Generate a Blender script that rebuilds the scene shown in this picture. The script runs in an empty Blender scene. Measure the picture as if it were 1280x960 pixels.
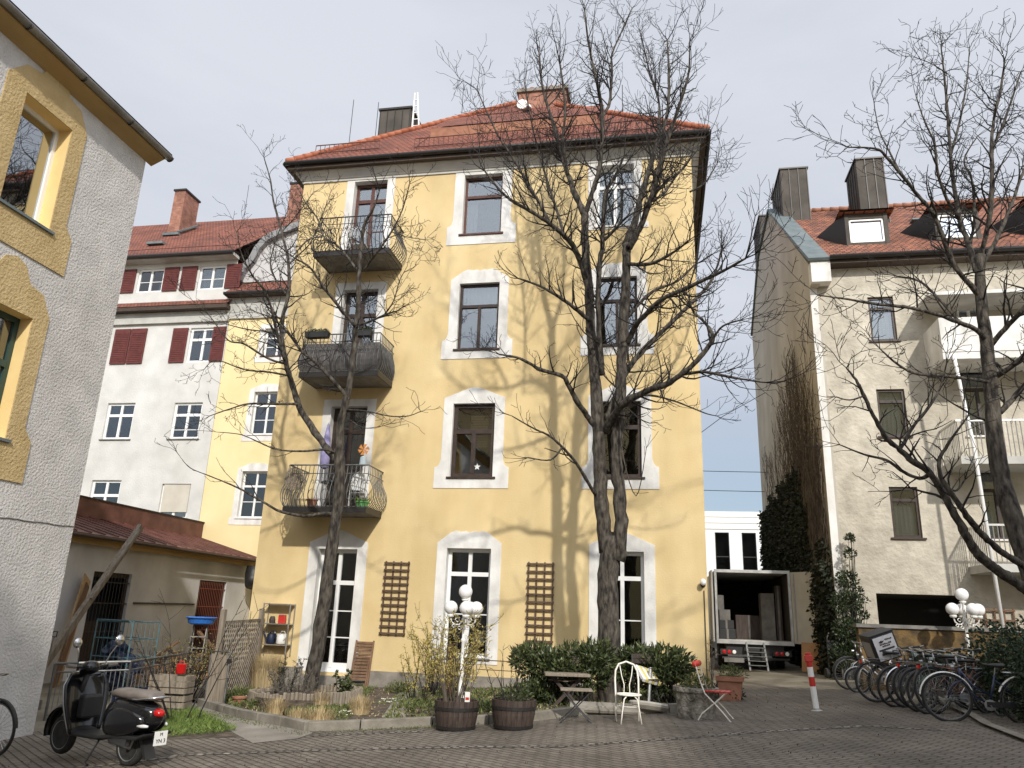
import bpy, bmesh, math, random
from mathutils import Vector, Matrix
random.seed(7)
R=math.radians
col=bpy.context.scene.collection
sc=bpy.context.scene
# ---------------- camera model (used for the camera itself and for measuring wall/ground points)
F=961.; TH=math.atan(F/3182.); RO=R(2.07); CZ=1.76
_f=Vector((0,math.cos(TH),math.sin(TH))); _r=Vector((1,0,0)); _u=Vector((0,-math.sin(TH),math.cos(TH)))
CR=_r*math.cos(RO)+_u*math.sin(RO); CU=_u*math.cos(RO)-_r*math.sin(RO)
def ray(X,Y): return _f+CR*((X-640)/F)-CU*((Y-480)/F)
AZ=R(11.06); CA,SA=math.cos(AZ),math.sin(AZ)
def gz(s,b):                      # ground height at a site point
    x=s*CA+b*SA; y=-s*SA+b*CA
    return .0495*x+.0024*y
def site(x,y): return (x*CA-y*SA, x*SA+y*CA)
def gp(X,Y,dz=0):                 # point on the ground, site coordinates (s right, b back)
    d=ray(X,Y); t=(dz-CZ)/(d.z-.0495*d.x-.0024*d.y); s,b=site(d.x*t,d.y*t)
    return (s,b,gz(s,b))
def wp(D,X,Y):                    # point on a plane facing the camera at distance D
    d=ray(X,Y); s,b=site(d.x,d.y); t=D/b
    return (s*t,D,CZ+d.z*t)
def sp(S,X,Y):                    # point on a side wall s=S
    d=ray(X,Y); s,b=site(d.x,d.y); t=S/s
    return (S,b*t,CZ+d.z*t)
ROT=Matrix.Rotation(-AZ,4,'Z')
# ---------------- materials
def nmat(name, base=(.5,.5,.5), rough=.8, metal=0, spec=.5, emit=None):
    m=bpy.data.materials.new(name); m.use_nodes=True
    b=m.node_tree.nodes['Principled BSDF']
    b.inputs['Base Color'].default_value=(*base,1); b.inputs['Roughness'].default_value=rough
    b.inputs['Metallic'].default_value=metal; b.inputs['Specular IOR Level'].default_value=spec
    return m
def N(m,t,**k):
    n=m.node_tree.nodes.new(t)
    for a,v in k.items():
        if a in n.inputs: n.inputs[a].default_value=v
        else: setattr(n,a,v)
    return n
def L(m,a,b): m.node_tree.links.new(a,b)
def tex(name, c1, c2, scale=8, detail=6, rough=.85, bump=.3, bscale=None, dist=.02, metal=0, lo=.35, hi=.65, coord='Object', big=None, spec=.4, stretch=None, bd=3):
    """two-tone noise colour with a noise bump"""
    m=nmat(name,c1,rough,metal,spec); b=m.node_tree.nodes['Principled BSDF']
    tc=N(m,'ShaderNodeTexCoord'); src=tc.outputs[coord]
    if stretch:
        mp=N(m,'ShaderNodeMapping'); mp.inputs['Scale'].default_value=stretch; L(m,src,mp.inputs[0]); src=mp.outputs[0]
    n=N(m,'ShaderNodeTexNoise',Scale=scale,Detail=detail); L(m,src,n.inputs['Vector'])
    r=N(m,'ShaderNodeValToRGB'); r.color_ramp.elements[0].position=lo; r.color_ramp.elements[1].position=hi
    r.color_ramp.elements[0].color=(*c1,1); r.color_ramp.elements[1].color=(*c2,1)
    L(m,n.outputs['Fac'],r.inputs[0]); out=r.outputs[0]
    if big:   # large soft stains: (scale, strength, stretch)
        mp2=N(m,'ShaderNodeMapping'); mp2.inputs['Scale'].default_value=big[2]; L(m,tc.outputs[coord],mp2.inputs[0])
        n2=N(m,'ShaderNodeTexNoise',Scale=big[0],Detail=5); L(m,mp2.outputs[0],n2.inputs['Vector'])
        r2=N(m,'ShaderNodeValToRGB'); r2.color_ramp.elements[0].position=.3; r2.color_ramp.elements[1].position=.7
        a=1-big[1]; r2.color_ramp.elements[0].color=(a,a*.98,a*.95,1); r2.color_ramp.elements[1].color=(1,1,1,1)
        L(m,n2.outputs['Fac'],r2.inputs[0])
        mx=N(m,'ShaderNodeMix',data_type='RGBA',blend_type='MULTIPLY'); mx.inputs[0].default_value=1
        L(m,out,mx.inputs[6]); L(m,r2.outputs[0],mx.inputs[7]); out=mx.outputs[2]
    L(m,out,b.inputs['Base Color'])
    if bump:
        nb=N(m,'ShaderNodeTexNoise',Scale=bscale or scale*4,Detail=bd); L(m,src,nb.inputs['Vector'])
        bp=N(m,'ShaderNodeBump',Strength=bump,Distance=dist); L(m,nb.outputs['Fac'],bp.inputs['Height']); L(m,bp.outputs[0],b.inputs['Normal'])
    return m
def brickmat(name, c1, c2, mortar, bw, bh, ms=.01, coord='UV', bump=.6, dist=.02, rough=.85, offset=.5, var=None, rot=0, bias=0):
    m=nmat(name,c1,rough); b=m.node_tree.nodes['Principled BSDF']
    tc=N(m,'ShaderNodeTexCoord'); mp=N(m,'ShaderNodeMapping'); mp.inputs['Rotation'].default_value=(0,0,rot)
    if coord=='Wall':      # courses run level on any upright face
        sx=N(m,'ShaderNodeSeparateXYZ'); L(m,tc.outputs['Object'],sx.inputs[0]); ad0=N(m,'ShaderNodeMath',operation='ADD'); L(m,sx.outputs[0],ad0.inputs[0]); L(m,sx.outputs[1],ad0.inputs[1])
        cx=N(m,'ShaderNodeCombineXYZ'); L(m,ad0.outputs[0],cx.inputs[0]); L(m,sx.outputs[2],cx.inputs[1]); L(m,cx.outputs[0],mp.inputs[0]); coord='Object'
    else: L(m,tc.outputs[coord],mp.inputs[0])
    nz=N(m,'ShaderNodeTexNoise',Scale=3.0,Detail=2); L(m,mp.outputs[0],nz.inputs['Vector'])
    wob=N(m,'ShaderNodeMix',data_type='RGBA',blend_type='LINEAR_LIGHT'); wob.inputs[0].default_value=.012
    L(m,mp.outputs[0],wob.inputs[6]); L(m,nz.outputs['Color'],wob.inputs[7])
    br=N(m,'ShaderNodeTexBrick'); br.offset=offset
    br.inputs['Scale'].default_value=1; br.inputs['Brick Width'].default_value=bw; br.inputs['Row Height'].default_value=bh
    br.inputs['Mortar Size'].default_value=ms; br.inputs['Mortar Smooth'].default_value=.6; br.inputs['Bias'].default_value=bias
    br.inputs['Color1'].default_value=(*c1,1); br.inputs['Color2'].default_value=(*c2,1); br.inputs['Mortar'].default_value=(*mortar,1)
    L(m,wob.outputs[2],br.inputs['Vector'])
    n=N(m,'ShaderNodeTexNoise',Scale=var or .7,Detail=8,Roughness=.65); L(m,tc.outputs[coord],n.inputs['Vector'])
    r=N(m,'ShaderNodeValToRGB'); r.color_ramp.elements[0].position=.3; r.color_ramp.elements[1].position=.7
    r.color_ramp.elements[0].color=(.5,.48,.45,1); r.color_ramp.elements[1].color=(1.22,1.2,1.17,1); L(m,n.outputs['Fac'],r.inputs[0])
    mx=N(m,'ShaderNodeMix',data_type='RGBA',blend_type='MULTIPLY'); mx.inputs[0].default_value=1
    L(m,br.outputs['Color'],mx.inputs[6]); L(m,r.outputs[0],mx.inputs[7]); L(m,mx.outputs[2],b.inputs['Base Color'])
    inv=N(m,'ShaderNodeMath',operation='SUBTRACT'); inv.inputs[0].default_value=1; L(m,br.outputs['Fac'],inv.inputs[1])
    n3=N(m,'ShaderNodeTexNoise',Scale=40.,Detail=3); L(m,tc.outputs[coord],n3.inputs['Vector'])
    ad=N(m,'ShaderNodeMath',operation='MULTIPLY_ADD'); ad.inputs[1].default_value=.35; L(m,n3.outputs['Fac'],ad.inputs[0]); L(m,inv.outputs[0],ad.inputs[2])
    bp=N(m,'ShaderNodeBump',Strength=bump,Distance=dist); L(m,ad.outputs[0],bp.inputs['Height']); L(m,bp.outputs[0],b.inputs['Normal'])
    return m
def glassmat(name, base=.1, tint=(.75,.8,.8), rough=.015):
    m=bpy.data.materials.new(name); m.use_nodes=True; nt=m.node_tree; nt.nodes.clear()
    o=N(m,'ShaderNodeOutputMaterial'); tr=N(m,'ShaderNodeBsdfTransparent'); tr.inputs[0].default_value=(*tint,1)
    gl=N(m,'ShaderNodeBsdfGlossy'); gl.inputs['Roughness'].default_value=rough; gl.inputs['Color'].default_value=(.9,.93,.95,1)
    tc=N(m,'ShaderNodeTexCoord'); nz=N(m,'ShaderNodeTexNoise',Scale=1.3,Detail=1); L(m,tc.outputs['Object'],nz.inputs['Vector'])
    bp=N(m,'ShaderNodeBump',Strength=.12,Distance=.02); L(m,nz.outputs['Fac'],bp.inputs['Height']); L(m,bp.outputs[0],gl.inputs['Normal'])
    fr=N(m,'ShaderNodeFresnel',IOR=1.5); ad=N(m,'ShaderNodeMath',operation='MULTIPLY_ADD'); ad.inputs[1].default_value=1.6; ad.inputs[2].default_value=base
    L(m,fr.outputs[0],ad.inputs[0]); ad.use_clamp=True
    mx=N(m,'ShaderNodeMixShader'); L(m,ad.outputs[0],mx.inputs[0]); L(m,tr.outputs[0],mx.inputs[1]); L(m,gl.outputs[0],mx.inputs[2]); L(m,mx.outputs[0],o.inputs[0])
    return m
M={}
M['yellow']=tex('yellow_render',(.67,.51,.255),(.77,.615,.34),.9,8,.9,.35,26,.012,lo=.3,hi=.7,big=(.8,.22,(1,1,.22)))
M['yellow_pale']=tex('pale_yellow_render',(.76,.63,.34),(.82,.69,.40),.8,8,.9,.3,30,.01,big=(.3,.1,(1,1,.4)))
M['trim']=tex('white_trim_render',(.74,.73,.70),(.84,.83,.80),3,6,.85,.35,22,.012,big=(2.4,.28,(1,1,.4)))
M['cornice']=tex('grey_cornice_render',(.42,.41,.38),(.52,.51,.47),2,5,.9,.2,20,.01)
M['plinth']=tex('grey_plinth_stone',(.22,.20,.17),(.34,.31,.27),3,7,.95,.5,14,.02,big=(1,.3,(1,1,1)))
M['roughcast']=tex('roughcast_white',(.52,.505,.485),(.63,.61,.59),2.2,6,.95,.75,24,.03,big=(.4,.12,(1,1,.5)),bd=2)
M['roughyellow']=tex('roughcast_ochre',(.49,.36,.17),(.57,.43,.22),2.2,6,.95,.7,24,.03,big=(.6,.12,(1,1,.5)),bd=2)
M['revyellow']=tex('smooth_ochre',(.76,.55,.24),(.80,.60,.28),2,4,.9,.2,30,.01)
M['white_wall']=tex('white_house_render',(.56,.555,.53),(.66,.655,.63),1.2,8,.9,.5,14,.02,big=(.4,.1,(1,1,.5)))
M['cream']=tex('cream_render',(.48,.44,.36),(.66,.61,.51),2.4,9,.95,.8,9,.04,big=(.45,.34,(1,1,.4)),lo=.3,hi=.62)
M['gable']=tex('gable_render',(.52,.48,.41),(.60,.56,.49),.8,8,.95,.3,20,.01,big=(.5,.3,(1,1,.15)))
M['shed']=tex('shed_render',(.60,.60,.60),(.72,.72,.72),1.1,8,.9,.3,18,.01,big=(.6,.3,(1,1,.4)))
M['pfwhite']=nmat('white_window_paint',(.80,.80,.78),.35)
M['pfbrown']=tex('brown_window_paint',(.028,.017,.013),(.05,.03,.022),9,4,.5,.15,30,.005)
M['pfred']=tex('red_brown_window_paint',(.075,.03,.022),(.11,.045,.032),9,4,.5,.15,30,.005)
M['pfgreen']=nmat('dark_green_paint',(.025,.06,.05),.4)
M['glass']=glassmat('window_glass',.13,(.6,.63,.63)); M['glassfar']=glassmat('far_window_glass',.03,(.5,.53,.55))
M['glasssky']=glassmat('sky_reflecting_glass',.38,(.6,.63,.63))
M['glassdark']=glassmat('ground_floor_glass',.03,(.6,.63,.63))
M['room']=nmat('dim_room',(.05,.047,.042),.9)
M['curtain']=tex('net_curtain',(.55,.55,.53),(.70,.70,.68),4,3,.9,.4,12,.02,stretch=(6,6,.4))
M['shutter']=tex('oxblood_shutter',(.10,.022,.018),(.135,.033,.027),5,3,.55,.0)
M['blind']=tex('roller_blind',(.50,.46,.38),(.56,.52,.44),2,3,.7,0)
M['blindwood']=nmat('wood_blind',(.42,.24,.13),.6)
M['tiles']=brickmat('clay_roof_tiles',(.31,.105,.062),(.20,.068,.045),(.07,.025,.02),.18,.16,.018,bump=1,dist=.03,var=.8)
M['tiles2']=brickmat('orange_roof_tiles',(.36,.13,.07),(.25,.085,.05),(.08,.03,.02),.22,.2,.02,bump=1,dist=.03,var=.6)
M['tiles3']=brickmat('weathered_roof_tiles',(.42,.16,.085),(.19,.08,.055),(.06,.03,.025),.19,.17,.02,bump=1,dist=.035,var=1.3)
M['brick']=brickmat('chimney_brick',(.30,.11,.07),(.40,.17,.11),(.26,.22,.19),.25,.08,.012,bump=.5,dist=.01,var=2)
M['sheet']=tex('zinc_sheet',(.055,.047,.038),(.095,.082,.068),1.5,5,.75,.1,8,.01)
M['lead']=tex('lead_flashing',(.12,.15,.16),(.18,.21,.21),3,4,.6,.2,10,.01,metal=.2)
M['redsheet']=tex('painted_red_sheet',(.12,.045,.036),(.185,.08,.062),2.2,7,.55,.15,8,.01,big=(1,.3,(1,1,1)))
M['wooddark']=tex('dark_eave_wood',(.045,.032,.024),(.08,.055,.04),6,5,.7,.3,20,.01,stretch=(1,6,6))
M['gutter']=nmat('dark_gutter',(.035,.032,.03),.45,.4)
M['zincgutter']=tex('grey_gutter',(.20,.195,.18),(.30,.29,.27),3,4,.5,.05,8,.01,metal=.4)
M['ochrewood']=tex('ochre_boards',(.36,.235,.09),(.45,.30,.13),2,5,.75,.2,12,.01,stretch=(1,.3,1))
M['iron']=nmat('wrought_iron',(.05,.05,.052),.5,.4)
M['ironlight']=tex('galvanised_iron',(.13,.13,.122),(.21,.21,.20),6,4,.5,.1,20,.004,metal=.6)
M['screen']=tex('grey_balcony_screen',(.055,.05,.048),(.10,.092,.088),9,4,.85,.3,30,.01)
M['slab']=tex('balcony_concrete',(.13,.12,.11),(.21,.20,.18),4,6,.85,.3,16,.01)
M['bark']=tex('tree_bark',(.020,.016,.013),(.125,.108,.086),7,8,.95,.9,16,.03,stretch=(2.2,2.2,.7),lo=.36,hi=.7)
M['twig']=nmat('twig_bark',(.020,.016,.013),.9)
M['soil']=tex('garden_soil',(.055,.042,.03),(.14,.11,.08),5,8,.95,1,18,.05)
M['kerb']=tex('kerb_stone',(.21,.19,.155),(.31,.285,.24),4,7,.9,.5,20,.02,big=(1.5,.35,(1,1,1)))
M['slabstone']=tex('path_concrete',(.22,.20,.17),(.32,.29,.25),1.8,8,.9,.4,22,.015,big=(.8,.3,(1,1,1)))
M['pav']=brickmat('concrete_pavers',(.145,.125,.10),(.195,.17,.14),(.06,.052,.045),.225,.1125,.014,coord='Object',bump=.9,dist=.02,var=.55,rot=R(40),rough=.9)
M['cobble']=brickmat('granite_setts',(.34,.315,.28),(.16,.145,.125),(.06,.05,.045),.13,.12,.025,coord='Object',bump=1,dist=.04,var=2.5,rough=.8)
M['lane']=tex('lane_asphalt',(.19,.165,.12),(.27,.24,.185),1.2,9,.95,.5,40,.01,big=(.5,.3,(1,1,1)))
M['woodb']=tex('brown_wood',(.12,.065,.035),(.20,.11,.06),4,6,.7,.3,24,.008,stretch=(4,4,.6))
M['woodg']=tex('weathered_wood',(.17,.14,.105),(.29,.245,.19),4,7,.85,.4,24,.01,stretch=(5,5,.5))
M['woodd']=tex('dark_stained_wood',(.035,.024,.02),(.07,.05,.04),5,5,.65,.3,20,.008,stretch=(4,4,.6))
M['woodt']=tex('trellis_brown_wood',(.065,.038,.024),(.125,.075,.045),5,5,.7,.3,20,.008,stretch=(4,4,.6))
M['plank']=tex('raw_plank',(.34,.22,.11),(.45,.31,.17),3,6,.75,.2,20,.006,stretch=(5,5,.5))
M['white']=nmat('white_lacquer',(.78,.77,.73),.35)
M['cream_l']=tex('ivory_lacquer',(.70,.67,.58),(.80,.77,.69),9,4,.45,.05,20,.003)
M['gablewhite']=nmat('grey_white_gable_paint',(.50,.49,.48),.9)  # white paint of the curved gable, greyed evenly
M['opal']=nmat('opal_glass_globe',(.80,.79,.78),.18); 
M['black']=nmat('gloss_black_paint',(.008,.008,.009),.14,0,.6)
M['blackp']=nmat('black_plastic',(.018,.018,.018),.5)
M['rubber']=tex('tyre_rubber',(.015,.015,.015),(.035,.033,.03),12,3,.85,.2,60,.003)
M['chrome']=nmat('chrome',(.65,.65,.65),.18,1)
M['steel']=nmat('brushed_steel',(.38,.38,.38),.4,.9)
M['alu']=tex('aluminium',(.42,.42,.41),(.55,.55,.54),5,4,.4,.05,20,.002,metal=.8)
M['seatbr']=tex('worn_seat_vinyl',(.13,.11,.095),(.18,.155,.135),8,4,.6,.1,60,.003)
M['red']=nmat('red_paint',(.50,.035,.025),.35)
M['redlens']=nmat('red_lens',(.45,.01,.01),.12)
M['orange']=nmat('orange_lens',(.6,.14,.01),.15)
M['terra']=tex('terracotta',(.26,.115,.07),(.35,.165,.10),5,6,.85,.3,20,.01)
M['stonepot']=tex('weathered_stone_pot',(.11,.10,.08),(.36,.33,.28),7,9,.95,1,18,.05)
M['blue']=nmat('blue_plastic',(.03,.15,.50),.35)
M['navy']=nmat('dark_blue_plastic',(.012,.02,.05),.5)
M['teal']=tex('teal_paint',(.055,.12,.14),(.09,.17,.19),9,4,.5,.1,20,.004)
M['card']=tex('cardboard',(.36,.20,.10),(.42,.25,.135),3,3,.85,.05,20,.003)
M['truckw']=tex('truck_box_panel',(.46,.45,.42),(.54,.53,.50),2,5,.5,.02,10,.003,big=(1,.15,(1,1,.3)))
M['green']=nmat('green_plastic',(.10,.32,.09),.45)
M['lilac']=tex('lilac_cloth',(.26,.24,.42),(.36,.33,.54),6,3,.9,.3,12,.02)
def leafmat(name,a,b,rough=.5,trans=.15):
    m=nmat(name,a,rough,0,.35); bs=m.node_tree.nodes['Principled BSDF']
    g=N(m,'ShaderNodeNewGeometry'); mx=N(m,'ShaderNodeMix',data_type='RGBA'); mx.inputs[6].default_value=(*a,1); mx.inputs[7].default_value=(*b,1)
    L(m,g.outputs['Random Per Island'],mx.inputs[0]); L(m,mx.outputs[2],bs.inputs['Base Color'])
    return m
M['laurel']=leafmat('laurel_leaf',(.016,.028,.010),(.095,.115,.042),.4)
M['ivy']=leafmat('ivy_leaf',(.010,.018,.008),(.034,.034,.018),.7)
M['hedge']=leafmat('hedge_leaf',(.020,.036,.016),(.045,.07,.03),.6)
M['grass']=leafmat('grass_blade',(.07,.12,.02),(.17,.23,.05),.6)
M['cover']=leafmat('ground_cover_leaf',(.05,.075,.02),(.15,.16,.05),.6)
M['straw']=leafmat('dry_straw',(.30,.22,.11),(.50,.39,.22),.8)
M['yellowleaf']=leafmat('yellow_green_leaf',(.30,.24,.05),(.46,.38,.12),.6)
M['greyleaf']=leafmat('lavender_leaf',(.10,.09,.07),(.17,.15,.13),.8)
M['flower']=nmat('white_flower',(.75,.74,.60),.7)
M['deadstem']=leafmat('bare_vine_stem',(.055,.044,.034),(.15,.122,.095),.9)
# ---------------- mesh builder
class MB:
    def __init__(s,T=None): s.v=[];s.f=[];s.mi=[];s.cur=0;s.T=T;s.uv={}
    def add(s,vs,fs):
        o=len(s.v)
        s.v+= [tuple(s.T(*v)) for v in vs] if s.T else [tuple(v) for v in vs]
        for f in fs: s.f.append(tuple(i+o for i in f)); s.mi.append(s.cur)
        return s
    def box(s,x0,x1,y0,y1,z0,z1):
        return s.add([(x0,y0,z0),(x1,y0,z0),(x1,y1,z0),(x0,y1,z0),(x0,y0,z1),(x1,y0,z1),(x1,y1,z1),(x0,y1,z1)],[(3,2,1,0),(4,5,6,7),(0,1,5,4),(1,2,6,5),(2,3,7,6),(3,0,4,7)])
    def bar(s,a,b,w,h=None,up=(0,0,1)):      # square bar between two points
        a=Vector(a);b=Vector(b);h=h or w;d=(b-a).normalized();x=d.cross(Vector(up))
        if x.length<1e-3: x=d.cross(Vector((1,0,0)))
        x.normalize();y=x.cross(d);x*=w/2;y*=h/2
        return s.add([a-x-y,a+x-y,a+x+y,a-x+y,b-x-y,b+x-y,b+x+y,b-x+y],[(3,2,1,0),(4,5,6,7),(0,1,5,4),(1,2,6,5),(2,3,7,6),(3,0,4,7)])
    def tube(s,pts,r,n=8,cap=True,closed=False):
        P=[Vector(p) for p in pts];k=len(P);rs=r if isinstance(r,(list,tuple)) else [r]*k
        vs=[];fs=[];px=None
        for i in range(k):
            if closed: d=(P[(i+1)%k]-P[i-1])
            else: d=P[min(i+1,k-1)]-P[max(i-1,0)]
            if d.length<1e-9: d=Vector((0,0,1))
            d.normalize()
            if px is None:
                px=d.cross(Vector((0,0,1)))
                if px.length<.05: px=d.cross(Vector((0,1,0)))
            else: px=px-d*px.dot(d)
            px.normalize();py=d.cross(px)
            for j in range(n):
                a=2*math.pi*j/n; vs.append(P[i]+(px*math.cos(a)+py*math.sin(a))*rs[i])
        for i in range(k if closed else k-1):
            i2=(i+1)%k
            for j in range(n): fs.append((i*n+j,i*n+(j+1)%n,i2*n+(j+1)%n,i2*n+j))
        if cap and not closed: fs+= [tuple(range(n))[::-1],tuple((k-1)*n+j for j in range(n))]
        return s.add(vs,fs)
    def lathe(s,prof,n=20,c=(0,0,0),ax='z'):    # prof: (r,z)
        vs=[];fs=[];k=len(prof)
        for r,z in prof:
            for j in range(n):
                a=2*math.pi*j/n
                p={'z':(r*math.cos(a),r*math.sin(a),z),'y':(r*math.cos(a),z,r*math.sin(a)),'x':(z,r*math.cos(a),r*math.sin(a))}[ax]
                vs.append((p[0]+c[0],p[1]+c[1],p[2]+c[2]))
        for i in range(k-1):
            for j in range(n): fs.append((i*n+j,i*n+(j+1)%n,(i+1)*n+(j+1)%n,(i+1)*n+j))
        if prof[0][0]>1e-4: fs.append(tuple(range(n))[::-1])
        if prof[-1][0]>1e-4: fs.append(tuple((k-1)*n+j for j in range(n)))
        return s.add(vs,fs)
    def ball(s,c,r,n=16,sq=(1,1,1)):
        k=n//2; return s.lathe_s(c,r,n,k,sq)
    def lathe_s(s,c,r,n,k,sq):
        vs=[];fs=[]
        for i in range(k+1):
            t=math.pi*i/k
            for j in range(n):
                a=2*math.pi*j/n; vs.append((c[0]+r*sq[0]*math.sin(t)*math.cos(a),c[1]+r*sq[1]*math.sin(t)*math.sin(a),c[2]+r*sq[2]*math.cos(t)))
        for i in range(k):
            for j in range(n): fs.append((i*n+j,i*n+(j+1)%n,(i+1)*n+(j+1)%n,(i+1)*n+j))
        return s.add(vs,fs)
    def crumple(s,c,r,sq=(1,1,1),n=16,amp=.22,seed=1):
        rn=random.Random(seed); ph=[(rn.uniform(2,7),rn.uniform(0,6),rn.uniform(2,7),rn.uniform(0,6)) for _ in range(5)]; k=n//2; vs=[];fs=[]
        for i in range(k+1):
            t=math.pi*i/k
            for j in range(n):
                a=2*math.pi*j/n; q=1+amp*sum(math.sin(p[0]*t+p[1])*math.sin(round(p[2])*a+p[3]) for p in ph)/2+rn.gauss(0,amp*.12)*(1 if 0<i<k else 0)
                vs.append((c[0]+r*q*sq[0]*math.sin(t)*math.cos(a),c[1]+r*q*sq[1]*math.sin(t)*math.sin(a),c[2]+r*q*sq[2]*math.cos(t)))
        for i in range(k):
            for j in range(n): fs.append((i*n+j,i*n+(j+1)%n,(i+1)*n+(j+1)%n,(i+1)*n+j))
        return s.add(vs,fs)
    def prism(s,poly,d0,d1,mode='xz'):          # polygon in (x,z) extruded along y, or (x,y) extruded along z, or (y,z) along x
        n=len(poly)
        g={'xz':lambda a,b,d:(a,d,b),'xy':lambda a,b,d:(a,b,d),'yz':lambda a,b,d:(d,a,b)}[mode]
        vs=[g(a,b,d0) for a,b in poly]+[g(a,b,d1) for a,b in poly]
        return s.add(vs,[tuple(range(n)),tuple(range(2*n-1,n-1,-1))]+[(i,(i+1)%n,n+(i+1)%n,n+i) for i in range(n)])
    def roof(s,*pts):                           # sloping polygon with metric uv, first edge is the eave
        o=len(s.v);s.add(pts,[tuple(range(len(pts)))])
        P=[Vector(s.v[o+i]) for i in range(len(pts))];e=(P[1]-P[0]).normalized();n=e.cross(P[-1]-P[0]);v=n.cross(e).normalized()
        s.uv[len(s.f)-1]=[((p-P[0]).dot(e)+7,(p-P[0]).dot(v)) for p in P]
        return s
    def leaf(s,p,d,w,l,bend=.2):                # one small two-quad leaf
        p=Vector(p);d=Vector(d).normalized();x=d.cross(Vector((random.uniform(-1,1),random.uniform(-1,1),random.uniform(-.2,1))))
        if x.length<1e-3: return s
        x.normalize();n=x.cross(d)
        o=len(s.v); m=p+d*l*.5+n*l*bend*.3; e=p+d*l-n*l*bend
        s.v+=[tuple(p),tuple(m-x*w/2),tuple(e),tuple(m+x*w/2)]; s.f.append((o,o+1,o+2,o+3)); s.mi.append(s.cur)
        return s
    def build(s,name,mats,parent=None,smooth=False,site_=False,bevel=0,sub=0,recalc=True):
        if not isinstance(mats,(list,tuple)): mats=[mats]
        me=bpy.data.meshes.new(name); vs=s.v
        if site_ and parent is not None:
            q=parent
            while q.parent is not None: q=q.parent
            b=q['_base']; vs=[(x-b[0],y-b[1],z-b[2]) for x,y,z in vs]
        elif site_: pass
        me.from_pydata(vs,[],s.f)
        for m in mats: me.materials.append(M[m] if isinstance(m,str) else m)
        if len(mats)>1: me.polygons.foreach_set('material_index',s.mi)
        if s.uv:
            uvl=me.uv_layers.new(name='UVMap')
            for fi,uvs in s.uv.items():
                for li,uv in zip(me.polygons[fi].loop_indices,uvs): uvl.data[li].uv=uv
        if recalc and not s.uv:
            bm=bmesh.new(); bm.from_mesh(me); bmesh.ops.recalc_face_normals(bm,faces=bm.faces); bm.to_mesh(me); bm.free()
        if smooth: me.polygons.foreach_set('use_smooth',[True]*len(me.polygons)); 
        o=bpy.data.objects.new(name,me); col.objects.link(o)
        if parent is not None: o.parent=parent
        elif site_: o.matrix_world=ROT
        if bevel:
            md=o.modifiers.new('bevel','BEVEL'); md.width=bevel; md.segments=2; md.limit_method='ANGLE'
        if sub:
            md=o.modifiers.new('sub','SUBSURF'); md.levels=sub; md.render_levels=sub
        return o
def tag(o,label=None,cat=None,group=None,kind=None):
    if label: o['label']=label
    if cat: o['category']=cat
    if group: o['group']=group
    if kind: o['kind']=kind
    return o
def thing(name,label,cat,base=(0,0,0),rz=0,group=None,tilt=None):
    o=bpy.data.objects.new(name,None); col.objects.link(o); o.empty_display_size=.2
    T=ROT@Matrix.Translation(Vector(base))@Matrix.Rotation(rz,4,'Z')
    if tilt: T=T@Matrix.Rotation(tilt[0],4,'X')@Matrix.Rotation(tilt[1],4,'Y')
    o.matrix_world=T; o['_base']=tuple(base)
    return tag(o,label,cat,group)
def clone(root,label,base,rz=0,group=None,scale=None,tilt=None):
    def cp(o,par):
        c=o.copy(); col.objects.link(c); c.parent=par
        for ch in [x for x in bpy.data.objects if x.parent==o]: cp(ch,c)
        return c
    c=cp(root,None); T=ROT@Matrix.Translation(Vector(base))@Matrix.Rotation(rz,4,'Z')
    if tilt: T=T@Matrix.Rotation(tilt[0],4,'X')@Matrix.Rotation(tilt[1],4,'Y')
    if scale: T=T@Matrix.Scale(scale,4)
    c.matrix_world=T; c['label']=label
    if group: c['group']=group
    return c
def struct(o): o['kind']='structure'; return o
# wall-plane maps: (u,d,z) -> site ; d is depth into the wall
def front(b): return lambda u,d,z:(u,b+d,z)
def sidef(S): return lambda u,d,z:(S-d,u,z)
def holed_wall(par,name,mat,T,u0,u1,z0,z1,holes,rev=.28,revmat=None,top=None):
    """front skin with real openings and reveals; top(u) optional roofline handled by caller"""
    us=sorted({u0,u1}|{h[0] for h in holes}|{h[1] for h in holes}); zs=sorted({z0,z1}|{h[2] for h in holes}|{h[3] for h in holes})
    m=MB(T)
    for i in range(len(us)-1):
        for j in range(len(zs)-1):
            a,b,c,d=us[i],us[i+1],zs[j],zs[j+1]; mu,mz=(a+b)/2,(c+d)/2
            if any(h[0]<mu<h[1] and h[2]<mz<h[3] for h in holes): continue
            m.add([(a,0,c),(b,0,c),(b,0,d),(a,0,d)],[(0,1,2,3)])
    m.cur=1
    for a,b,c,d in [h[:4] for h in holes]:
        m.add([(a,0,c),(b,0,c),(b,0,d),(a,0,d),(a,rev,c),(b,rev,c),(b,rev,d),(a,rev,d)],[(0,4,5,1),(1,5,6,2),(2,6,7,3),(3,7,4,0)])
    return m.build(name,[mat,revmat or mat],par,site_=True,recalc=False)
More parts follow.
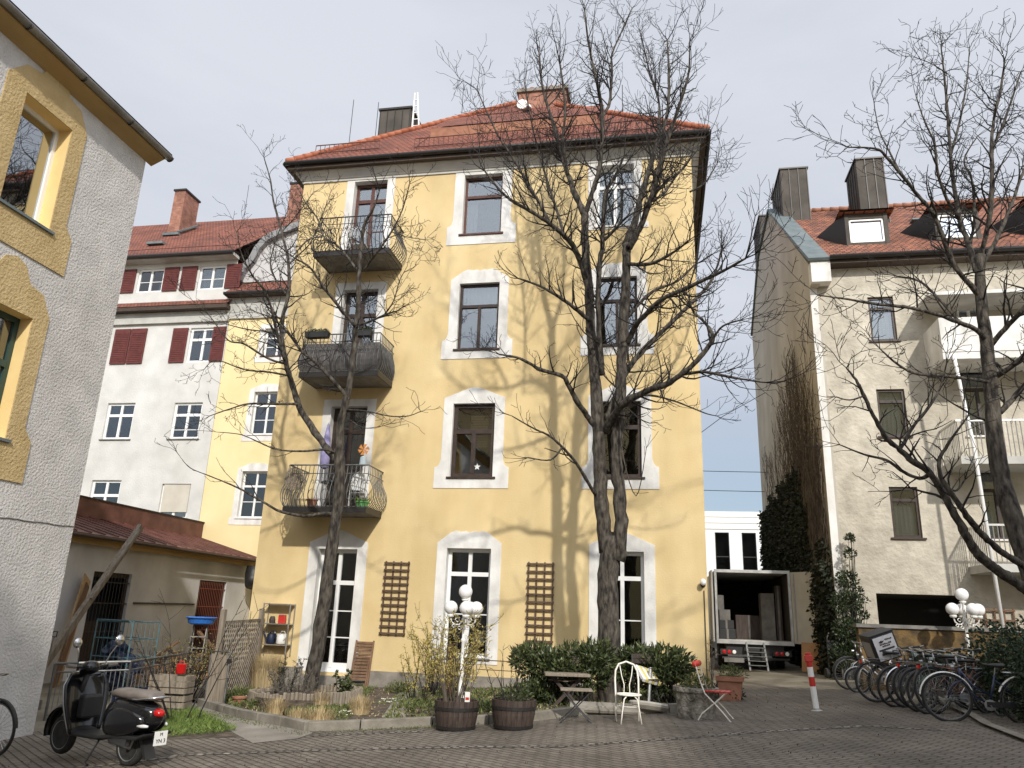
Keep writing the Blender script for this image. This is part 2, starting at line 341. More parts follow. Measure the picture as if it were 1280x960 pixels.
def window(par,T,u0,u1,z0,z1,fm,dep=.14,transom=None,mull=True,low_only=False,glass='glass',fw=.07,bars=(),sill=None,curtain=None,label=None,name='window',vb=None,solid=0,silld=.06):
    """frame with members, pane, sill; transom = fraction of height of the cross bar; bars: extra (fraction) glazing bars in lower lights"""
    m=MB(T); d0,d1=dep,dep+.07
    m.box(u0,u0+fw,d0,d1,z0,z1).box(u1-fw,u1,d0,d1,z0,z1).box(u0+fw,u1-fw,d0,d1,z0,z0+fw).box(u0+fw,u1-fw,d0,d1,z1-fw,z1)
    zt=z1
    if transom:
        zt=z0+(z1-z0)*transom; m.box(u0+fw,u1-fw,d0-.015,d1-.002,zt-fw*.6,zt+fw*.6)
    um=(u0+u1)/2; hw=fw*.55
    a,b=z0+fw,zt-(fw*.6 if transom else fw)
    if mull: m.box(um-hw,um+hw,d0-.012,d1-.004,a,b)
    if transom and mull and not low_only: m.box(um-hw,um+hw,d0-.01,d1-.006,zt+fw*.6,z1-fw)
    for fr in bars:
        zz=a+(b-a)*fr; m.box(u0+fw,um-hw if mull else u1-fw,d0+.02,d1-.006,zz-.014,zz+.014)
        if mull: m.box(um+hw,u1-fw,d0+.02,d1-.006,zz-.014,zz+.014)
    if solid: m.box(u0+fw,u1-fw,d0+.02,d1-.008,z0+fw,z0+fw+solid)
    w=m.build(name,fm,par,site_=True)
    if label: w['label']=label
    g=MB(T); g.box(u0+fw*.5,u1-fw*.5,d0+.035,d0+.041,z0+fw*.5,z1-fw*.5); g.build('pane',glass,w,site_=True)
    if sill:
        s_=MB(T); s_.box(u0-.08,u1+.08,-silld,dep+.02,z0-.05,z0-.004); s_.build('sill',sill,w,site_=True)
    if curtain:
        c=MB(T); k=curtain[0]; spans={'full':[(u0+fw,u1-fw,z0+fw,z1-fw)],'left':[(u0+fw,u0+fw+(u1-u0)*.25,z0+fw,zt)],'right':[(u1-fw-(u1-u0)*.28,u1-fw,z0+fw,zt)],'low':[(u0+fw,u1-fw,z0+fw,z0+(z1-z0)*.7)],'top':[(u0+fw,u1-fw,zt-.1,z1-fw)],
            'both':[(u0+fw,u0+fw+(u1-u0)*.2,z0+fw,z1-fw),(u1-fw-(u1-u0)*.2,u1-fw,z0+fw,z1-fw)]}[k]
        for a_,b_,c_,d_ in spans:
            nn=max(6,int((b_-a_)/.035)); vs=[]
            for i in range(nn+1):
                uu=a_+(b_-a_)*i/nn; dd=dep+.16+.018*math.sin(i*1.9)
                vs+= [(uu,dd,c_),(uu,dd,d_)]
            c.add(vs,[(2*i,2*i+2,2*i+3,2*i+1) for i in range(nn)])
        c.build('curtain',curtain[1],w,site_=True,recalc=False)
    return w
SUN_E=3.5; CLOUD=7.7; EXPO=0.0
# ======================= GROUND AND SETTING =======================
def gsheet(name,poly,mat,lift,label=None,kind='structure',thick=0):
    """flat sheet following the ground plane, thick>0 gives a solid slab"""
    m=MB(); n=len(poly); top=[(s,b,gz(s,b)+lift) for s,b in poly]
    if thick:
        bot=[(s,b,z-thick) for s,b,z in top]; m.add(top+bot,[tuple(range(n)),tuple(range(2*n-1,n-1,-1))]+[(i,(i+1)%n,n+(i+1)%n,n+i) for i in range(n)])
    else: m.add(top,[tuple(range(n))])
    o=m.build(name,mat,None,site_=True,recalc=bool(thick)); o['kind']=kind
    return o
m=MB(); g_=[]
XS=[-300,-60,-20,-10,0,10,20,60,300]
def gzc(s,b):
    s2=max(-14,min(10,s)); b2=max(-10,min(40,b)); return gz(s2,b2)
vs=[(s,b,gzc(s,b)) for b in XS for s in XS]; nx=len(XS)
m.add(vs,[(j*nx+i,j*nx+i+1,(j+1)*nx+i+1,(j+1)*nx+i) for j in range(nx-1) for i in range(nx-1)])
struct(m.build('ground',M['lane'],None,site_=True,recalc=False))
# paved courtyard
gsheet('courtyard_paving',[(-14,-3),(10,-3),(9.6,15),(4.6,15.6),(4.6,19.4),(2,20.8),(-1.2,20.4),(-14,16)],M['pav'],.006)
# drainage strip of granite setts curving across the yard
def strip(name,pts,w,mat,lift):
    vs=[];k=len(pts)
    for i,(s,b) in enumerate(pts):
        a=Vector(pts[min(i+1,k-1)])-Vector(pts[max(i-1,0)]); a.normalize(); nrm=(-a.y,a.x)
        for q in (-1,1):
            S,B=s+nrm[0]*w/2*q,b+nrm[1]*w/2*q; vs.append((S,B,gz(S,B)+lift))
    m=MB(); m.add(vs,[(2*i,2*i+2,2*i+3,2*i+1) for i in range(k-1)]); return struct(m.build(name,mat,None,site_=True,recalc=False))
def gl(pts): return [gp(*p)[:2] for p in pts]
strip('drainage_channel',gl([(90,962),(240,944),(420,938),(560,935),(700,934),(830,925),(960,915),(1090,908),(1180,914)]),.16,M['cobble'],.011)
strip('sett_edging',gl([(290,926),(380,921),(470,917),(530,915)]),.16,M['cobble'],.011)
# garden path, lawn
gsheet('garden_path',gl([(316,930),(372,924),(392,917),(270,883),(240,868),(205,872),(232,884)]),M['slabstone'],.012)
gsheet('lawn_soil',gl([(150,918),(205,925),(300,922),(318,915),(240,882),(195,878),(120,880)]),M['soil'],.010)
# planting bed in front of the house: raised soil + kerb stones
kp=gl([(250,882),(300,897),(385,914),(450,912),(540,908),(610,905),(660,902),(735,893)])+[(-1.1,15.0),(.1,15.35),(.6,15.6),(.6,18.6),(1.15,19.1)]
bed=kp+[(1.15,19.25),(-11.9,19.25),(-11.9,18)]
gsheet('planting_bed_soil',bed,M['soil'],.09)
for i in range(len(kp)-2):
    a,b=Vector(kp[i]),Vector(kp[i+1]); nseg=max(1,round((b-a).length/1.0)); d=(b-a)/nseg; nr=Vector((-d.y,d.x)).normalized()*.07
    for k in range(nseg):
        p=a+d*k+d.normalized()*.006; q=a+d*(k+1)-d.normalized()*.006
        m=MB(); h=.15; cs=[p-nr,q-nr,q+nr,p+nr]
        m.add([(c.x,c.y,gz(c.x,c.y)-.05) for c in cs]+[(c.x,c.y,gz(c.x,c.y)+h+random.uniform(-.008,.008)) for c in cs],[(3,2,1,0),(4,5,6,7),(0,1,5,4),(1,2,6,5),(2,3,7,6),(3,0,4,7)])
        o=m.build('kerb_stone',M['kerb'],None,site_=True,bevel=.012); o['kind']='structure'
# ======================= MAIN YELLOW HOUSE =======================
FB=19.2; G=-.6
house=thing('apartment_house','tall pale yellow apartment house with balconies and red hipped roof in the middle','house',(-4.65,FB,0))
T=front(FB)
mid=[(-5.38,-4.24,12.18,14.1),(-5.34,-4.2,8.69,10.64),(-5.32,-4.18,5.18,7.15),(-5.27,-4.13,.77,3.36)]
rig=[(-1.54,-.48,12.18,14.1),(-1.52,-.44,8.69,10.64),(-1.46,-.38,5.18,7.15),(-1.42,-.36,.75,3.36)]
lef=[(-8.8,-7.76,11.5,14.15),(-8.78,-7.74,8.0,10.6),(-8.78,-7.74,4.3,7.12),(-8.72,-7.66,.28,3.28)]
holes=mid+rig+lef
holed_wall(house,'facade_wall','yellow',T,-10.46,1.1,G,14.3,holes,.3,'trim')
m=MB(); m.add([(-10.46,FB,G),(-10.46,30,G),(-10.46,30,14.3),(-10.46,FB,14.3)],[(0,1,2,3)]).add([(1.1,FB,G),(1.1,30,G),(1.1,30,14.3),(1.1,FB,14.3)],[(0,1,2,3)]).add([(-10.46,30,G),(1.1,30,G),(1.1,30,14.3),(-10.46,30,14.3)],[(0,1,2,3)])
m.build('side_wall','yellow',house,site_=True,recalc=False)
m=MB(); 
for zf in (-.2,4.0,7.55,11.05):
    m.box(-10.3,.95,FB+.32,FB+4.5,zf,zf+.2)
m.box(-10.3,.95,FB+4.5,FB+4.7,-.5,14.2).box(-7.0,-6.8,FB+.32,FB+4.5,-.5,14.2).box(-3.1,-2.9,FB+.32,FB+4.5,-.5,14.2)
m.build('interior_walls','room',house,site_=True)
# plinth
m=MB(T)
for a,b in ((-10.5,-8.82),(-7.56,1.12)): m.box(a,b,-.05,0.02,G,.36)
m.box(-8.9,-7.5,-.12,.0,G,.2)
m.build('plinth','plinth',house,site_=True)
# surrounds
def arch(u0,u1,zt,peak,kind):
    um=(u0+u1)/2; w=(u1-u0)
    if kind=='point': return [(u1,zt),(u1,zt+peak*.35),(um+.12*w,zt+peak*.92),(um+.05*w,zt+peak),(um-.05*w,zt+peak),(um-.12*w,zt+peak*.92),(u0,zt+peak*.35),(u0,zt)]
    if kind=='scallop':
        return [(u1,zt),(u1,zt+peak*.30),(um+.30*w,zt+peak*.86),(um+.22*w,zt+peak),(um+.12*w,zt+peak*.93),(um+.06*w,zt+peak*.98),(um,zt+peak*.88),(um-.06*w,zt+peak*.98),(um-.12*w,zt+peak*.93),(um-.22*w,zt+peak),(um-.30*w,zt+peak*.86),(u0,zt+peak*.30),(u0,zt)]
    return [(u1,zt),(u1,zt+peak),(u0,zt+peak),(u0,zt)]
def surround(h,jam,top,kind,ear,apron,step=.28,door=False,d=.018):
    a,b,c,e=h; m=MB(T); j=jam
    m.prism(arch(a-j,b+j,e,top,kind),-d,-.001)
    if door:
        m.prism([(a-j,c),(a,c),(a,e),(a-j,e)],-d,-.001); m.prism([(b,c),(b+j,c),(b+j,e),(b,e)],-d,-.001)
    else:
        m.prism([(a-j,c+step),(a,c+step),(a,e),(a-j,e)],-d,-.001); m.prism([(b,c+step),(b+j,c+step),(b+j,e),(b,e)],-d,-.001)
        # apron with ears, curving out from the jamb
        L_=[(a,c+step),(a-j,c+step),(a-j-ear*.25,c+step*.72),(a-j-ear*.55,c+step*.6),(a-j-ear,c+step*.55),(a-j-ear,c-apron),(b+j+ear,c-apron),(b+j+ear,c+step*.55),(b+j+ear*.55,c+step*.6),(b+j+ear*.25,c+step*.72),(b+j,c+step),(b,c+step),(b,c),(a,c)]
        m.prism(L_,-d,-.001)
    m.build('window_surround','trim',house,site_=True)
for i,h in enumerate(mid): surround(h,.26 if i else .28,[.22,.42,.44,.44][i],['flat','scallop','point','scallop'][i],.16 if i<3 else .0,[.33,.28,.30,.14][i],.45)
for i,h in enumerate(rig): surround(h,.26 if i else .22,[.14,.42,.44,.46][i],['flat','scallop','point','point'][i],.16 if i<3 else .0,[.10,.28,.30,.14][i],.45 if i else .15)
for i,h in enumerate(lef): surround(h,.24 if i<3 else .27,[.2,.22,.2,.48][i],['flat','flat','flat','point'][i],0,.1,door=True)
# windows
W=lambda *a,**k: window(house,T,*a,**k)
W(*mid[0],'pfred',transom=.66,mull=False,sill='pfred',curtain=('left','curtain'),dep=.16,label='red-brown framed window with one wide lower pane, top storey')
W(*mid[1],'pfbrown',transom=.66,low_only=True,sill='pfbrown',curtain=('top','curtain'),dep=.1)
w=W(*mid[2],'pfbrown',transom=.62,low_only=True,sill='pfbrown',dep=.1,fw=.1,label='dark brown window with a wood blind and a white flower ornament')
m=MB(T)
for k in range(13): m.box(-4.9,-4.42,.30,.315,6.02+k*.068,6.02+k*.068+.05)
m.build('wood_blind','blindwood',w,site_=True)
m=MB(T); vsx=[]
for k in range(10):
    r=.095 if k%2==0 else .04; a=k*math.pi/5+.3; vsx.append((-4.62+r*math.cos(a),5.46+r*math.sin(a)))
m.prism(vsx,.10,.11); m.build('flower_ornament','white',w,site_=True)
W(*mid[3],'pfwhite',transom=.76,sill='lead',dep=.2,bars=(.5,),glass='glassdark',fw=.085,label='tall white ground-floor window with six panes')
W(*rig[0],'pfwhite',transom=.68,bars=(),sill='trim',curtain=('full','curtain'),dep=.18,fw=.08)
W(*rig[1],'pfbrown',transom=.66,low_only=True,sill='pfbrown',dep=.1,curtain=('full','room'))
W(*rig[2],'pfbrown',transom=.66,low_only=True,sill='pfbrown',dep=.1,fw=.09)
W(*rig[3],'pfwhite',transom=.76,sill='lead',dep=.2,bars=(.5,),glass='glassdark',fw=.085)
for i,(h,fm) in enumerate(zip(lef,('pfred','pfbrown','pfbrown','pfwhite'))):
    W(*h,fm,transom=[.78,.72,.76,.72][i],dep=.2,bars=(.5,) if i<3 else (.36,.68),solid=.35 if i in(0,) else .12,glass='glassdark' if i==3 else 'glass',fw=.09,name='balcony_door' if i<3 else 'terrace_door',mull=True,curtain=('right','curtain') if i==0 else None)
m=MB(T); m.lathe([(.002,1.0),(.16,1.0),(.10,1.2),(.002,1.2)],14,(-4.48,.5,.12)); m.tube([(-4.48,.5,.9),(-4.48,.5,1.12)],.02,6)
m.build('table_lamp','white',house,site_=True)
# cornice, eaves, gutter
m=MB(); prof=[(0,14.2),(-.04,14.2),(-.04,14.26),(-.08,14.28),(-.18,14.42),(-.24,14.48),(-.24,14.52),(0,14.52)]
def ring(m,prof,s0,s1,b0,b1):      # sweep (offset outwards<0, z) round the four walls with mitred corners
    vs=[];n=len(prof)
    for (cs,cb,ds,db) in ((s0,b0,-1,-1),(s1,b0,1,-1),(s1,b1,1,1),(s0,b1,-1,1)):
        for o,z in prof: vs.append((cs+ds*(-o),cb+db*(-o),z))
    fs=[(q*n+i,q*n+(i+1)%n,((q+1)%4)*n+(i+1)%n,((q+1)%4)*n+i) for q in range(4) for i in range(n)]
    m.add(vs,fs)
ring(m,prof,-10.46,1.1,FB,30); m.build('cornice','cornice',house,site_=True)
m=MB(); ring(m,[(-.0,14.53),(-.40,14.50),(-.40,14.70),(-.0,14.76)],-10.46,1.1,FB,30); m.build('eave_boards','wooddark',house,site_=True)
def half_gutter(m,pts,r):
    m.tube(pts,r,10)
m=MB(); e=.47
for a,b in (((-10.46-e,FB-e),(1.1+e,FB-e)),((1.1+e,FB-e),(1.1+e,30+e)),((-10.46-e,FB-e),(-10.46-e,30+e))):
    half_gutter(m,[(a[0],a[1],14.66),(b[0],b[1],14.66)],.07)
m.build('gutter','gutter',house,site_=True,smooth=True)
s0,s1,b0,b1=-10.46-.43,1.1+.43,FB-.43,30.43; ap=20.55; zc=14.73; hw=(b1-b0)/2; bm_=(b0+b1)/2
r0,r1=s0+hw,s1-hw
if r0>r1: r0=r1=(r0+r1)/2
m=MB(); m.roof((s0,b0,zc),(s1,b0,zc),(r1+.01,bm_,ap),(r0-.01,bm_,ap)).roof((s1,b0,zc),(s1,b1,zc),(r1+.01,bm_,ap)).roof((s1,b1,zc),(s0,b1,zc),(r0-.01,bm_,ap),(r1+.01,bm_,ap)).roof((s0,b1,zc),(s0,b0,zc),(r0-.01,bm_,ap))
roof=m.build('roof','tiles',house,site_=True)
slope=(ap-zc)/(bm_-b0)
def rz_(b): return zc+(b-b0)*slope
hipm=tex('hip_tile_clay',(.30,.09,.045),(.42,.15,.08),3,4,.85,.3,20,.01)
for c in ((s0,b0),(s1,b0),(s0,b1),(s1,b1)):
    a=Vector((c[0],c[1],zc+.03)); q=Vector(((r0 if c[0]<r0 else r1),bm_,ap+.05)); n=34; m=MB()
    for k in range(n):
        p0=a.lerp(q,k/n); p1=a.lerp(q,(k+1.12)/n); m.tube([p0,p1],[.11,.085],7)
    m.build('hip_tiles',hipm,roof,site_=True,smooth=True)
def snow(s_a,s_b,b,name='snow_guard',z=None,h=.34):
    m=MB(); zz=(rz_(b) if z is None else z); 
    m.tube([(s_a,b,zz+h),(s_b,b,zz+h)],.018,5).tube([(s_a,b,zz+.07),(s_b,b,zz+.07)],.018,5)
    n=int((s_b-s_a)/.15)
    for k in range(n+1):
        s=s_a+(s_b-s_a)*k/n; m.tube([(s,b,zz+.0),(s,b,zz+h)],.012,4)
    return m.build(name,M['redsheet'],roof,site_=True)
snow(-10.3,-8.2,19.35); snow(-7.0,.2,19.15,h=.36); snow(-6.1,-5.0,22.9)
m=MB(); m.box(-6.9,-1.6,20.25,22.6,16.1,16.60); m.build('roof_box','terra',roof,site_=True)
m=MB(); m.roof((-6.95,20.22,16.61),(-1.55,20.22,16.61),(-1.55,22.9,18.9),(-6.95,22.9,18.9)); m.build('box_roof','tiles',roof,site_=True)
m=MB(); m.lathe([(.2,0),(.2,.08),(.17,.1),(.001,.1)],18,(-4.3,22.75,18.9),'z'); 
o=m.build('round_vent','white',roof,site_=True)
m=MB(); m.lathe([(.001,-.04),(.19,-.04),(.19,.04),(.001,.04)],20,(-4.35,22.3,18.75),'y').build('satellite_disc','white',roof,site_=True)
# chimneys
m=MB(); m.box(-9.85,-8.65,23,24.3,16,19.55); c=m.build('metal_chimney','sheet',house,site_=True)
m=MB(); m.box(-9.9,-8.6,22.95,24.35,19.55,19.63); m.build('cap','gutter',c,site_=True)
m=MB()
for k in range(5): m.box(-9.85+k*.29,-9.83+k*.29,22.97,23.0,16,19.55)
m.build('standing_seams','gutter',c,site_=True)
m=MB(); m.bar((-8.55,23.0,18.3),(-8.55,23.0,20.2),.05).bar((-8.25,23.0,18.3),(-8.45,23.0,20.2),.05)
for k in range(6): m.bar((-8.55,23.0,18.5+k*.28),(-8.29-.03*k,23.0,18.5+k*.28),.03)
m.build('roof_ladder','white',house,site_=True)
m=MB(); m.box(-4.75,-3.0,23.6,24.7,17.5,20.25); m.uv={}
M['brickobj']=brickmat('chimney_brick_site',(.30,.11,.07),(.40,.17,.11),(.26,.22,.19),.25,.08,.012,coord='Wall',bump=.5,dist=.01,var=2)
c=m.build('brick_chimney','brickobj',house,site_=True)
c2=MB(); c2.box(-4.83,-2.92,23.52,24.78,20.25,20.37); c2.build('cap','plinth',c,site_=True)
for k in range(5):
    q=MB(); a=-4.66+k*.36
    q.tube([(a+.16*math.cos(t),23.8,20.37+.2*math.sin(t)+.02) for t in [math.pi*j/8 for j in range(9)]],.035,6); q.build('chimney_pot_hood','terra',c,site_=True)
for s_,b_,h in ((-10.0,21.0,1.6),(-9.3,21.5,1.3),(-7.0,24,1.2),(-.9,22,1.0)): z_=rz_(b_); MB().tube([(s_,b_,z_-.2),(s_,b_,z_+h)],.012,4).build('lightning_rod','gutter',house,site_=True)
# downpipes
m=MB(T); m.tube([(1.02,-.03,.5),(1.02,-.03,2.5)],.012,5); m.build('cable_conduit','iron',house,site_=True)
# wall lamp
t=thing('wall_lamp','small white glass wall lamp on the right corner of the yellow house','wall lamp',(1.0,FB,2.62))
MB().lathe([(.05,0),(.06,-.02),(.05,-.05),(.03,-.06)],14,(0,0,0),'y').tube([(0,-.05,0),(0,-.16,.02)],.015,6).build('bracket','iron',t)
MB().ball((0,-.17,.06),.07,14,(1,1,1.15)).build('shade','opal',t,smooth=True)
# balconies
def balcony(z,kind):
    s0,s1=-9.28,-7.12; d=1.1
    bt=MB(T); bt.box(s0,s1,-d,-.002,z-.11,z); bal=bt.build('balcony','slab',house,site_=True)
    MB(T).box(s0-.03,s1+.03,-d-.03,-d,z-.12,z+.01).box(s0-.03,s0,-d,-.01,z-.12,z+.01).box(s1,s1+.03,-d,-.01,z-.12,z+.01).build('slab_edge','gutter',bal,site_=True)
    r=MB(T); q_=.75 if kind!='screen' else .42; prof=[(0,.0),(.10*q_,.06),(.20*q_,.18),(.24*q_,.32),(.20*q_,.48),(.08*q_,.66),(.0,.82),(-.02,1.08)]
    bars=[]
    n=19
    for k in range(n+1): bars.append((s0+(s1-s0)*k/n,-d,0,-1))
    for k in range(9):
        dd=-d+d*(k+.5)/9.5; bars.append((s0,dd,-1,0)); bars.append((s1,dd,1,0))
    for j,(s,dd,os,od) in enumerate(bars):
        r.tube([(s+os*o,dd+od*o,z+h) for o,h in prof],.011,4)
    for h,o,rr in ((1.08,-.02,.02),(.86,.0,.011),(.03,.02,.015)):
        r.tube([(s0-o,0,z+h),(s0-o,-d-o,z+h),(s1+o,-d-o,z+h),(s1+o,0,z+h)],rr,5)
    # scrolls on the front
    for k in range(0,n,2 if kind!='open' else 3):
        s=s0+(s1-s0)*(k+1)/n
        for sg in (-1,1):
            pts=[]
            for q in range(9):
                a=q/8*1.6*math.pi; rr=.075*(1-q/11); hh=.62+rr*math.sin(a); o=.10
                pts.append((s+sg*(.055+rr*math.cos(a)*.8),-d-o,z+hh))
            r.tube(pts,.009,4)
        if kind=='open':
            r.tube([(s+.10*math.cos(t_),-d-.2,z+.3+.14*math.sin(t_)) for t_ in [i*math.pi/5 for i in range(11)]],.008,4)
    r.build('railing','ironlight' if kind!='rail' else 'iron',bal,site_=True)
    if kind=='screen':
        q=MB(T); off=.02
        for (a,b_,c_) in (((s0,-d),(s1,-d),(0,-1)),((s0,-.02),(s0,-d),(-1,0)),((s1,-d),(s1,-.02),(1,0))):
            vs=[]
            for o,h in prof[:7]:
                for p in (a,b_):
                    cx=(-1 if p[0]==s0 else 1) if (p[1]==-d) else c_[0]; cy=-1 if p[1]==-d else c_[1]
                    vs.append((p[0]+cx*(o-off),p[1]+cy*(o-off),z+h))
            q.add(vs,[(2*i,2*i+1,2*i+3,2*i+2) for i in range(6)])
        q.build('screen_cloth','screen',bal,site_=True,recalc=False)
    return bal
balcony(4.2,'open'); balcony(7.75,'screen'); balcony(11.27,'rail')
# things on the balconies
def planter_box(label,s,d,z,w,mat='blackp',leaf='laurel',group=None):
    t=thing('flower_box',label,'flower box',(s,FB+d,z),0,group)
    MB().prism([(-w/2,0),(w/2,0),(w/2+.03,.16),(-w/2-.03,.16)],-.09,.09).build('box',mat,t,bevel=.005)
    m=MB()
    for k in range(int(w*260)):
        p=(random.uniform(-w/2,w/2),random.uniform(-.1,.1),.15+random.random()*.08); m.leaf(p,(random.uniform(-1,1),random.uniform(-1,1),random.uniform(.1,1)),.03,.07)
    m.build('plants',leaf,t,recalc=False)
planter_box('dark flower box on the left of the middle balcony rail',-8.9,-1.13,8.72,.62)
planter_box('dark flower box on the right of the middle balcony rail',-7.62,-1.13,8.72,.5)
t=thing('windmill_ornament','orange and pale blue pinwheel above the lowest balcony rail','garden ornament',(-7.35,FB-.95,4.2))
MB().tube([(0,0,0),(0,0,1.45)],.012,5).build('stick','woodg',t)
m=MB()
for k in range(6):
    a=k*math.pi/3; m.prism([(0,1.5),(.16*math.cos(a),1.5+.16*math.sin(a)),(.14*math.cos(a+.7),1.5+.14*math.sin(a+.7))],-.02-.004*k,-.018-.004*k+.001)
m.build('vanes',nmat('orange_foil',(.55,.22,.05),.5),t)
MB().lathe([(.02,1.08),(.09,1.1),(.08,1.3),(.02,1.34)],10).build('cloth','greenish' if 'greenish' in M else nmat('pale_blue_cloth',(.35,.42,.45),.8),t)
t=thing('closed_parasol','lilac closed parasol standing on the lowest balcony','parasol',(-8.62,FB-.45,4.2))
MB().tube([(0,0,0),(0,0,2.35)],.018,8).build('pole','alu',t)
MB().lathe([(.05,1.1),(.12,1.15),(.13,1.5),(.09,1.9),(.03,2.3),(.001,2.36)],12).build('canopy','lilac',t,smooth=True)
t=thing('wire_ornament','round woven willow disc hanging on the lowest balcony rail','garden ornament',(-9.0,FB-1.32,4.88))
m=MB()
for k in range(7): m.tube([( (.06+.03*k)*math.cos(a),-.01*(k%2),(.08+.035*k)*math.sin(a)) for a in [i*math.pi/9 for i in range(19)]],.012,4)
for k in range(10):
    a=k*math.pi/10; m.tube([(-.24*math.cos(a),0,-.3*math.sin(a)),(.24*math.cos(a),0,.3*math.sin(a))],.008,4)
m.build('weave','woodg',t)
def pot(name,label,base,r,h,mat,rim=.02,group=None,n=20,taper=.75):
    t=thing(name,label,'plant pot',base,0,group)
    MB().lathe([(r*taper,0),(r*.98,h*.86),(r+rim,h*.86),(r+rim,h),(r-.02,h),(r-.03,h*.9),(.001,h*.88)],n).build('bowl',mat,t,smooth=False)
    return t
pot('flower_pot','small terracotta pot on the lowest balcony',(-8.62,FB-.95,4.2),.13,.22,'terra')
t=pot('flower_pot','green plastic bowl with leaves at the right of the lowest balcony',(-7.3,FB-.88,4.2),.17,.18,'green')
m=MB()
for k in range(120): m.leaf((random.uniform(-.13,.13),random.uniform(-.13,.13),.17),(random.uniform(-1,1),random.uniform(-1,1),random.uniform(.4,1.3)),.02,.16)
m.build('leaves','grass',t,recalc=False)
t=thing('side_table','small round dark table on the lowest balcony','table',(-8.28,FB-.6,4.2))
MB().lathe([(.28,.68),(.29,.70),(.28,.72),(.001,.72)],18).build('tabletop','iron',t)
for a in (0,2.1,4.2): MB().tube([(.05*math.cos(a),.05*math.sin(a),.68),(.22*math.cos(a),.22*math.sin(a),0)],.012,5).build('leg','iron',t)
t=thing('patio_chair','grey round-backed chair at the right of the lowest balcony','chair',(-7.6,FB-.5,4.2),R(200))
MB().lathe([(.2,.42),(.22,.44),(.2,.46),(.001,.46)],16).build('seat','alu',t)
MB().tube([(-.2,.15,.0),(-.2,.17,.6),(-.14,.2,.88),(0,.22,.98),(.14,.2,.88),(.2,.17,.6),(.2,.15,0)],.013,6).build('back_frame','alu',t)
MB().prism([(-.17,.5),(.17,.5),(.17,.75),(.1,.9),(0,.94),(-.1,.9),(-.17,.75)],.19,.2).build('backrest','curtain',t)
for s in (-1,1): MB().tube([(s*.18,-.15,.44),(s*.2,-.18,0)],.012,5).build('leg','alu',t)
t=thing('patio_chair','plain grey folding chair in the top balcony','chair',(-8.2,FB-.5,11.27),R(180))
MB().box(-.2,.2,-.2,.2,.42,.45).build('seat','alu',t); MB().box(-.2,.2,.19,.21,.6,.95).build('backrest','alu',t)
for s in (-1,1):
    MB().tube([(s*.19,-.18,.43),(s*.19,.2,0)],.012,5).build('leg','alu',t); MB().tube([(s*.19,.2,.95),(s*.19,-.15,0)],.012,5).build('leg','alu',t)
# ======================= YELLOW WING AND WHITE HOUSE BEHIND =======================
WB=29.6
wing=thing('yellow_wing','narrow yellow building with white-edged windows between the white house and the main yellow house','house',(-17,WB,0))
T=front(WB)
wh=[(-17.25,-16.0,5.3,7.25),(-17.2,-15.95,8.85,10.75),(-17.1,-15.9,12.4,13.7)]
holed_wall(wing,'facade_wall','yellow_pale',T,-18.95,-10.5,G,15.2,wh,.25,'trim')
MB().box(-18.95,-10.5,WB+.9,WB+.95,G,15.2).build('interior_walls','room',wing,site_=True)
MB().box(-18.95,-10.5,WB+.96,40,G,15.2).build('rear_walls','yellow_pale',wing,site_=True)
for h in wh:
    m=MB(T); a,b,c,e=h; j=.24
    top='point'
    m.prism([(b+j,e),(b+j*.9,e+.12),((a+b)/2+.3,e+.34),((a+b)/2-.3,e+.34),(a-j*.9,e+.12),(a-j,e)] if e<13 else [(b+j,e),(b+j,e+.2),(a-j,e+.2),(a-j,e)],-.018,-.001)
    m.prism([(a-j,c),(a,c),(a,e),(a-j,e)],-.018,-.001).prism([(b,c),(b+j,c),(b+j,e),(b,e)],-.018,-.001).prism([(a-j-.1,c-.3),(b+j+.1,c-.3),(b+j+.1,c),(a-j-.1,c)],-.018,-.001)
    m.build('window_surround','trim',wing,site_=True)
    window(wing,T,*h,'pfwhite',glass='glassfar',transom=.68,bars=(.5,),dep=.15,sill='pfred' if c>12 else 'trim')
m=MB(T); m.prism([(-19.0,14.2),(-10.5,14.2),(-10.5,15.2),(-19.0,15.2)],-.1,-.001); m.build('cornice','cornice',wing,site_=True)
MB(T).box(-19.1,-10.5,-.45,-.1,15.2,15.32).build('eave_boards','wooddark',wing,site_=True)
MB(T).tube([(-19.1,-.5,15.28),(-10.5,-.5,15.28)],.08,8).build('gutter','gutter',wing,site_=True)
m=MB(); m.roof((-19.1,WB-.5,15.32),(-10.5,WB-.5,15.32),(-10.5,WB+.6,16.25),(-19.1,WB+.6,16.25)); m.build('lower_roof','tiles',wing,site_=True)
# curved white gable with grey coping
cur=[(-19.1,16.3),(-18.9,16.9),(-18.55,17.25),(-18.3,17.9),(-17.9,18.4),(-17.3,18.65),(-16.4,19.0),(-15.0,19.9),(-13.6,19.0),(-12.4,18.6),(-11.4,17.3),(-11,16.3)]
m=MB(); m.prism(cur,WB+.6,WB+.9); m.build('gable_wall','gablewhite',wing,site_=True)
m=MB(); 
for i in range(len(cur)-1): m.bar((cur[i][0],WB+.7,cur[i][1]+.06),(cur[i+1][0],WB+.7,cur[i+1][1]+.06),.30,.75,up=(0,1,0))
m.build('gable_coping',nmat('grey_coping',(.24,.24,.24),.8),wing,site_=True)
m=MB(); m.roof((-19.2,WB+.9,16.2),(-19.2,40,16.2),(-15,40,19.8),(-15,WB+.9,19.8)).roof((-10.4,40,16.2),(-10.4,WB+.9,16.2),(-15,WB+.9,19.8),(-15,40,19.8)); m.build('main_roof','tiles2',wing,site_=True)
white=thing('white_house','tall white house with dark red shutters and long red tiled roof at left back','house',(-24,WB,0))
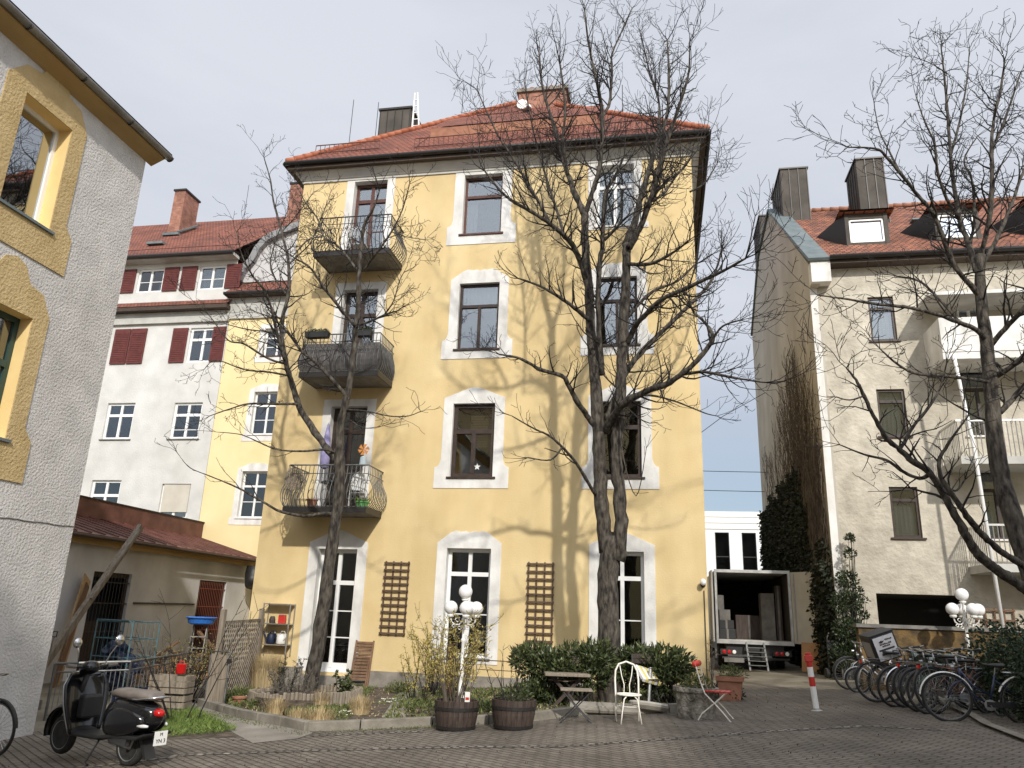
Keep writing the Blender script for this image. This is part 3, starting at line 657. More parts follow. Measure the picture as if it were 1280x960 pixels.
wt=[(-24.05,-22.7,15.75,16.95),(-20.85,-19.5,15.75,16.95)]; w3=[(-24.65,-23.0,12.2,13.9),(-22.0+1.2,-19.45,12.2,13.85)]
w2=[(-24.35,-22.95,8.68,10.35),(-21.0,-19.62,8.68,10.32)]; w1=[(-24.4,-22.95,5.2,6.85),(-20.95,-19.58,5.2,6.7)]
extra=[(-28.0,-26.6,5.2,6.8),(-28.0,-26.6,8.7,10.35),(-28.0,-26.6,12.2,13.85),(-31.5,-30.1,8.7,10.35),(-31.5,-30.1,12.2,13.85)]
holed_wall(white,'facade_wall','white_wall',T,-34,-18.96,G,17.3,wt+w3[1:]+w2+w1+extra,.22,'trim')
MB().box(-34,-18.97,WB+.9,WB+.95,G,17.3).build('interior_walls','room',white,site_=True)
MB().box(-34,-18.97,WB+.96,43,G,17.3).build('rear_walls','white_wall',white,site_=True)
for h in wt: window(white,T,*h,'pfwhite',glass='glassfar',bars=(.45,),dep=.08,fw=.09,curtain=('full','curtain'))
for h in w3[1:]+extra: window(white,T,*h,'pfwhite',glass='glassfar',transom=.66,dep=.08,fw=.1)
for i,h in enumerate(w2): window(white,T,*h,'pfwhite',glass='glassfar',transom=.66,dep=.1,fw=.1,sill='slab',bars=(.35,) if i else ())
window(white,T,*w1[0],'pfwhite',glass='glassfar',transom=.6,dep=.1,fw=.1,sill='slab')
w=window(white,T,*w1[1],'pfwhite',dep=.1,fw=.1,sill='slab',label='white window with its beige roller blind almost closed')
MB(T).box(w1[1][0]+.08,w1[1][1]-.05,.04,.07,w1[1][2]+.3,w1[1][3]-.02).build('roller_blind','blind',w,site_=True)
def shutter(a,b,c,e,par=white,lab=None):
    m=MB(T); m.box(a,b,-.07,-.02,c,e)
    for k in range(int((e-c-.2)/.09)): m.box(a+.07,b-.07,-.085,-.07,c+.1+k*.09,c+.1+k*.09+.055)
    o=m.build('shutter','shutter',par,site_=True)
    if lab: o['label']=lab
for h in wt: shutter(h[0]-.88,h[0]-.1,h[2],h[3]); shutter(h[1]+.06,h[1]+.82,h[2],h[3])
h=w3[0]; shutter(h[0],(h[0]+h[1])/2-.025,h[2],h[3],lab='closed shutter leaf'); shutter((h[0]+h[1])/2+.025,h[1],h[2],h[3],lab='closed shutter leaf')
h=w3[1]; shutter(h[0]-.85,h[0]-.1,h[2],h[3]); shutter(h[1]-.18,h[1]+.45,h[2],h[3])
# ledge roof, cornice, eaves
m=MB(); m.roof((-34,WB-.5,14.82),(-18.9,WB-.5,14.82),(-18.9,WB-.01,15.22),(-34,WB-.01,15.22)); m.build('ledge_roof','tiles',white,site_=True)
MB(T).prism([(-34,0),(-18.93,0)][:0] or [(-34,14.1),(-18.93,14.1),(-18.93,14.62),(-34,14.62)],-.14,-.001).build('cornice','cornice',white,site_=True)
MB(T).box(-34,-18.9,-.48,-.14,14.62,14.8).build('ledge_board','wooddark',white,site_=True)
MB(T).box(-34.3,-18.9,-.55,-.01,17.18,17.32).build('eave_boards','cornice',white,site_=True)
MB(T).tube([(-34.3,-.62,17.3),(-18.9,-.62,17.3)],.1,8).build('gutter','gutter',white,site_=True)
m=MB(); m.roof((-34.5,WB-.6,17.34),(-18.95,WB-.6,17.34),(-18.95,31.2,19.132),(-12,31.2,19.132),(-12,36.2,23.2),(-34.5,36.2,23.2)).roof((-12,43,17.3),(-34.5,43,17.3),(-34.5,36.2,23.2),(-12,36.2,23.2)); roofw=m.build('roof','tiles',white,site_=True)
m=MB(); zz=17.55
m.tube([(-34,WB-.25,zz+.3),(-18.8,WB-.25,zz+.3)],.02,4)
for k in range(76): m.tube([(-34+k*.2,WB-.25,zz),(-34+k*.2,WB-.25,zz+.3)],.014,4)
m.build('snow_guard','redsheet',roofw,site_=True)
MB().box(-25.54,-24.9,33,34.3,19.5,23.3).build('brick_chimney',M['brickobj'],white,site_=True)
MB().box(-25.6,-24.84,32.94,34.36,23.3,23.4).build('chimney_cap','gutter',white,site_=True)
MB().bar((-24.85,32.9,20.75),(-24.85,34.4,21.9),.14,.08).box(-25.7,-24.75,32.8,33,20.55,20.68).build('chimney_flashing','lead',white,site_=True)
MB().bar((-24.9,31.0,19.0),(-24.0,31.0,19.0),.5,.12).build('roof_window','lead',white,site_=True)
m=MB(); m.box(-18.75,-18.05,33,34.3,19,23.2); 
t=thing('rear_chimney','brick chimney rising behind the left corner of the main yellow house','chimney',(-18.4,33,19)); m.build('stack',M['brickobj'],t,site_=True)
MB().box(-18.8,-18.0,32.95,34.35,23.2,23.3).build('cap','gutter',t,site_=True)
MB().tube([(-22.2,34.6,21.5),(-22.2,34.6,24.4)],.015,4).build('antenna','gutter',white,site_=True)
# ======================= SHED =======================
shed=thing('shed','long low outbuilding with dirty white wall and rusty red sheet roof beside the white house','shed',(-17.3,21,-.8))
T=sidef(-16.12)
sh=[(20.35,22.05,-.8,2.6),(25.8,27.6,-.8,2.62)]
holed_wall(shed,'front_wall','shed',T,11.0,29.55,-1.2,3.5,sh,.2)
MB().box(-18.6,-17.3,11,29.5,-1.2,3.6).build('interior_walls','room',shed,site_=True)
MB().add([(-18.65,11,-1.2),(-16.12,11,-1.2),(-16.12,11,3.5),(-18.65,11,4.3)],[(0,1,2,3)]).build('end_wall','shed',shed,site_=True,recalc=False)
for i,h in enumerate(sh):
    m=MB(T); a,b,c_,e=h
    m.box(a,b,.1,.14,e-.14,e).box(a,a+.12,.1,.14,c_,e-.14).box(b-.12,b,.1,.14,c_,e-.14)
    if i==0: m.box(a+.12,a+.75,.11,.13,c_,1.2)
    d_=m.build('door_frame','pfbrown',shed,site_=True)
    g=MB(T); n=16 if i else 12
    for k in range(1,n): u=a+(b-a)*k/n; g.tube([(u,.03,c_+.2),(u,.03,e-.03)],.009,4)
    for zz in (c_+.9,c_+1.7,c_+2.5,e-.3): g.box(a,b,.02,.035,zz,zz+.03)
    g.build('security_grille',M['iron'] if not i else nmat('rusty_bars',(.20,.06,.035),.8),shed,site_=True)
m=MB(); P=[(-15.7,3.58),(-18.7,4.42)]
m.prism([(-15.7,3.52),(-18.7,4.36),(-18.7,4.42),(-15.7,3.58)],11,29.58,'xz')
rf=m.build('roof','redsheet',shed,site_=True)
m=MB()
for k in range(32): bb=11.3+k*.58; m.bar((-15.7,bb,3.61),(-18.7,bb,4.45),.03,.04)
m.build('roof_seams','redsheet',rf,site_=True)
MB().box(-18.78,-18.7,11,29.58,4.2,5.05).build('flashing','redsheet',shed,site_=True)
MB().box(-18.83,-18.66,11,29.58,5.05,5.09).build('flashing_cap','gutter',shed,site_=True)
MB().box(-15.95,-15.9,11,29.5,3.3,3.5).box(-16.1,-15.95,11,29.5,3.46,3.5).build('fascia_board','ochrewood',shed,site_=True)
MB().tube([(-15.64,11,3.50),(-15.64,29.55,3.50)],.045,8).build('gutter','wooddark',shed,site_=True)
MB(T).tube([(22.3,-.03,1.75),(25.6,-.03,1.78)],.03,6).build('wall_pipe','iron',shed,site_=True)
# duct / box under eave at the far end
t=thing('extractor_hood','black conical extractor pipe under the far end of the shed eave','duct',(-15.6,28.6,2.55))
MB().tube([(0,0,.75),(0,-.0,.45),(.05,-.15,.2),(.1,-.3,0)],[.3,.34,.3,.24],12).build('pipe','blackp',t,smooth=True)
# ======================= LEFT GREY-WHITE ROUGHCAST HOUSE =======================
LS=-10.02
lh=thing('roughcast_house','close grey-white roughcast house with ochre-bordered windows filling the left edge','house',(LS,12,-.6))
T=sidef(LS)
LW=[(8.98,10.02,7.72,9.68),(8.98,10.1,4.14,6.15),(5.2,6.9,7.72,9.68),(5.2,6.9,4.14,6.15),(1.0,2.7,7.72,9.68),(1.0,2.7,4.14,6.15)]
holed_wall(lh,'facade_wall','roughcast',T,-8,11.93,-1.3,10.6,LW,.3,'revyellow')
m=MB(); m.add([(LS,11.93,-1.3),(-22,11.93,-1.3),(-22,11.93,10.6),(LS,11.93,10.6)],[(0,1,2,3)]).add([(LS,-8,-1.3),(-22,-8,-1.3),(-22,-8,10.6),(LS,-8,10.6)],[(0,1,2,3)]).add([(-22,-8,-1.3),(-22,11.93,-1.3),(-22,11.93,10.6),(-22,-8,10.6)],[(0,1,2,3)])
m.build('rear_walls','roughcast',lh,site_=True,recalc=False)
MB().box(-14,-13.9,-7.9,11.8,-1.2,10.5).box(-14,LS-.32,-7.9,11.8,3.2,3.4).box(-14,LS-.32,-7.9,11.8,6.8,7.0).build('interior_walls','room',lh,site_=True)
def lsur(h,first):
    a,b,c,e=h; m=MB(T); j=.40; d=-.022
    # irregular ochre painted border with stepped foot and baroque head
    m.prism([(a-j,c+.25),(a,c+.25),(a,e),(a-j,e)],d,-.001)
    m.prism([(b,c+.25),(b+j*.8,c+.25),(b+j*.8,e),(b,e)],d,-.001)
    m.prism([(a-j,e),(b+j*.8,e),(b+j*.8,e+.12),(b+.1,e+.46),(b-.2,e+.52),(b-.35,e+.78),((a+b)/2,e+.86),(a+.35,e+.78),(a+.2,e+.52),(a-.1,e+.46),(a-j,e+.12)],d,-.001)
    m.prism([(a-j-.12,c-.62),(b+j+.1,c-.62),(b+j+.1,c+.05),(b+j*.8,c+.25),(b,c+.25),(b,c),(a,c),(a,c+.25),(a-j,c+.25),(a-j-.12,c+.05)],d,-.001)
    m.build('window_border','roughyellow',lh,site_=True)
for i,h in enumerate(LW):
    lsur(h,i)
    if i%2==0: window(lh,T,*h,'pfwhite',mull=False,dep=.24,fw=.07,glass='glasssky',curtain=('full' if i==0 else 'right','curtain'),sill='lead',label='upper window with a single pane and a curtain' if i==0 else None)
    else: window(lh,T,*h,'pfgreen',mull=True,transom=.6,dep=.22,fw=.09,sill='lead',curtain=('full','curtain'))
# eave
m=MB(); m.prism([(-9.74,10.42),(-9.74,10.52),(-10.02,10.62),(-10.02,10.28)],-8.4,12.1,'xz'); m.build('eave_boards','ochrewood',lh,site_=True)
MB().tube([(-9.69,-8.5,10.50),(-9.69,12.2,10.50)],.065,12).build('gutter','zincgutter',lh,site_=True,smooth=True)
m=MB()
for k in range(14): 
    b=12.2-k*1.25; m.tube([(-9.69+.075*math.cos(a),b,10.50+.075*math.sin(a)) for a in [math.pi*(1+j/6) for j in range(7)]],.014,4)
m.build('gutter_hook','gutter',lh,site_=True)
m=MB(); m.roof((-9.66,-8.6,10.585),(-9.66,12.22,10.585),(-16,12.22,13.25),(-16,-8.6,13.25)).roof((-22.4,12.22,10.585),(-22.4,-8.6,10.585),(-16,-8.6,13.25),(-16,12.22,13.25)); m.build('roof','tiles',lh,site_=True)
m=MB(); m.add([(-9.66,12.2,10.46),(-16,12.2,13.1),(-22.4,12.2,10.46),(-9.66,12.2,10.58),(-16,12.2,13.24),(-22.4,12.2,10.58)],[(0,1,4,3),(1,2,5,4)]).add([(LS,11.93,10.6),(-16,11.93,13.2),(-22,11.93,10.6)],[(0,1,2)]).add([(-9.72,11.9,10.45),(-9.72,12.2,10.45),(-16,12.2,13.08),(-16,11.9,13.08)],[(0,1,2,3)]); m.build('verge','gutter',lh,site_=True,recalc=False)
m=MB(T)
pts=[(12.0-.07*i*1.0,-.008,2.99+.006*math.sin(i*.7)+.003*math.sin(i*2.1)-.0015*i) for i in range(60)]
m.tube([(u,d,z) for u,d,z in pts if u<11.95],.009,4); m.build('wall_cable','zincgutter',lh,site_=True)
# ======================= RIGHT CREAM HOUSE =======================
RBb=23.0; GS=4.97
rh=thing('cream_house','tall cream house with ivy-covered blank side wall and orange tiled roof on the right','house',(8,RBb,.3))
T=front(RBb)
RW=[(6.36,7.1,4.2,5.6),(6.3,7.06,7.05,8.45),(6.33,7.05,9.95,11.35),(8.75,9.4,9.95,11.4),(8.6,9.4,7.05,9.1),(8.7,9.5,4.2,6.2),(10.6,11.4,9.95,11.4),(10.6,11.6,6.95,9.1),(10.6,11.6,4.1,6.2),(9.6,11.8,.6,2.3)]
cp=(5.75,7.95,-.2,2.7)
holed_wall(rh,'facade_wall','cream',T,GS,22,-.4,12.5,RW+[cp],.16)
MB().box(GS+.3,22,RBb+3,RBb+3.1,-.4,12.4).build('interior_walls','room',rh,site_=True)
# blank gable wall
gp_=[(RBb,-.4),(37,-.4),(37,15.3),(35.5,16.3),(33.0,17.7),(29.5,17.95),(RBb-.25,12.35),(RBb-.25,11.75),(RBb,11.7)]
m=MB(); m.prism(gp_,GS-.25,GS,'yz'); m.build('gable_wall','gable',rh,site_=True)
MB().box(GS-.262,GS-.06,RBb-.02,RBb-.002,-.4,11.75).build('corner_strip','trim',rh,site_=True)
MB().box(GS-.262,GS+.3,RBb-.42,RBb-.021,11.75,12.42).build('corner_block','trim',rh,site_=True)
m=MB(); m.bar((GS-.02,RBb-.5,12.45),(GS-.02,29.5,18.08),.62,.10,up=(0,-1,1)); m.bar((GS-.02,29.5,18.08),(GS-.02,33,17.85),.62,.1).bar((GS-.02,33,17.85),(GS-.02,37,15.4),.62,.1); m.build('gable_coping','lead',rh,site_=True)
rsl=(17.9-12.55)/(29.5-(RBb-.45))
def rr(b): return 12.55+(b-RBb+.45)*rsl
m=MB(); m.roof((GS+.25,RBb-.45,12.55),(22,RBb-.45,12.55),(22,29.5,17.9),(GS+.25,29.5,17.9)).roof((22,37,15.3),(GS,37,15.3),(GS,29.5,17.9),(22,29.5,17.9)); rfr=m.build('roof','tiles3',rh,site_=True)
m=MB()
for k in range(50): m.tube([(GS+.4+k*.34,29.5,17.93),(GS+.4+k*.34+.36,29.5,17.93)],[.12,.09],7)
m.build('ridge_tiles','terra',rfr,site_=True,smooth=True)
MB(T).box(GS+.3,22,-.42,-.001,12.33,12.48).build('eave_boards','wooddark',rh,site_=True)
MB(T).tube([(GS+.3,-.5,12.5),(22,-.5,12.5)],.08,8).build('gutter','gutter',rh,site_=True,smooth=True)
for i,h in enumerate(RW):
    cur=[('low','curtain'),('full','curtain'),('low','curtain'),None,('low','curtain'),('full','curtain'),None,None,None,None][i]
    window(rh,T,*h,'pfbrown' if i!=3 else 'pfwhite',mull=i>2,transom=.74 if i<3 else .66,low_only=True,dep=.06,fw=.07,sill='pfbrown' if i<3 else 'trim',curtain=cur,name='window' if i<9 else 'garage_window')
MB(T).box(5.6,8.0,.165,4.5,2.68,2.9).build('carport_ceiling','room',rh,site_=True)
# dormers
def dormer(s,b,w=1.05):
    z0=rr(b); h=1.15
    d=MB(); d.box(s-w/2-.12,s-w/2,b,b+2.2,z0-.1,z0+h).box(s+w/2,s+w/2+.12,b,b+2.2,z0-.1,z0+h).box(s-w/2,s+w/2,b+.02,b+.1,z0-.1,z0+.1).box(s-w/2,s+w/2,b+.02,b+.1,z0+h-.22,z0+h)
    o=d.build('dormer','sheet',rfr,site_=True)
    m=MB(); m.box(s-w/2,s-w/2+.06,b+.05,b+.1,z0+.1,z0+h-.22).box(s+w/2-.06,s+w/2,b+.05,b+.1,z0+.1,z0+h-.22).box(s-w/2,s+w/2,b+.05,b+.1,z0+.1,z0+.16).box(s-w/2,s+w/2,b+.05,b+.1,z0+h-.28,z0+h-.22)
    m.build('window_frame','pfwhite',o,site_=True)
    MB().box(s-w/2+.03,s+w/2-.03,b+.12,b+.13,z0+.1,z0+h-.25).build('pane',glass_hi,o,site_=True)
    # hipped dormer hood
    m=MB(); a,c_=s-w/2-.3,s+w/2+.3; zt=z0+h+.02; bb=b-.18; be=b+(zt-z0)/rsl+.25
    m.roof((a,bb,zt),(c_,bb,zt),(s+.2,bb+.9,zt+.42),(s-.2,bb+.9,zt+.42)); m.roof((c_,bb,zt),(c_,be,zt),(s+.2,be+.7,zt+.42),(s+.2,bb+.9,zt+.42)); m.roof((a,be,zt),(a,bb,zt),(s-.2,bb+.9,zt+.42),(s-.2,be+.7,zt+.42)); m.add([(a,bb,zt-.05),(c_,bb,zt-.05),(c_,be,zt-.05),(a,be,zt-.05)],[(0,1,2,3)])
    m.roof((s-.2,bb+.9,zt+.42),(s+.2,bb+.9,zt+.42),(s+.2,be+.7,zt+.42),(s-.2,be+.7,zt+.42)); 
    m.build('dormer_roof','tiles3',o,site_=True)
    ch=MB()   # sloping dark cheeks
    ch.add([(s-w/2-.12,b,z0),(s-w/2-.12,b,z0+h),(s-w/2-.75,b+1.3,rr(b+1.3)),(s-w/2-.4,b+.3,rr(b+.3))],[(0,1,2,3)]); ch.build('cheek','gutter',o,site_=True,recalc=False)
glass_hi=glassmat('dormer_glass',.7)
for s in (6.75,9.4,12.1,14.9): dormer(s,23.75)
def mch(name,a,b,c_,par,lab=None):
    m=MB(); m.box(a,a+b[0],c_[0],c_[1],b[1],b[2]); o=m.build(name,'sheet',par,site_=True)
    m=MB(); 
    for k in range(1,4): m.box(a+b[0]*k/3.-.03,a+b[0]*k/3.,c_[0]-.03,c_[0],b[1],b[2])
    for k in range(1,5): q=c_[0]+(c_[1]-c_[0])*k/5; m.box(a-.03,a,q,q+.03,b[1],b[2])
    m.box(a-.05,a+b[0]+.05,c_[0]-.05,c_[1]+.05,b[2],b[2]+.06)
    m.build('seams','gutter',o,site_=True)
mch('metal_chimney',5.0,(1.0,14,19.0),(28.0,30.3),rh)
mch('metal_chimney',4.75,(.9,14,19.4),(32.4,34.6),rh)
mch('metal_chimney',7.45,(.95,14,18.4),(26.7,28.2),rh)
MB().bar((8.95,26.4,rr(26.4)+.05),(9.65,26.4,rr(26.4)+.05),.5,.05).build('roof_window','lead',rfr,site_=True)
# projecting bay of balconies on the right with white downpipe
def rbal(z,s0,kind):
    bal=MB(T).box(s0,12.6,-1.3,-.002,z-.2,z).build('balcony','cornice' if kind!='solid' else 'trim',rh,site_=True)
    if kind=='solid':
        MB(T).box(s0,12.6,-1.32,-1.24,z,z+1.0).box(s0,s0+.08,-1.24,-.0,z,z+1.0).build('parapet','trim',bal,site_=True)
    else:
        m=MB(T)
        for k in range(int((12.6-s0)/.11)): m.tube([(s0+.02+k*.11,-1.26,z),(s0+.02+k*.11,-1.26,z+.95)],.014,4)
        for k in range(11): m.tube([(s0+.02,-1.26+k*.115,z),(s0+.02,-1.26+k*.115,z+.95)],.014,4)
        m.box(s0,12.6,-1.28,-1.24,z+.95,z+1.0).box(s0,s0+.04,-1.24,0,z+.95,z+1.0)
        m.build('railing','alu',bal,site_=True)
rbal(3.45,8.15,'r'); rbal(6.2,7.85,'r'); rbal(9.1,7.75,'solid')
MB(T).box(7.6,12.6,-1.3,-.002,10.8,10.9).build('canopy_slab','trim',rh,site_=True)
MB(T).tube([(8.0,-1.36,9.0),(8.0,-1.42,8.6),(8.15,-1.42,6.5),(8.25,-1.42,1.0)],.05,8).build('downpipe','pfwhite',rh,site_=True,smooth=True)
# small wooden trellis on the cream house
def trellis(label,base,w,h,nx,nz,mat='woodt',rz=0,group='wooden wall trellises'):
    t=thing('wall_trellis',label,'trellis',base,rz,group)
    m=MB()
    for k in range(nx): u=w*k/(nx-1); m.box(u-.02,u+.02,-.05,-.03,0,h)
    m.build('upright',mat,t)
    m=MB()
    for k in range(nz): z=.05+(h-.1)*k/(nz-1); m.box(-.04,w+.04,-.075,-.05,z-.022,z+.022)
    m.build('crossbar',mat,t); return t
trellis('tall dark wooden trellis on the yellow wall left of the white globe lamp',(-6.84,FB,1.2),.60,1.8,4,11)
trellis('tall dark wooden trellis on the yellow wall left of the double-trunked tree',(-3.16,FB,.98),.60,2.08,4,12)
trellis('short wooden trellis on the cream house wall beside the white downpipe',(8.15,RBb-.02,1.55),.9,.85,5,4,'woodb')
# yellow-brown boundary wall
t=thing('boundary_wall','low weathered yellow-brown wall behind the bicycles','wall',(6,19.6,.3))
mb=MB(); mb.box(-1.55,9,0,.25,-.4,1.5); mb.build('masonry',tex('weathered_ochre_wall',(.065,.05,.033),(.23,.145,.055),2.6,9,.95,.8,12,.03,big=(1.2,.5,(1,1,.6)),lo=.38,hi=.62),t)
MB().box(-1.6,9,-.05,.3,1.5,1.58).build('coping','slab',t)
# ======================= MODERN WHITE BUILDING FAR BEHIND =======================
mo=thing('office_building','low modern white office block with dark window bays far behind the truck','office',(5,60,0)); T=front(60)
hs=[(-3.6+1.93*k,-3.6+1.93*k+1.02,5.55,8.3) for k in range(14)]+[(-3.6+1.93*k,-3.6+1.93*k+1.02,1.5,4.2) for k in range(14)]
holed_wall(mo,'facade_wall',nmat('white_panels',(.72,.73,.74),.5),T,-6,26,-1,9.8,hs,.3)
for k in range(3): MB(T).box(-6,26,-.06,-.001,8.55+k*.45,8.95+k*.45).build('parapet_panel','white',mo,site_=True)
for h in hs[:14]: window(mo,T,*h,nmat('anthracite_frame',(.05,.055,.06),.5) if False else 'gutter',mull=False,transom=.36,dep=.15,fw=.06)
MB(T).box(-6,26,.9,12,-1,9.7).build('rear_walls',M['room'],mo,site_=True)
# overhead wires
for i,(z1,z2) in enumerate(((9.1,12.3),(8.3,8.2),(7.6,7.5))):
    t=thing('overhead_wire',['sloping overhead wire across the gap of sky, uppermost of three','level overhead wire across the gap of sky, middle of three','level overhead wire across the gap of sky, lowest of three'][i],'wire',(1,34+i,z1),0,'wires across the sky gap')
    MB().tube([(0,0,0),(1.9,0,(z2-z1)*.45),(5.0,0,(z2-z1))],.014,4).build('cable','gutter',t)
# ======================= TRUCK =======================
tb=gp(945,838); TB=26.0; t0=gz(2.9,TB)
tr=thing('removal_truck','white box truck seen from behind with its rear doors open, parked in the lane','truck',(2.86,TB,t0))
w=1.13; zf=.78; zt=2.95
m=MB(); 
m.box(-w,-w+.05,0,6.5,zf,zt).box(w-.05,w,0,6.5,zf,zt).box(-w+.05,w-.05,0,6.5,zt-.05,zt).box(-w+.05,w-.05,0,6.5,zf,zf+.08).box(-w+.05,w-.05,6.45,6.5,zf+.08,zt-.05)
m.build('cargo_box','truckw',tr)
MB().box(-w-.02,-w+.05,-.04,0,zf-.04,zt+.03).box(w-.05,w+.02,-.04,0,zf-.04,zt+.03).box(-w+.05,w-.05,-.04,0,zt-.06,zt+.03).box(-w+.05,w-.05,-.04,0,zf-.04,zf+.06).build('rear_frame','alu',tr)
MB().box(-w+.055,-w+.07,.05,6.4,zf+.1,zt-.06).box(w-.07,w-.055,.05,6.4,zf+.1,zt-.06).box(-w+.1,w-.1,6.3,6.4,zf+.1,zt-.06).build('lining',nmat('shade_darkened_plywood',(.035,.027,.022),.9),tr)  # plywood colour darkened to stand in for shade inside the box
# doors: left one folded forward along the side, right one swung out
d=MB(); d.box(-w-.12,-w-.07,-.02,1.15,zf,zt).build('rear_door','truckw',tr)['label']='left rear door folded along the side'
d=MB(); a=R(-54); 
def rot2(x,y,a): return (x*math.cos(a)-y*math.sin(a),x*math.sin(a)+y*math.cos(a))
ps=[rot2(x,y,a) for x,y in ((0,0),(1.12,0),(1.12,.05),(0,.05))]
d.prism([(w+.03+x,-.02+y) for x,y in ps],zf+.03,zt-.02,'xy'); do=d.build('rear_door','truckw',tr); do['label']='right rear door swung outwards'
h=MB()
for dd in (.15,.95): x,y=rot2(dd,-.03,a); h.tube([(w+.03+x,-.02+y,zf+.1),(w+.03+x,-.02+y,zt-.1)],.015,6)
h.build('lock_rod','alu',do)
m=MB(); m.box(-.85,.85,.1,7.8,.42,.74).box(-1.0,1.0,.0,.08,.3,.36); m.build('chassis','blackp',tr)
MB().box(-1.05,1.05,7.0,8.9,.5,2.2).build('cab','truckw',tr,bevel=.08)
for s,bb in ((-1,1.6),(1,1.6),(-1,7.6),(1,7.6)):
    wl=MB(); wl.lathe([(.2,-.14),(.42,-.14),(.45,-.1),(.45,.1),(.42,.14),(.2,.14)],20,(s*.88,bb,.45),'x').build('wheel','rubber',tr,smooth=False)
    MB().lathe([(.001,-.1),(.2,-.12),(.24,-.1),(.24,.1),(.001,.1)],16,(s*.88,bb,.45),'x').build('rim','steel',wl) if False else None
for s in (-1,1):
    lb=MB().box(s*.78-.27,s*.78+.27,-.06,0,.42,.58).build('tail_lamp','blackp',tr)
    for k,mt in enumerate(('redlens','redlens','white')): MB().lathe([(.001,-.09),(.055,-.085),(.06,-.06)],12,(s*.78-.16+k*.15,0,.5),'y').build('lens',mt,lb)
MB().box(-.95,-.35,-.10,-.07,.2,.33).build('number_plate','slab',tr)
st=MB()
for s in (-.02,.5):
    st.bar((s-.25,-.05,zf+.02),(s-.22,-.55,0),.05,.02)
for k in range(5):
    f=(k+.5)/5; st.box(-.25,.27,-.08-.45*(1-f)-.06,-.08-.45*(1-f)+.06,.08+f*.62,.10+f*.62)
st.build('loading_steps','ironlight',tr)
# load, in darker materials that carry the shade of the truck interior
def carton(label,s,d,z,w_,h_,dp,mat,group='goods inside the truck',name='carton'):
    t=thing(name,label,'box' if name=='carton' else name.replace('_',' '),(2.86+s,TB+d,t0+z),0,group)
    MB().box(-w_/2,w_/2,0,dp,0,h_).build('body',mat,t,bevel=.01)
    MB().box(-.03,.03,-.003,dp+.003,.0,h_+.003).build('tape' if name=='carton' else 'door_gap','slab',t)
    return t
zz=zf+.085
carton('tall pale grey cabinet on the right inside the truck',.55,.9,zz,.42,1.45,.6,M['slab'],name='cabinet')
carton('slim brown cupboard between the cabinet and the right side of the truck',.9,1.0,zz,.2,1.7,.5,M['woodd'],name='cupboard')
carton('dark wooden chest in the middle of the truck floor',.0,1.4,zz,.85,.75,.6,M['woodd'],name='chest')
carton('lowest of the grey boxes stacked at the left inside the truck',-.78,.35,zz,.5,.3,.5,M['blackp'])
carton('middle of the grey boxes stacked at the left inside the truck',-.8,.38,zz+.305,.46,.26,.45,M['blackp'])
carton('topmost pale box of the stack at the left inside the truck',-.84,.4,zz+.57,.34,.32,.4,M['slab'])
carton('upright white box standing behind the stack at the left inside the truck',-.92,.95,zz,.22,1.35,.3,M['slab'])
bx=gp(1003,840)
t=thing('cardboard_panel','large brown cardboard panel leaning under the open right truck door','cardboard',(4.38,TB-1.0,gz(4.38,25.0)),R(-30),None,(R(-8),0))
MB().box(-.38,.38,0,.04,0,.82).build('sheet','card',t)
MB().box(-.37,-.02,-.006,0,.02,.79).build('fold','card',t)
t=thing('hand_truck','dark hand trolley standing behind the red and white bollard','trolley',(4.55,TB-3.2,gz(4.55,22.8)),R(10))
for s in (-1,1): MB().tube([(s*.2,0,.1),(s*.2,0,1.0),(s*.12,.05,1.15)],.02,6).build('rail','blackp',t); MB().lathe([(.001,-.03),(.12,-.03),(.13,0),(.12,.03),(.001,.03)],14,(s*.27,.02,.13),'x').build('wheel','rubber',t)
MB().box(-.2,.2,-.02,.02,.5,.95).build('back_plate','blackp',t); MB().box(-.22,.22,-.25,0,.02,.04).build('toe_plate','blackp',t)
# ======================= HOUSES BEHIND THE CAMERA (they shade the yard) =======================
def backhouse(s0,s1,b0,b1,h,label):
    t=thing('courtyard_house',label,'house',((s0+s1)/2,b0,0))
    hs=[(s,s+1.2,z,z+1.7) for s in [s0+1.5+3*k for k in range(int((s1-s0-2)/3))] for z in [1+3.2*j for j in range(int((h-2)/3.2))]]
    Tb=lambda u,d,z:(u,b0-d,z)
    holed_wall(t,'facade_wall','yellow_pale',Tb,s0,s1,-1,h,hs,.2)
    MB().box(s0,s1,b1,b0-.21,-1,h-.01).build('core','white_wall',t,site_=True)
    m=MB(); m.roof((s1+.3,b0+.4,h),(s0-.3,b0+.4,h),(s0-.3,(b0+b1)/2,h+1.0),(s1+.3,(b0+b1)/2,h+1.0)).roof((s0-.3,b1,h),(s1+.3,b1,h),(s1+.3,(b0+b1)/2,h+1.0),(s0-.3,(b0+b1)/2,h+1.0)); m.build('roof','tiles',t,site_=True)
backhouse(11.4,34,-6,-16,17.8,'tall pale house behind the viewer, closing the yard on the right')
backhouse(-18,.6,-9,-19,14.9,'lower pale house behind the viewer, closing the yard on the left')
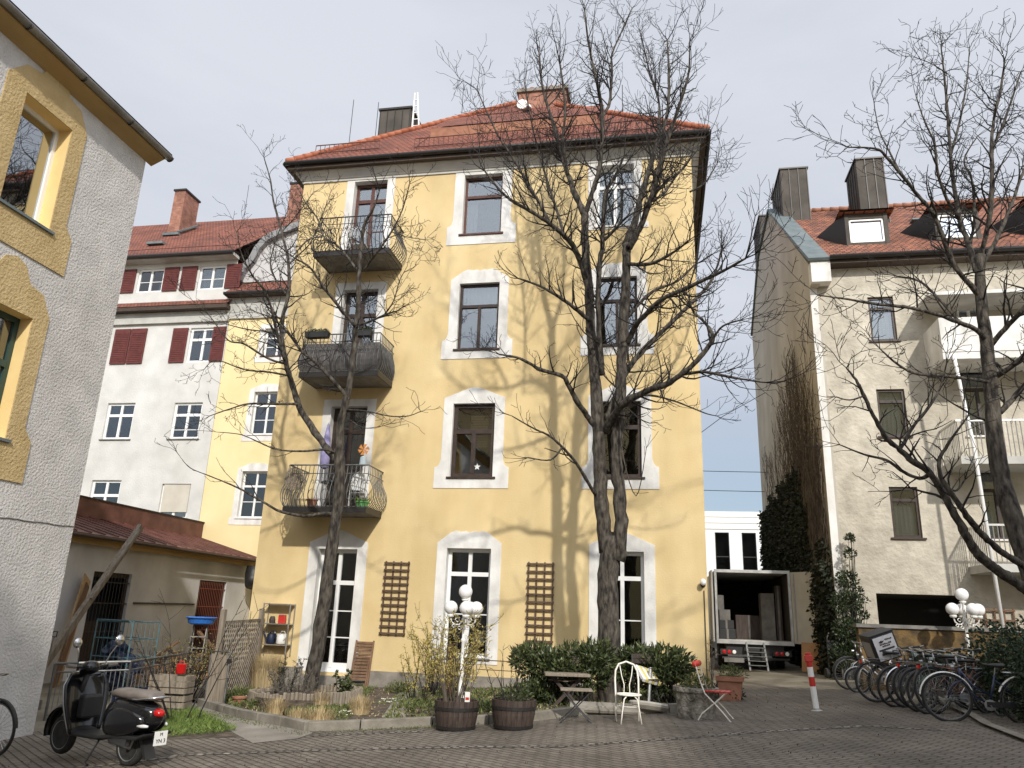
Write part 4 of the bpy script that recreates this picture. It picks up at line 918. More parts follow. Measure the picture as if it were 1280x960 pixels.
# ======================= TREES =======================
def spline(P,rs,n=5):
    out=[];orr=[];k=len(P)
    for i in range(k-1):
        p0,p1,p2,p3=P[max(i-1,0)],P[i],P[i+1],P[min(i+2,k-1)]
        for j in range(n):
            t=j/n; out.append(.5*((2*p1)+(p2-p0)*t+(2*p0-5*p1+4*p2-p3)*t*t+(3*p1-p0-3*p2+p3)*t**3)); orr.append(rs[i]*(1-t)+rs[i+1]*t)
    out.append(P[-1]);orr.append(rs[-1]); return out,orr
def rv(): return Vector((random.gauss(0,1),random.gauss(0,1),random.gauss(0,1))).normalized()
class Tree:
    def __init__(s,seed,up=.25,kink=.35): s.limb=MB(); s.tw=MB(); s.rnd=random.Random(seed); s.up=up; s.kink=kink; s.count=0
    def twig(s,p,d,l,r,depth):
        """crooked shoot with recursively spawned side shoots"""
        s.count+=1
        n=max(3,int(l/.16)); pts=[p.copy()]; step=l/n; d=d.normalized(); dirs=[]
        for i in range(n):
            up=s.up*(.4+.9*i/n)
            d=(d+Vector((s.rnd.gauss(0,1),s.rnd.gauss(0,1),s.rnd.gauss(0,1)))*s.kink*.55+Vector((0,0,up*.35))).normalized()
            p=p+d*step; pts.append(p.copy()); dirs.append(d.copy())
        rs=[max(.0046,r*(1-.72*i/n)) for i in range(n+1)]
        (s.tw if r<.03 else s.limb).tube(pts,rs,3 if r<.012 else (4 if r<.03 else 6),cap=False)
        if depth<=0: return
        for i in range(1,n+1):
            if s.rnd.random()<(.72 if depth>1 else .62):
                dd=dirs[i-1]; q=dd.cross(Vector((s.rnd.gauss(0,1),s.rnd.gauss(0,1),s.rnd.gauss(0,1)))).normalized()
                a=s.rnd.uniform(.5,1.15); nd=dd*math.cos(a)+q*math.sin(a)
                s.twig(pts[i],nd,l*s.rnd.uniform(.3,.62)*(1.05-.35*i/n),rs[i]*.62,depth-1)
    def main(s,pix,spawn=1.0,start=.3,length=1.3,depth=2,n=10,knob=.06,tip=True):
        P=[Vector(wp(b,X,Y)) for X,Y,b,r in pix]; rs=[r for *_,r in pix]
        pts,rr_=spline(P,rs)
        # irregular, knobbly outline
        pts=[p+Vector((s.rnd.gauss(0,1),s.rnd.gauss(0,1),s.rnd.gauss(0,.6)))*r*knob*1.6 for p,r in zip(pts,rr_)]
        rr_=[r*(1+s.rnd.gauss(0,knob)) for r in rr_]
        s.limb.tube(pts,rr_,n if rs[0]>.05 else 7)
        tot=sum((pts[i+1]-pts[i]).length for i in range(len(pts)-1)); acc=0; nxt=tot*start
        for i in range(len(pts)-1):
            seg=(pts[i+1]-pts[i]); acc+=seg.length
            while acc>nxt:
                f=acc/tot; d=seg.normalized(); q=d.cross(Vector((s.rnd.gauss(0,1),s.rnd.gauss(0,1),s.rnd.gauss(0,1)))).normalized(); a=s.rnd.uniform(.55,1.2)
                l=length*s.rnd.uniform(.45,1.15)*(1.1-.45*f)
                s.twig(pts[i],d*math.cos(a)+q*math.sin(a),l,min(.022,rr_[i]*.5),depth)
                nxt+=s.rnd.uniform(.16,.42)/spawn
        if tip:
            for k in range(3): s.twig(pts[-1],(pts[-1]-pts[-2]).normalized()+rv_(s.rnd)*.35,length*s.rnd.uniform(.6,1.1),rr_[-1]*.75,depth)
        return pts
    def finish(s,name,label,base,group=None):
        t=thing(name,label,'tree',base,0,group)
        s.limb.build('trunk','bark',t,smooth=True,site_=True,recalc=False)
        s.tw.build('twigs','twig',t,smooth=True,site_=True,recalc=False)
        print(name,'twigs',s.count,'faces',len(s.tw.f)+len(s.limb.f))
        return t
def rv_(r): return Vector((r.gauss(0,1),r.gauss(0,1),r.gauss(0,1)))
def limb(*pts): return list(pts)
# --- right-hand (double stem) tree in front of the house
B=16.2
T1=Tree(3,up=.6,kink=.25); mm=T1.main
mm([(763,900,B,.33),(762,860,B,.25),(761,800,B,.215),(760,740,B,.205),(763,690,B,.20),(766,668,B,.185)],spawn=0.001,start=2,tip=False,n=14,knob=.03)
mm([(757,690,B,.15),(753,640,B,.145),(750,590,B,.14),(748,540,B,.135),(745,480,B+.1,.125),(740,430,B+.1,.115),(738,400,B+.15,.11),(735,350,B+.2,.105),(731,300,B+.3,.095),(731,266,B+.3,.085)],spawn=.25,start=.4,length=1.0,n=12,knob=.05,tip=False)
mm([(773,700,B,.14),(776,650,B-.1,.135),(772,600,B-.1,.13),(771,560,B-.15,.125),(775,500,B-.2,.12),(778,440,B-.3,.115),(780,390,B-.35,.11),(783,340,B-.4,.10),(783,305,B-.4,.10)],spawn=.25,start=.4,length=1.0,n=12,knob=.05,tip=False)
S=dict(spawn=2.3,start=.15,length=1.3,depth=2)
mm([(731,268,B+.3,0.084),(721,248,B+.4,0.072),(711,222,B+.6,0.060),(701,190,B+.9,0.054),(690,150,B+1.1,0.042),(678,108,B+1.2,0.034),(674,66,B+1.3,0.024)],**S)
mm([(711,222,B+.6,0.042),(704,180,B+.2,0.036),(706,130,B-.1,0.030),(700,80,B-.2,0.022)],**S)
mm([(731,268,B+.3,0.072),(740,242,B+.1,0.060),(750,205,B,0.054),(753,142,B-.1,0.048),(744,95,B-.3,0.036),(735,50,B-.4,0.026),(731,14,B-.5,0.017)],**S)
mm([(753,145,B-.1,0.042),(762,128,B+.2,0.036),(765,90,B+.4,0.031),(765,68,B+.5,0.026),(775,44,B+.6,0.019),(790,10,B+.7,0.012)],**S)
mm([(733,350,B+.2,0.072),(719,312,B-.2,0.062),(706,296,B-.5,0.055),(688,280,B-.9,0.048),(663,264,B-1.2,0.041),(632,245,B-1.5,0.029),(606,214,B-1.7,0.018)],**S)
mm([(688,280,B-.9,0.041),(672,250,B-.9,0.036),(656,223,B-1.0,0.031),(640,196,B-1.1,0.026),(622,168,B-1.2,0.022),(596,112,B-1.3,0.012)],**S)
mm([(706,296,B-.5,0.036),(692,250,B+.3,0.031),(676,200,B+.8,0.026),(664,150,B+1.2,0.020),(655,100,B+1.5,0.014)],**S)
mm([(783,305,B-.4,0.090),(795,272,B-.2,0.079),(803,240,B,0.072),(812,210,B+.2,0.062),(822,175,B+.3,0.054),(834,142,B+.3,0.043),(836,90,B+.4,0.031),(834,50,B+.4,0.019)],**S)
mm([(786,310,B-.5,0.078),(800,285,B-.7,0.066),(815,243,B-1.0,0.058),(829,191,B-1.3,0.046),(843,150,B-1.5,0.036),(860,95,B-1.7,0.024),(862,52,B-1.8,0.014)],**S)
mm([(822,175,B+.3,0.036),(824,130,B+.9,0.030),(812,90,B+1.3,0.022),(800,40,B+1.6,0.013)],**S)
mm([(815,243,B-1.0,0.036),(840,222,B-.8,0.029),(856,208,B-.7,0.022),(875,180,B-.5,0.014)],**S)
mm([(753,470,B+.1,0.060),(748,400,B-.3,0.060),(749,340,B-.6,0.058),(753,305,B-.7,0.054),(756,246,B-.9,0.048),(766,225,B-1.0,0.036),(774,211,B-1.1,0.024)],**S)
mm([(756,300,B-.7,0.036),(770,285,B-.9,0.031),(783,272,B-1.1,0.024),(800,262,B-1.4,0.016)],**S)
# big right limbs
S2=dict(spawn=2.1,start=.15,length=1.15,depth=2)
mm([(757,540,B,0.090),(768,518,B-.4,0.084),(786,500,B-.8,0.074),(815,486,B-1.2,0.066),(838,478,B-1.5,0.060),(868,454,B-1.8,0.052),(884,435,B-1.9,0.046),(891,422,B-2.0,0.041),(884,407,B-1.9,0.029),(868,391,B-1.8,0.019)],**S2)
mm([(891,424,B-2.0,0.026),(903,408,B-2.2,0.019),(925,400,B-2.5,0.013)],**S2)
mm([(853,468,B-1.6,0.034),(880,465,B-1.9,0.029),(916,472,B-2.3,0.024),(956,478,B-2.7,0.014)],**S2)
mm([(786,497,B-.8,0.029),(812,494,B-.6,0.024),(845,502,B-.3,0.019),(880,516,B-.1,0.014),(896,520,B,0.010)],spawn=1.2,start=.4,length=.7,depth=1)
mm([(759,525,B,0.084),(770,495,B+.1,0.074),(783,465,B+.2,0.066),(802,440,B+.4,0.060),(824,418,B+.6,0.054),(858,385,B+.9,0.046),(884,358,B+1.1,0.036),(896,335,B+1.2,0.029),(902,312,B+1.3,0.019)],**S2)
mm([(784,430,B-.3,0.066),(793,410,B-.6,0.060),(808,392,B-1.0,0.055),(828,374,B-1.4,0.050),(869,355,B-1.9,0.041),(901,340,B-2.3,0.032),(932,323,B-2.7,0.019)],**S2)
mm([(932,323,B-2.7,0.017),(938,300,B-2.8,0.012),(944,270,B-2.9,0.010)],spawn=2,start=.2,length=.9,depth=1)
mm([(780,400,B-.3,0.048),(800,378,B+.2,0.041),(820,362,B+.6,0.034),(846,352,B+.9,0.024),(870,330,B+1.2,0.016)],**S2)
mm([(783,330,B-.4,0.048),(812,330,B-.9,0.040),(838,318,B-1.3,0.030),(862,300,B-1.6,0.019)],**S2)
mm([(808,255,B+.1,0.042),(828,243,B+.4,0.034),(842,225,B+.7,0.024),(868,190,B+.9,0.014)],**S2)
mm([(862,240,B-1.2,0.022),(880,230,B-1.3,0.017),(896,205,B-1.4,0.011)],**S2)
# left limbs
mm([(745,535,B,0.066),(734,520,B-.2,0.060),(719,498,B-.6,0.054),(711,482,B-.8,0.050),(702,470,B-1.0,0.046),(676,462,B-1.3,0.038),(650,448,B-1.6,0.029),(624,443,B-1.9,0.016)],spawn=1.2,start=.35,length=.9,depth=2)
mm([(738,402,B+.1,0.054),(722,388,B-.3,0.046),(703,374,B-.7,0.038),(676,358,B-1.1,0.029),(648,348,B-1.5,0.016)],spawn=1.6,start=.25,length=1.0,depth=2)
mm([(744,618,B-.1,0.038),(732,598,B-.5,0.035),(719,577,B-.9,0.031),(704,560,B-1.3,0.026),(687,545,B-1.6,0.022),(666,535,B-1.9,0.016),(640,520,B-2.2,0.010)],spawn=1.2,start=.35,length=.8,depth=1)
mm([(702,560,B-1.4,0.022),(688,575,B-1.5,0.017),(660,572,B-1.8,0.011)],spawn=1,start=.4,length=.5,depth=1)
mm([(775,500,B-.2,0.017),(777,560,B-.4,0.014),(795,620,B-.5,0.011),(808,560,B-.8,0.007)],spawn=.4,start=.5,length=.4,depth=0)
T1.finish('bare_tree','large bare tree with two dark stems rising from the evergreen shrubs',(wp(B,763,880)[0],B,.15))
# --- left tree, single leaning trunk
B=15.9
T2=Tree(5,up=.3,kink=.42); mm=T2.main
mm([(383,905,B,0.200),(387,862,B,0.159),(396,815,B,0.148),(404,760,B,0.137),(411,710,B,0.130),(418,660,B,0.122),(424,620,B,0.118),(425,585,B,0.115),(424,562,B,0.111)],spawn=.001,start=2,tip=False,n=14,knob=.03)
mm([(424,590,B,0.096),(424,540,B-.1,0.089),(433,500,B-.2,0.074),(440,460,B-.2,0.067),(444,420,B-.2,0.061),(448,380,B-.25,0.058),(449,340,B-.3,0.052),(452,305,B-.3,0.044),(456,280,B-.4,0.038),(466,262,B-.6,0.025),(474,240,B-.7,0.015)],spawn=.9,start=.35,length=.8,n=10)
S=dict(spawn=3.3,start=.1,length=.85,depth=2)
mm([(422,578,B,0.089),(408,560,B,0.078),(390,535,B+.1,0.074),(374,508,B+.2,0.070),(366,482,B+.2,0.067),(358,455,B+.3,0.061),(352,420,B+.3,0.053),(354,395,B+.3,0.044),(360,370,B+.4,0.043),(361,330,B+.5,0.037),(352,290,B+.7,0.031),(342,252,B+.9,0.024),(338,225,B+1.0,0.019),(330,197,B+1.1,0.012)],spawn=1.0,start=.35,length=1.0,n=10)
mm([(366,480,B+.2,0.043),(350,430,B-.2,0.038),(340,388,B-.4,0.034),(330,362,B-.6,0.030),(316,345,B-.8,0.024),(302,318,B-1.0,0.015),(296,290,B-1.1,0.010)],**S)
mm([(436,500,B-.2,0.052),(428,489,B-.3,0.046),(411,470,B-.5,0.041),(394,452,B-.7,0.041),(378,440,B-.9,0.034),(360,416,B-1.0,0.027),(340,398,B-1.2,0.017),(320,390,B-1.4,0.010)],**S)
mm([(444,408,B-.3,0.038),(426,386,B-.6,0.034),(410,366,B-.8,0.031),(397,348,B-.9,0.027),(386,333,B-1.0,0.024),(368,322,B-1.2,0.017),(345,305,B-1.5,0.010)],**S)
mm([(448,340,B-.3,0.034),(432,318,B,0.031),(419,305,B+.2,0.027),(405,296,B+.3,0.024),(396,272,B+.4,0.019),(380,250,B+.6,0.014),(366,220,B+.8,0.009)],**S)
mm([(402,296,B+.3,0.022),(385,300,B,0.020),(366,320,B-.2,0.015)],**S)
mm([(455,338,B-.4,0.034),(466,322,B-.6,0.030),(479,305,B-.8,0.025),(492,285,B-1.0,0.020),(503,262,B-1.1,0.015),(512,230,B-1.3,0.010)],**S)
mm([(490,290,B-1.0,0.014),(508,296,B-1.2,0.010),(534,300,B-1.5,0.007)],**S)
mm([(445,408,B-.2,0.030),(462,402,B-.4,0.026),(480,394,B-.6,0.024),(495,389,B-.7,0.017)],**S)
mm([(480,394,B-.6,0.019),(492,376,B-.8,0.015),(499,352,B-.9,0.012),(505,340,B-1,0.009)],**S)
mm([(360,370,B+.4,0.025),(345,350,B+.6,0.022),(338,330,B+.8,0.019),(345,300,B+1.0,0.014),(360,262,B+1.1,0.009)],**S)
mm([(361,330,B+.5,0.024),(374,318,B+.7,0.020),(390,300,B+.8,0.015),(410,250,B+1.0,0.009)],**S)
mm([(352,290,B+.7,0.019),(370,270,B+.9,0.014),(392,240,B+1.1,0.009)],**S)
mm([(350,425,B+.2,0.025),(335,415,B+.1,0.021),(310,412,B-.1,0.015),(282,405,B-.3,0.010)],**S)
# long low left limbs
mm([(417,643,B,0.043),(402,642,B-.2,0.039),(384,645,B-.4,0.036),(366,643,B-.6,0.032),(347,638,B-.8,0.029),(330,628,B-1.0,0.024),(312,618,B-1.1,0.022),(300,611,B-1.2,0.020),(282,603,B-1.3,0.016),(262,595,B-1.4,0.012),(238,585,B-1.6,0.008),(226,572,B-1.7,0.005)],spawn=.7,start=.5,length=.8,depth=1)
mm([(420,566,B,0.027),(405,562,B-.3,0.025),(380,564,B-.6,0.022),(347,562,B-.9,0.018),(322,552,B-1.1,0.014),(300,543,B-1.3,0.010),(270,540,B-1.5,0.007)],spawn=.8,start=.4,length=.8,depth=1)
mm([(372,505,B+.1,0.034),(345,505,B-.2,0.029),(310,505,B-.5,0.022),(285,512,B-.8,0.015),(262,520,B-1.0,0.009)],spawn=2.0,start=.25,length=.7,depth=2)
mm([(357,455,B+.2,0.031),(335,448,B,0.025),(305,430,B-.3,0.020),(285,425,B-.5,0.017),(262,395,B-.8,0.011),(240,375,B-1.0,0.007)],spawn=2.0,start=.25,length=.7,depth=2)
mm([(362,470,B+.2,0.025),(335,465,B+.3,0.021),(305,462,B+.4,0.017),(270,450,B+.5,0.012),(255,462,B+.6,0.008)],spawn=2.0,start=.25,length=.7,depth=2)
mm([(434,512,B-.2,0.020),(458,514,B-.5,0.017),(487,520,B-.9,0.014),(510,520,B-1.1,0.010),(526,514,B-1.3,0.007)],spawn=1.3,start=.3,length=.6,depth=1)
mm([(438,525,B-.2,0.014),(455,535,B-.4,0.010),(480,532,B-.7,0.007)],spawn=1.2,start=.3,length=.5,depth=1)
T2.finish('bare_tree','bare tree with one leaning light-barked trunk in a low palisade ring',(wp(B,385,880)[0],B,-.05))
# --- far right tree
B=13.6
T3=Tree(11,up=.32,kink=.38); mm=T3.main
mm([(1345,880,B-.6,0.218),(1325,830,B-.5,0.185),(1305,760,B-.4,0.165),(1284,700,B-.2,0.155),(1264,640,B-.1,0.145),(1250,590,B,0.135),(1243,540,B,0.125),(1239,490,B,0.115),(1233,430,B,0.102),(1228,390,B,0.096),(1225,350,B,0.086),(1226,318,B,0.076)],spawn=.2,start=.6,tip=False,n=14,knob=.02)
S=dict(spawn=2.2,start=.12,length=.95,depth=2)
mm([(1226,372,B,0.053),(1215,358,B-.1,0.046),(1200,342,B-.3,0.041),(1188,322,B-.4,0.045),(1178,295,B-.6,0.040),(1165,265,B-.7,0.035),(1148,245,B-.8,0.030),(1125,216,B-1.0,0.028),(1108,196,B-1.1,0.024),(1095,186,B-1.2,0.019),(1060,184,B-1.4,0.011)],**S)
mm([(1125,216,B-1.0,0.021),(1112,190,B-.9,0.016),(1098,160,B-.7,0.011),(1092,125,B-.6,0.007)],**S)
mm([(1220,340,B,0.046),(1212,310,B+.2,0.048),(1200,275,B+.4,0.042),(1193,235,B+.5,0.036),(1189,200,B+.5,0.030),(1185,150,B+.6,0.028),(1181,100,B+.6,0.021),(1176,56,B+.7,0.011)],**S)
mm([(1200,275,B+.4,0.032),(1184,250,B+.1,0.027),(1172,215,B-.1,0.027),(1168,180,B-.2,0.021),(1155,150,B-.3,0.014),(1145,120,B-.3,0.009)],**S)
mm([(1188,195,B+.5,0.027),(1200,150,B+.9,0.021),(1208,105,B+1.1,0.015),(1212,60,B+1.3,0.009)],**S)
mm([(1184,92,B+.6,0.013),(1165,80,B+.3,0.009),(1150,74,B+.2,0.007)],**S)
mm([(1226,320,B,0.046),(1232,295,B-.2,0.041),(1238,262,B-.4,0.044),(1240,220,B-.5,0.038),(1239,180,B-.5,0.032),(1243,145,B-.5,0.026),(1250,116,B-.6,0.024),(1256,75,B-.7,0.013)],**S)
mm([(1239,190,B-.5,0.026),(1252,160,B-.2,0.026),(1262,132,B+.1,0.021),(1276,90,B+.3,0.013)],**S)
mm([(1228,330,B,0.044),(1245,300,B+.2,0.038),(1262,262,B+.4,0.032),(1275,225,B+.6,0.026),(1292,180,B+.8,0.021),(1300,120,B+1,0.012)],**S)
mm([(1212,310,B+.2,0.028),(1218,270,B+.6,0.028),(1215,225,B+.9,0.023),(1205,200,B+1.1,0.017),(1222,170,B+1.2,0.010)],**S)
mm([(1240,430,B,0.046),(1262,405,B-.3,0.041),(1285,380,B-.6,0.044),(1310,340,B-.8,0.032),(1330,290,B-1,0.023)],**S)
mm([(1244,470,B,0.050),(1262,460,B-.2,0.045),(1285,440,B-.4,0.048),(1320,400,B-.6,0.032)],**S)
mm([(1250,515,B,0.050),(1265,500,B+.2,0.045),(1285,478,B+.4,0.048),(1320,450,B+.7,0.032)],**S)
mm([(1236,428,B,0.048),(1220,412,B-.2,0.042),(1196,402,B-.5,0.037),(1168,392,B-.8,0.032),(1132,384,B-1.1,0.026),(1096,380,B-1.4,0.025),(1060,374,B-1.7,0.017),(1022,369,B-2.0,0.009)],spawn=1.4,start=.2,length=.9,depth=2)
mm([(1198,402,B-.5,0.028),(1178,378,B-.3,0.024),(1150,352,B,0.019),(1120,345,B+.3,0.012)],**S)
mm([(1240,478,B,0.032),(1215,474,B-.3,0.027),(1180,470,B-.6,0.028),(1142,466,B-.9,0.023),(1118,452,B-1.1,0.017),(1100,436,B-1.3,0.010)],spawn=1.3,start=.2,length=.9,depth=2)
# long low limbs sweeping left
mm([(1315,765,B-.5,0.099),(1290,742,B-.7,0.086),(1268,727,B-.8,0.079),(1246,712,B-.9,0.074),(1230,700,B-1.0,0.069),(1216,682,B-1.1,0.065),(1200,655,B-1.2,0.059),(1184,625,B-1.2,0.054),(1163,592,B-1.3,0.048),(1140,576,B-1.3,0.048),(1125,562,B-1.3,0.040),(1108,548,B-1.4,0.035),(1092,520,B-1.5,0.029),(1080,495,B-1.6,0.028),(1070,475,B-1.7,0.021),(1058,460,B-1.8,0.011)],spawn=1.1,start=.5,length=1.0,depth=2)
mm([(1300,722,B-.5,0.059),(1278,706,B-.6,0.053),(1255,692,B-.8,0.048),(1238,678,B-1,0.044),(1222,662,B-1.1,0.048),(1205,640,B-1.3,0.042),(1190,618,B-1.4,0.037),(1176,595,B-1.5,0.032),(1174,575,B-1.5,0.026),(1182,560,B-1.5,0.025),(1192,545,B-1.6,0.019),(1210,520,B-1.6,0.011)],spawn=1.2,start=.4,length=.8,depth=2)
mm([(1163,592,B-1.3,0.032),(1150,598,B-1.1,0.028),(1130,590,B-.9,0.028),(1108,575,B-.8,0.023),(1080,568,B-.6,0.017),(1050,556,B-.4,0.009)],spawn=1.3,start=.2,length=.8,depth=2)
mm([(1125,562,B-1.3,0.026),(1140,535,B-1.1,0.027),(1160,510,B-.9,0.023),(1175,485,B-.8,0.017),(1183,455,B-.8,0.010)],spawn=1.3,start=.2,length=.8,depth=2)
mm([(1184,625,B-1.2,0.025),(1186,612,B-1.0,0.021),(1196,613,B-.9,0.017),(1206,600,B-.8,0.012)],spawn=1,start=.3,length=.5,depth=1)
mm([(1080,495,B-1.6,0.015),(1062,500,B-1.8,0.011),(1045,496,B-2,0.008)],spawn=1.3,start=.2,length=.5,depth=1)
t=T3.finish('bare_tree','bare dark tree at the right edge leaning left in front of the cream house',(wp(B-.6,1345,880)[0],B-.6,.3))
# ======================= PLANTS =======================
def on(s,b,dz=0): return (s,b,gz(s,b)+dz)
def shrub(name,label,cat,base,blobs,n,mat,lw=.035,ll=.10,stems=True,group=None,up=.5,stemmat='twig'):
    t=thing(name,label,cat,base,0,group); m=MB()
    for i in range(n):
        c=random.choices(blobs,[b[3]**2 for b in blobs])[0]; d=rv(); rad=c[3]*(random.random()**.35)
        p=Vector(c[:3])+Vector((d.x*rad,d.y*rad*.9,d.z*rad*.8))
        if p.z<0.02: continue
        m.leaf(p,d*.8+rv()*.6+Vector((0,0,up)),lw*random.uniform(.7,1.2),ll*random.uniform(.6,1.25))
    m.build('foliage',mat,t,recalc=False)
    if stems:
        s=MB()
        for c in blobs:
            for k in range(4):
                e=Vector(c[:3])+rv()*c[3]*.75; a=Vector((random.uniform(-.12,.12),random.uniform(-.1,.1),-.05)); mid_=a.lerp(e,.5)+rv()*.06
                s.tube([a,mid_,e],[.014,.01,.005],4)
        s.build('stems',stemmat,t,recalc=False)
    return t
def ps(X,Y,b): return wp(b,X,Y)
LB=15.9
def at(X,Y,b): p=wp(b,X,Y); return p
shr=[('left-most glossy evergreen shrub, right of the second half barrel',672,[(668,828,.42),(686,832,.34),(655,822,.24)],1500),
     ('low trailing evergreen shrub at the kerb behind the right half barrel',672,[(668,868,.30),(688,862,.30),(700,878,.22)],1000),
     ('wide glossy evergreen shrub left of the double-trunked tree',735,[(720,828,.42),(745,822,.40),(738,838,.42),(705,838,.30)],2400),
     ('glossy evergreen shrub right of the tree trunk behind the white chair',785,[(778,832,.40),(800,828,.36),(790,842,.34)],1900),
     ('right-most glossy evergreen shrub beside the stone pot',838,[(828,830,.40),(846,832,.32),(838,850,.32),(822,850,.3)],1900)]
for i,(lab,bx_,bl,n) in enumerate(shr):
    b=LB+(i%2)*.35-(.5 if i==1 else 0); base=on(wp(b,bx_,850)[0],b,.1)
    blobs=[]
    for X,Y,r in bl: p=wp(b,X,Y); blobs.append((p[0]-base[0],random.uniform(-.15,.15),p[2]-base[2],r))
    shrub('evergreen_shrub',lab,'shrub',base,blobs,n,'laurel',.042,.15,group='evergreen shrubs in the planting bed')
def stemplant(name,label,cat,base,h,w,nst,nleaf,mat,ll=.05,lw=.02,twigs=5,stemmat='twig',group=None,sr=.009):
    t=thing(name,label,cat,base,0,group); s=MB(); m=MB()
    for k in range(nst):
        a=random.uniform(0,6.28); rr_=random.random()*w*.35; p=Vector((rr_*math.cos(a),rr_*math.sin(a),-.05)); d=Vector((math.cos(a)*w*.35,math.sin(a)*w*.35,1)).normalized(); H=h*random.uniform(.65,1); pts=[p.copy()]
        for i in range(8):
            d=(d+rv()*.14).normalized(); p=p+d*H/8; pts.append(p.copy())
            if i>1:
                for q in range(random.randint(0,2) if twigs else 0):
                    e=p+(d+rv()*.9).normalized()*H*random.uniform(.08,.22); s.tube([p,p.lerp(e,.5)+rv()*.015,e],[sr*.5,sr*.4,sr*.25],3,cap=False)
                    for u in range(max(1,nleaf//(nst*8))): m.leaf(p.lerp(e,random.random())+rv()*.01,rv()+Vector((0,0,.5)),lw,ll)
                for u in range(max(0,nleaf//(nst*12))): m.leaf(p+rv()*.02,rv()+Vector((0,0,.4)),lw,ll)
        s.tube(pts,[sr*(1.2-.9*i/8) for i in range(9)],4,cap=False)
    s.build('stems',stemmat,t,recalc=False)
    if m.f: m.build('foliage',mat,t,recalc=False)
    return t
def bx(X,Y,dz=.09): p=gp(X,Y,dz); return p
stemplant('forsythia_bush','tall yellow-budded bush standing in the bed just left of the globe lamp','shrub',bx(545,868),1.75,.9,22,2200,'yellowleaf',.05,.018,group='budding yellow bushes')
stemplant('forsythia_bush','slim yellow-budded bush at the left end of the group near the wall trellis','shrub',bx(522,876),1.35,.5,9,700,'yellowleaf',.05,.018,group='budding yellow bushes')
stemplant('forsythia_bush','yellow-budded bush directly behind the left half barrel','shrub',bx(566,876),1.5,.7,14,1100,'yellowleaf',.05,.018,group='budding yellow bushes')
t=thing('wooden_post','short brown weathered wooden post among the yellow-budded bushes','post',bx(560,872))
MB().lathe([(.09,0),(.085,1.1),(.07,1.15),(.001,1.16)],10).build('shaft','woodb',t)
stemplant('lavender_shrub','grey-brown dry lavender shrub at the left of the palisade ring','shrub',bx(365,880),.85,.95,34,900,'greyleaf',.06,.008,stemmat='greyleaf')
stemplant('dry_grass_clump','tall straw-coloured grass clump in front of the lattice fence','ornamental grass',bx(336,866),.5,.2,4,10,'straw',.3,.01,twigs=0,stemmat='straw')
def grassclump(name,label,base,h,w,n,mat,wd=.007,group=None,cat='ornamental grass'):
    t=thing(name,label,cat,base,0,group); m=MB()
    for k in range(n):
        a=random.uniform(0,6.28); r=random.random()*w*.3; p=Vector((r*math.cos(a),r*math.sin(a),0)); o=Vector((math.cos(a),math.sin(a),0)); l=h*random.uniform(.6,1.1); lean=random.uniform(.05,.6)
        p1=p+o*l*.18*lean+Vector((0,0,l*.55)); p2=p+o*l*.6*lean+Vector((0,0,l*(1-.25*lean))); x=o.cross(Vector((0,0,1)))*wd
        m.add([p-x,p+x,p1+x*.8,p1-x*.8,p2],[(0,1,2,3),(3,2,4)])
    m.build('blades',mat,t,recalc=False); return t
grassclump('dry_grass_clump','fluffy straw-coloured grass at the house corner left of the wall shelf',bx(330,862),1.0,1.1,1100,'straw')
grassclump('dry_grass_clump','low straw tuft in front of the palisade ring near the kerb',bx(400,903),.35,.8,450,'straw')
grassclump('dry_grass_clump','low straw tuft against the kerb left of the palisade ring',bx(372,899),.3,.6,350,'straw')
stemplant('conifer_seedling','narrow dark green upright plant beside the lavender','shrub',bx(352,880),1.1,.3,9,900,'ivy',.05,.014)
stemplant('rose_bush','leafy green plant at the foot of the white terrace door','shrub',bx(428,880),.75,.5,9,260,'laurel',.09,.05)
# palisade ring and ground cover
cx,cy,_=gp(385,880,.1); cx=wp(15.9,385,880)[0]; cy=15.75
t=thing('palisade_edging','low ring of round wooden palisades round the leaning tree','garden edging',on(cx,cy,.05))
m=MB()
for k in range(92):
    a=R(360*k/92); rx=1.12; ry=.95; h=.30+random.uniform(-.02,.03); x,y=rx*math.cos(a),ry*math.sin(a); zb=gz(cx+x,cy+y)-gz(cx,cy)
    m.lathe([(.036,zb-.05),(.036,zb+h-.01),(.028,zb+h),(.001,zb+h)],7,(x,y,0))
m.build('palisades','woodg',t)
MB().lathe([(1.05,.0),(1.05,.19),(.3,.26),(.001,.27)],28,(0,0,0)).build('raised_soil','soil',t,recalc=False)
def scatter(name,label,poly,n,mat,h,w,lift,cat='ground cover',skip=None):
    m=MB(); xs=[p[0] for p in poly]; ys=[p[1] for p in poly]
    def inside(x,y):
        c=False;j=len(poly)-1
        for i in range(len(poly)):
            a,b=poly[i],poly[j]
            if (a[1]>y)!=(b[1]>y) and x<(b[0]-a[0])*(y-a[1])/(b[1]-a[1])+a[0]: c=not c
            j=i
        return c
    k=0;tries=0
    clump=[(random.uniform(min(xs),max(xs)),random.uniform(min(ys),max(ys))) for _ in range(26)]
    while k<n and tries<n*12:
        tries+=1; c=random.choice(clump); x,y=(random.gauss(c[0],.55),random.gauss(c[1],.55)) if random.random()<.72 else (random.uniform(min(xs),max(xs)),random.uniform(min(ys),max(ys)))
        if not inside(x,y) or (skip and skip(x,y)): continue
        k+=1; z=gz(x,y)+lift; m.leaf((x,y,z),(random.gauss(0,.5),random.gauss(0,.5),random.uniform(.3,1)),w*random.uniform(.6,1.3),h*random.uniform(.5,1.3))
    o=m.build(name,mat,None,site_=True,recalc=False); o['kind']='stuff'; o['label']=label; o['category']=cat; return o
inset=[(x,y+.25) for x,y in kp]+[(1.0,19.0),(-10.3,19.0)]
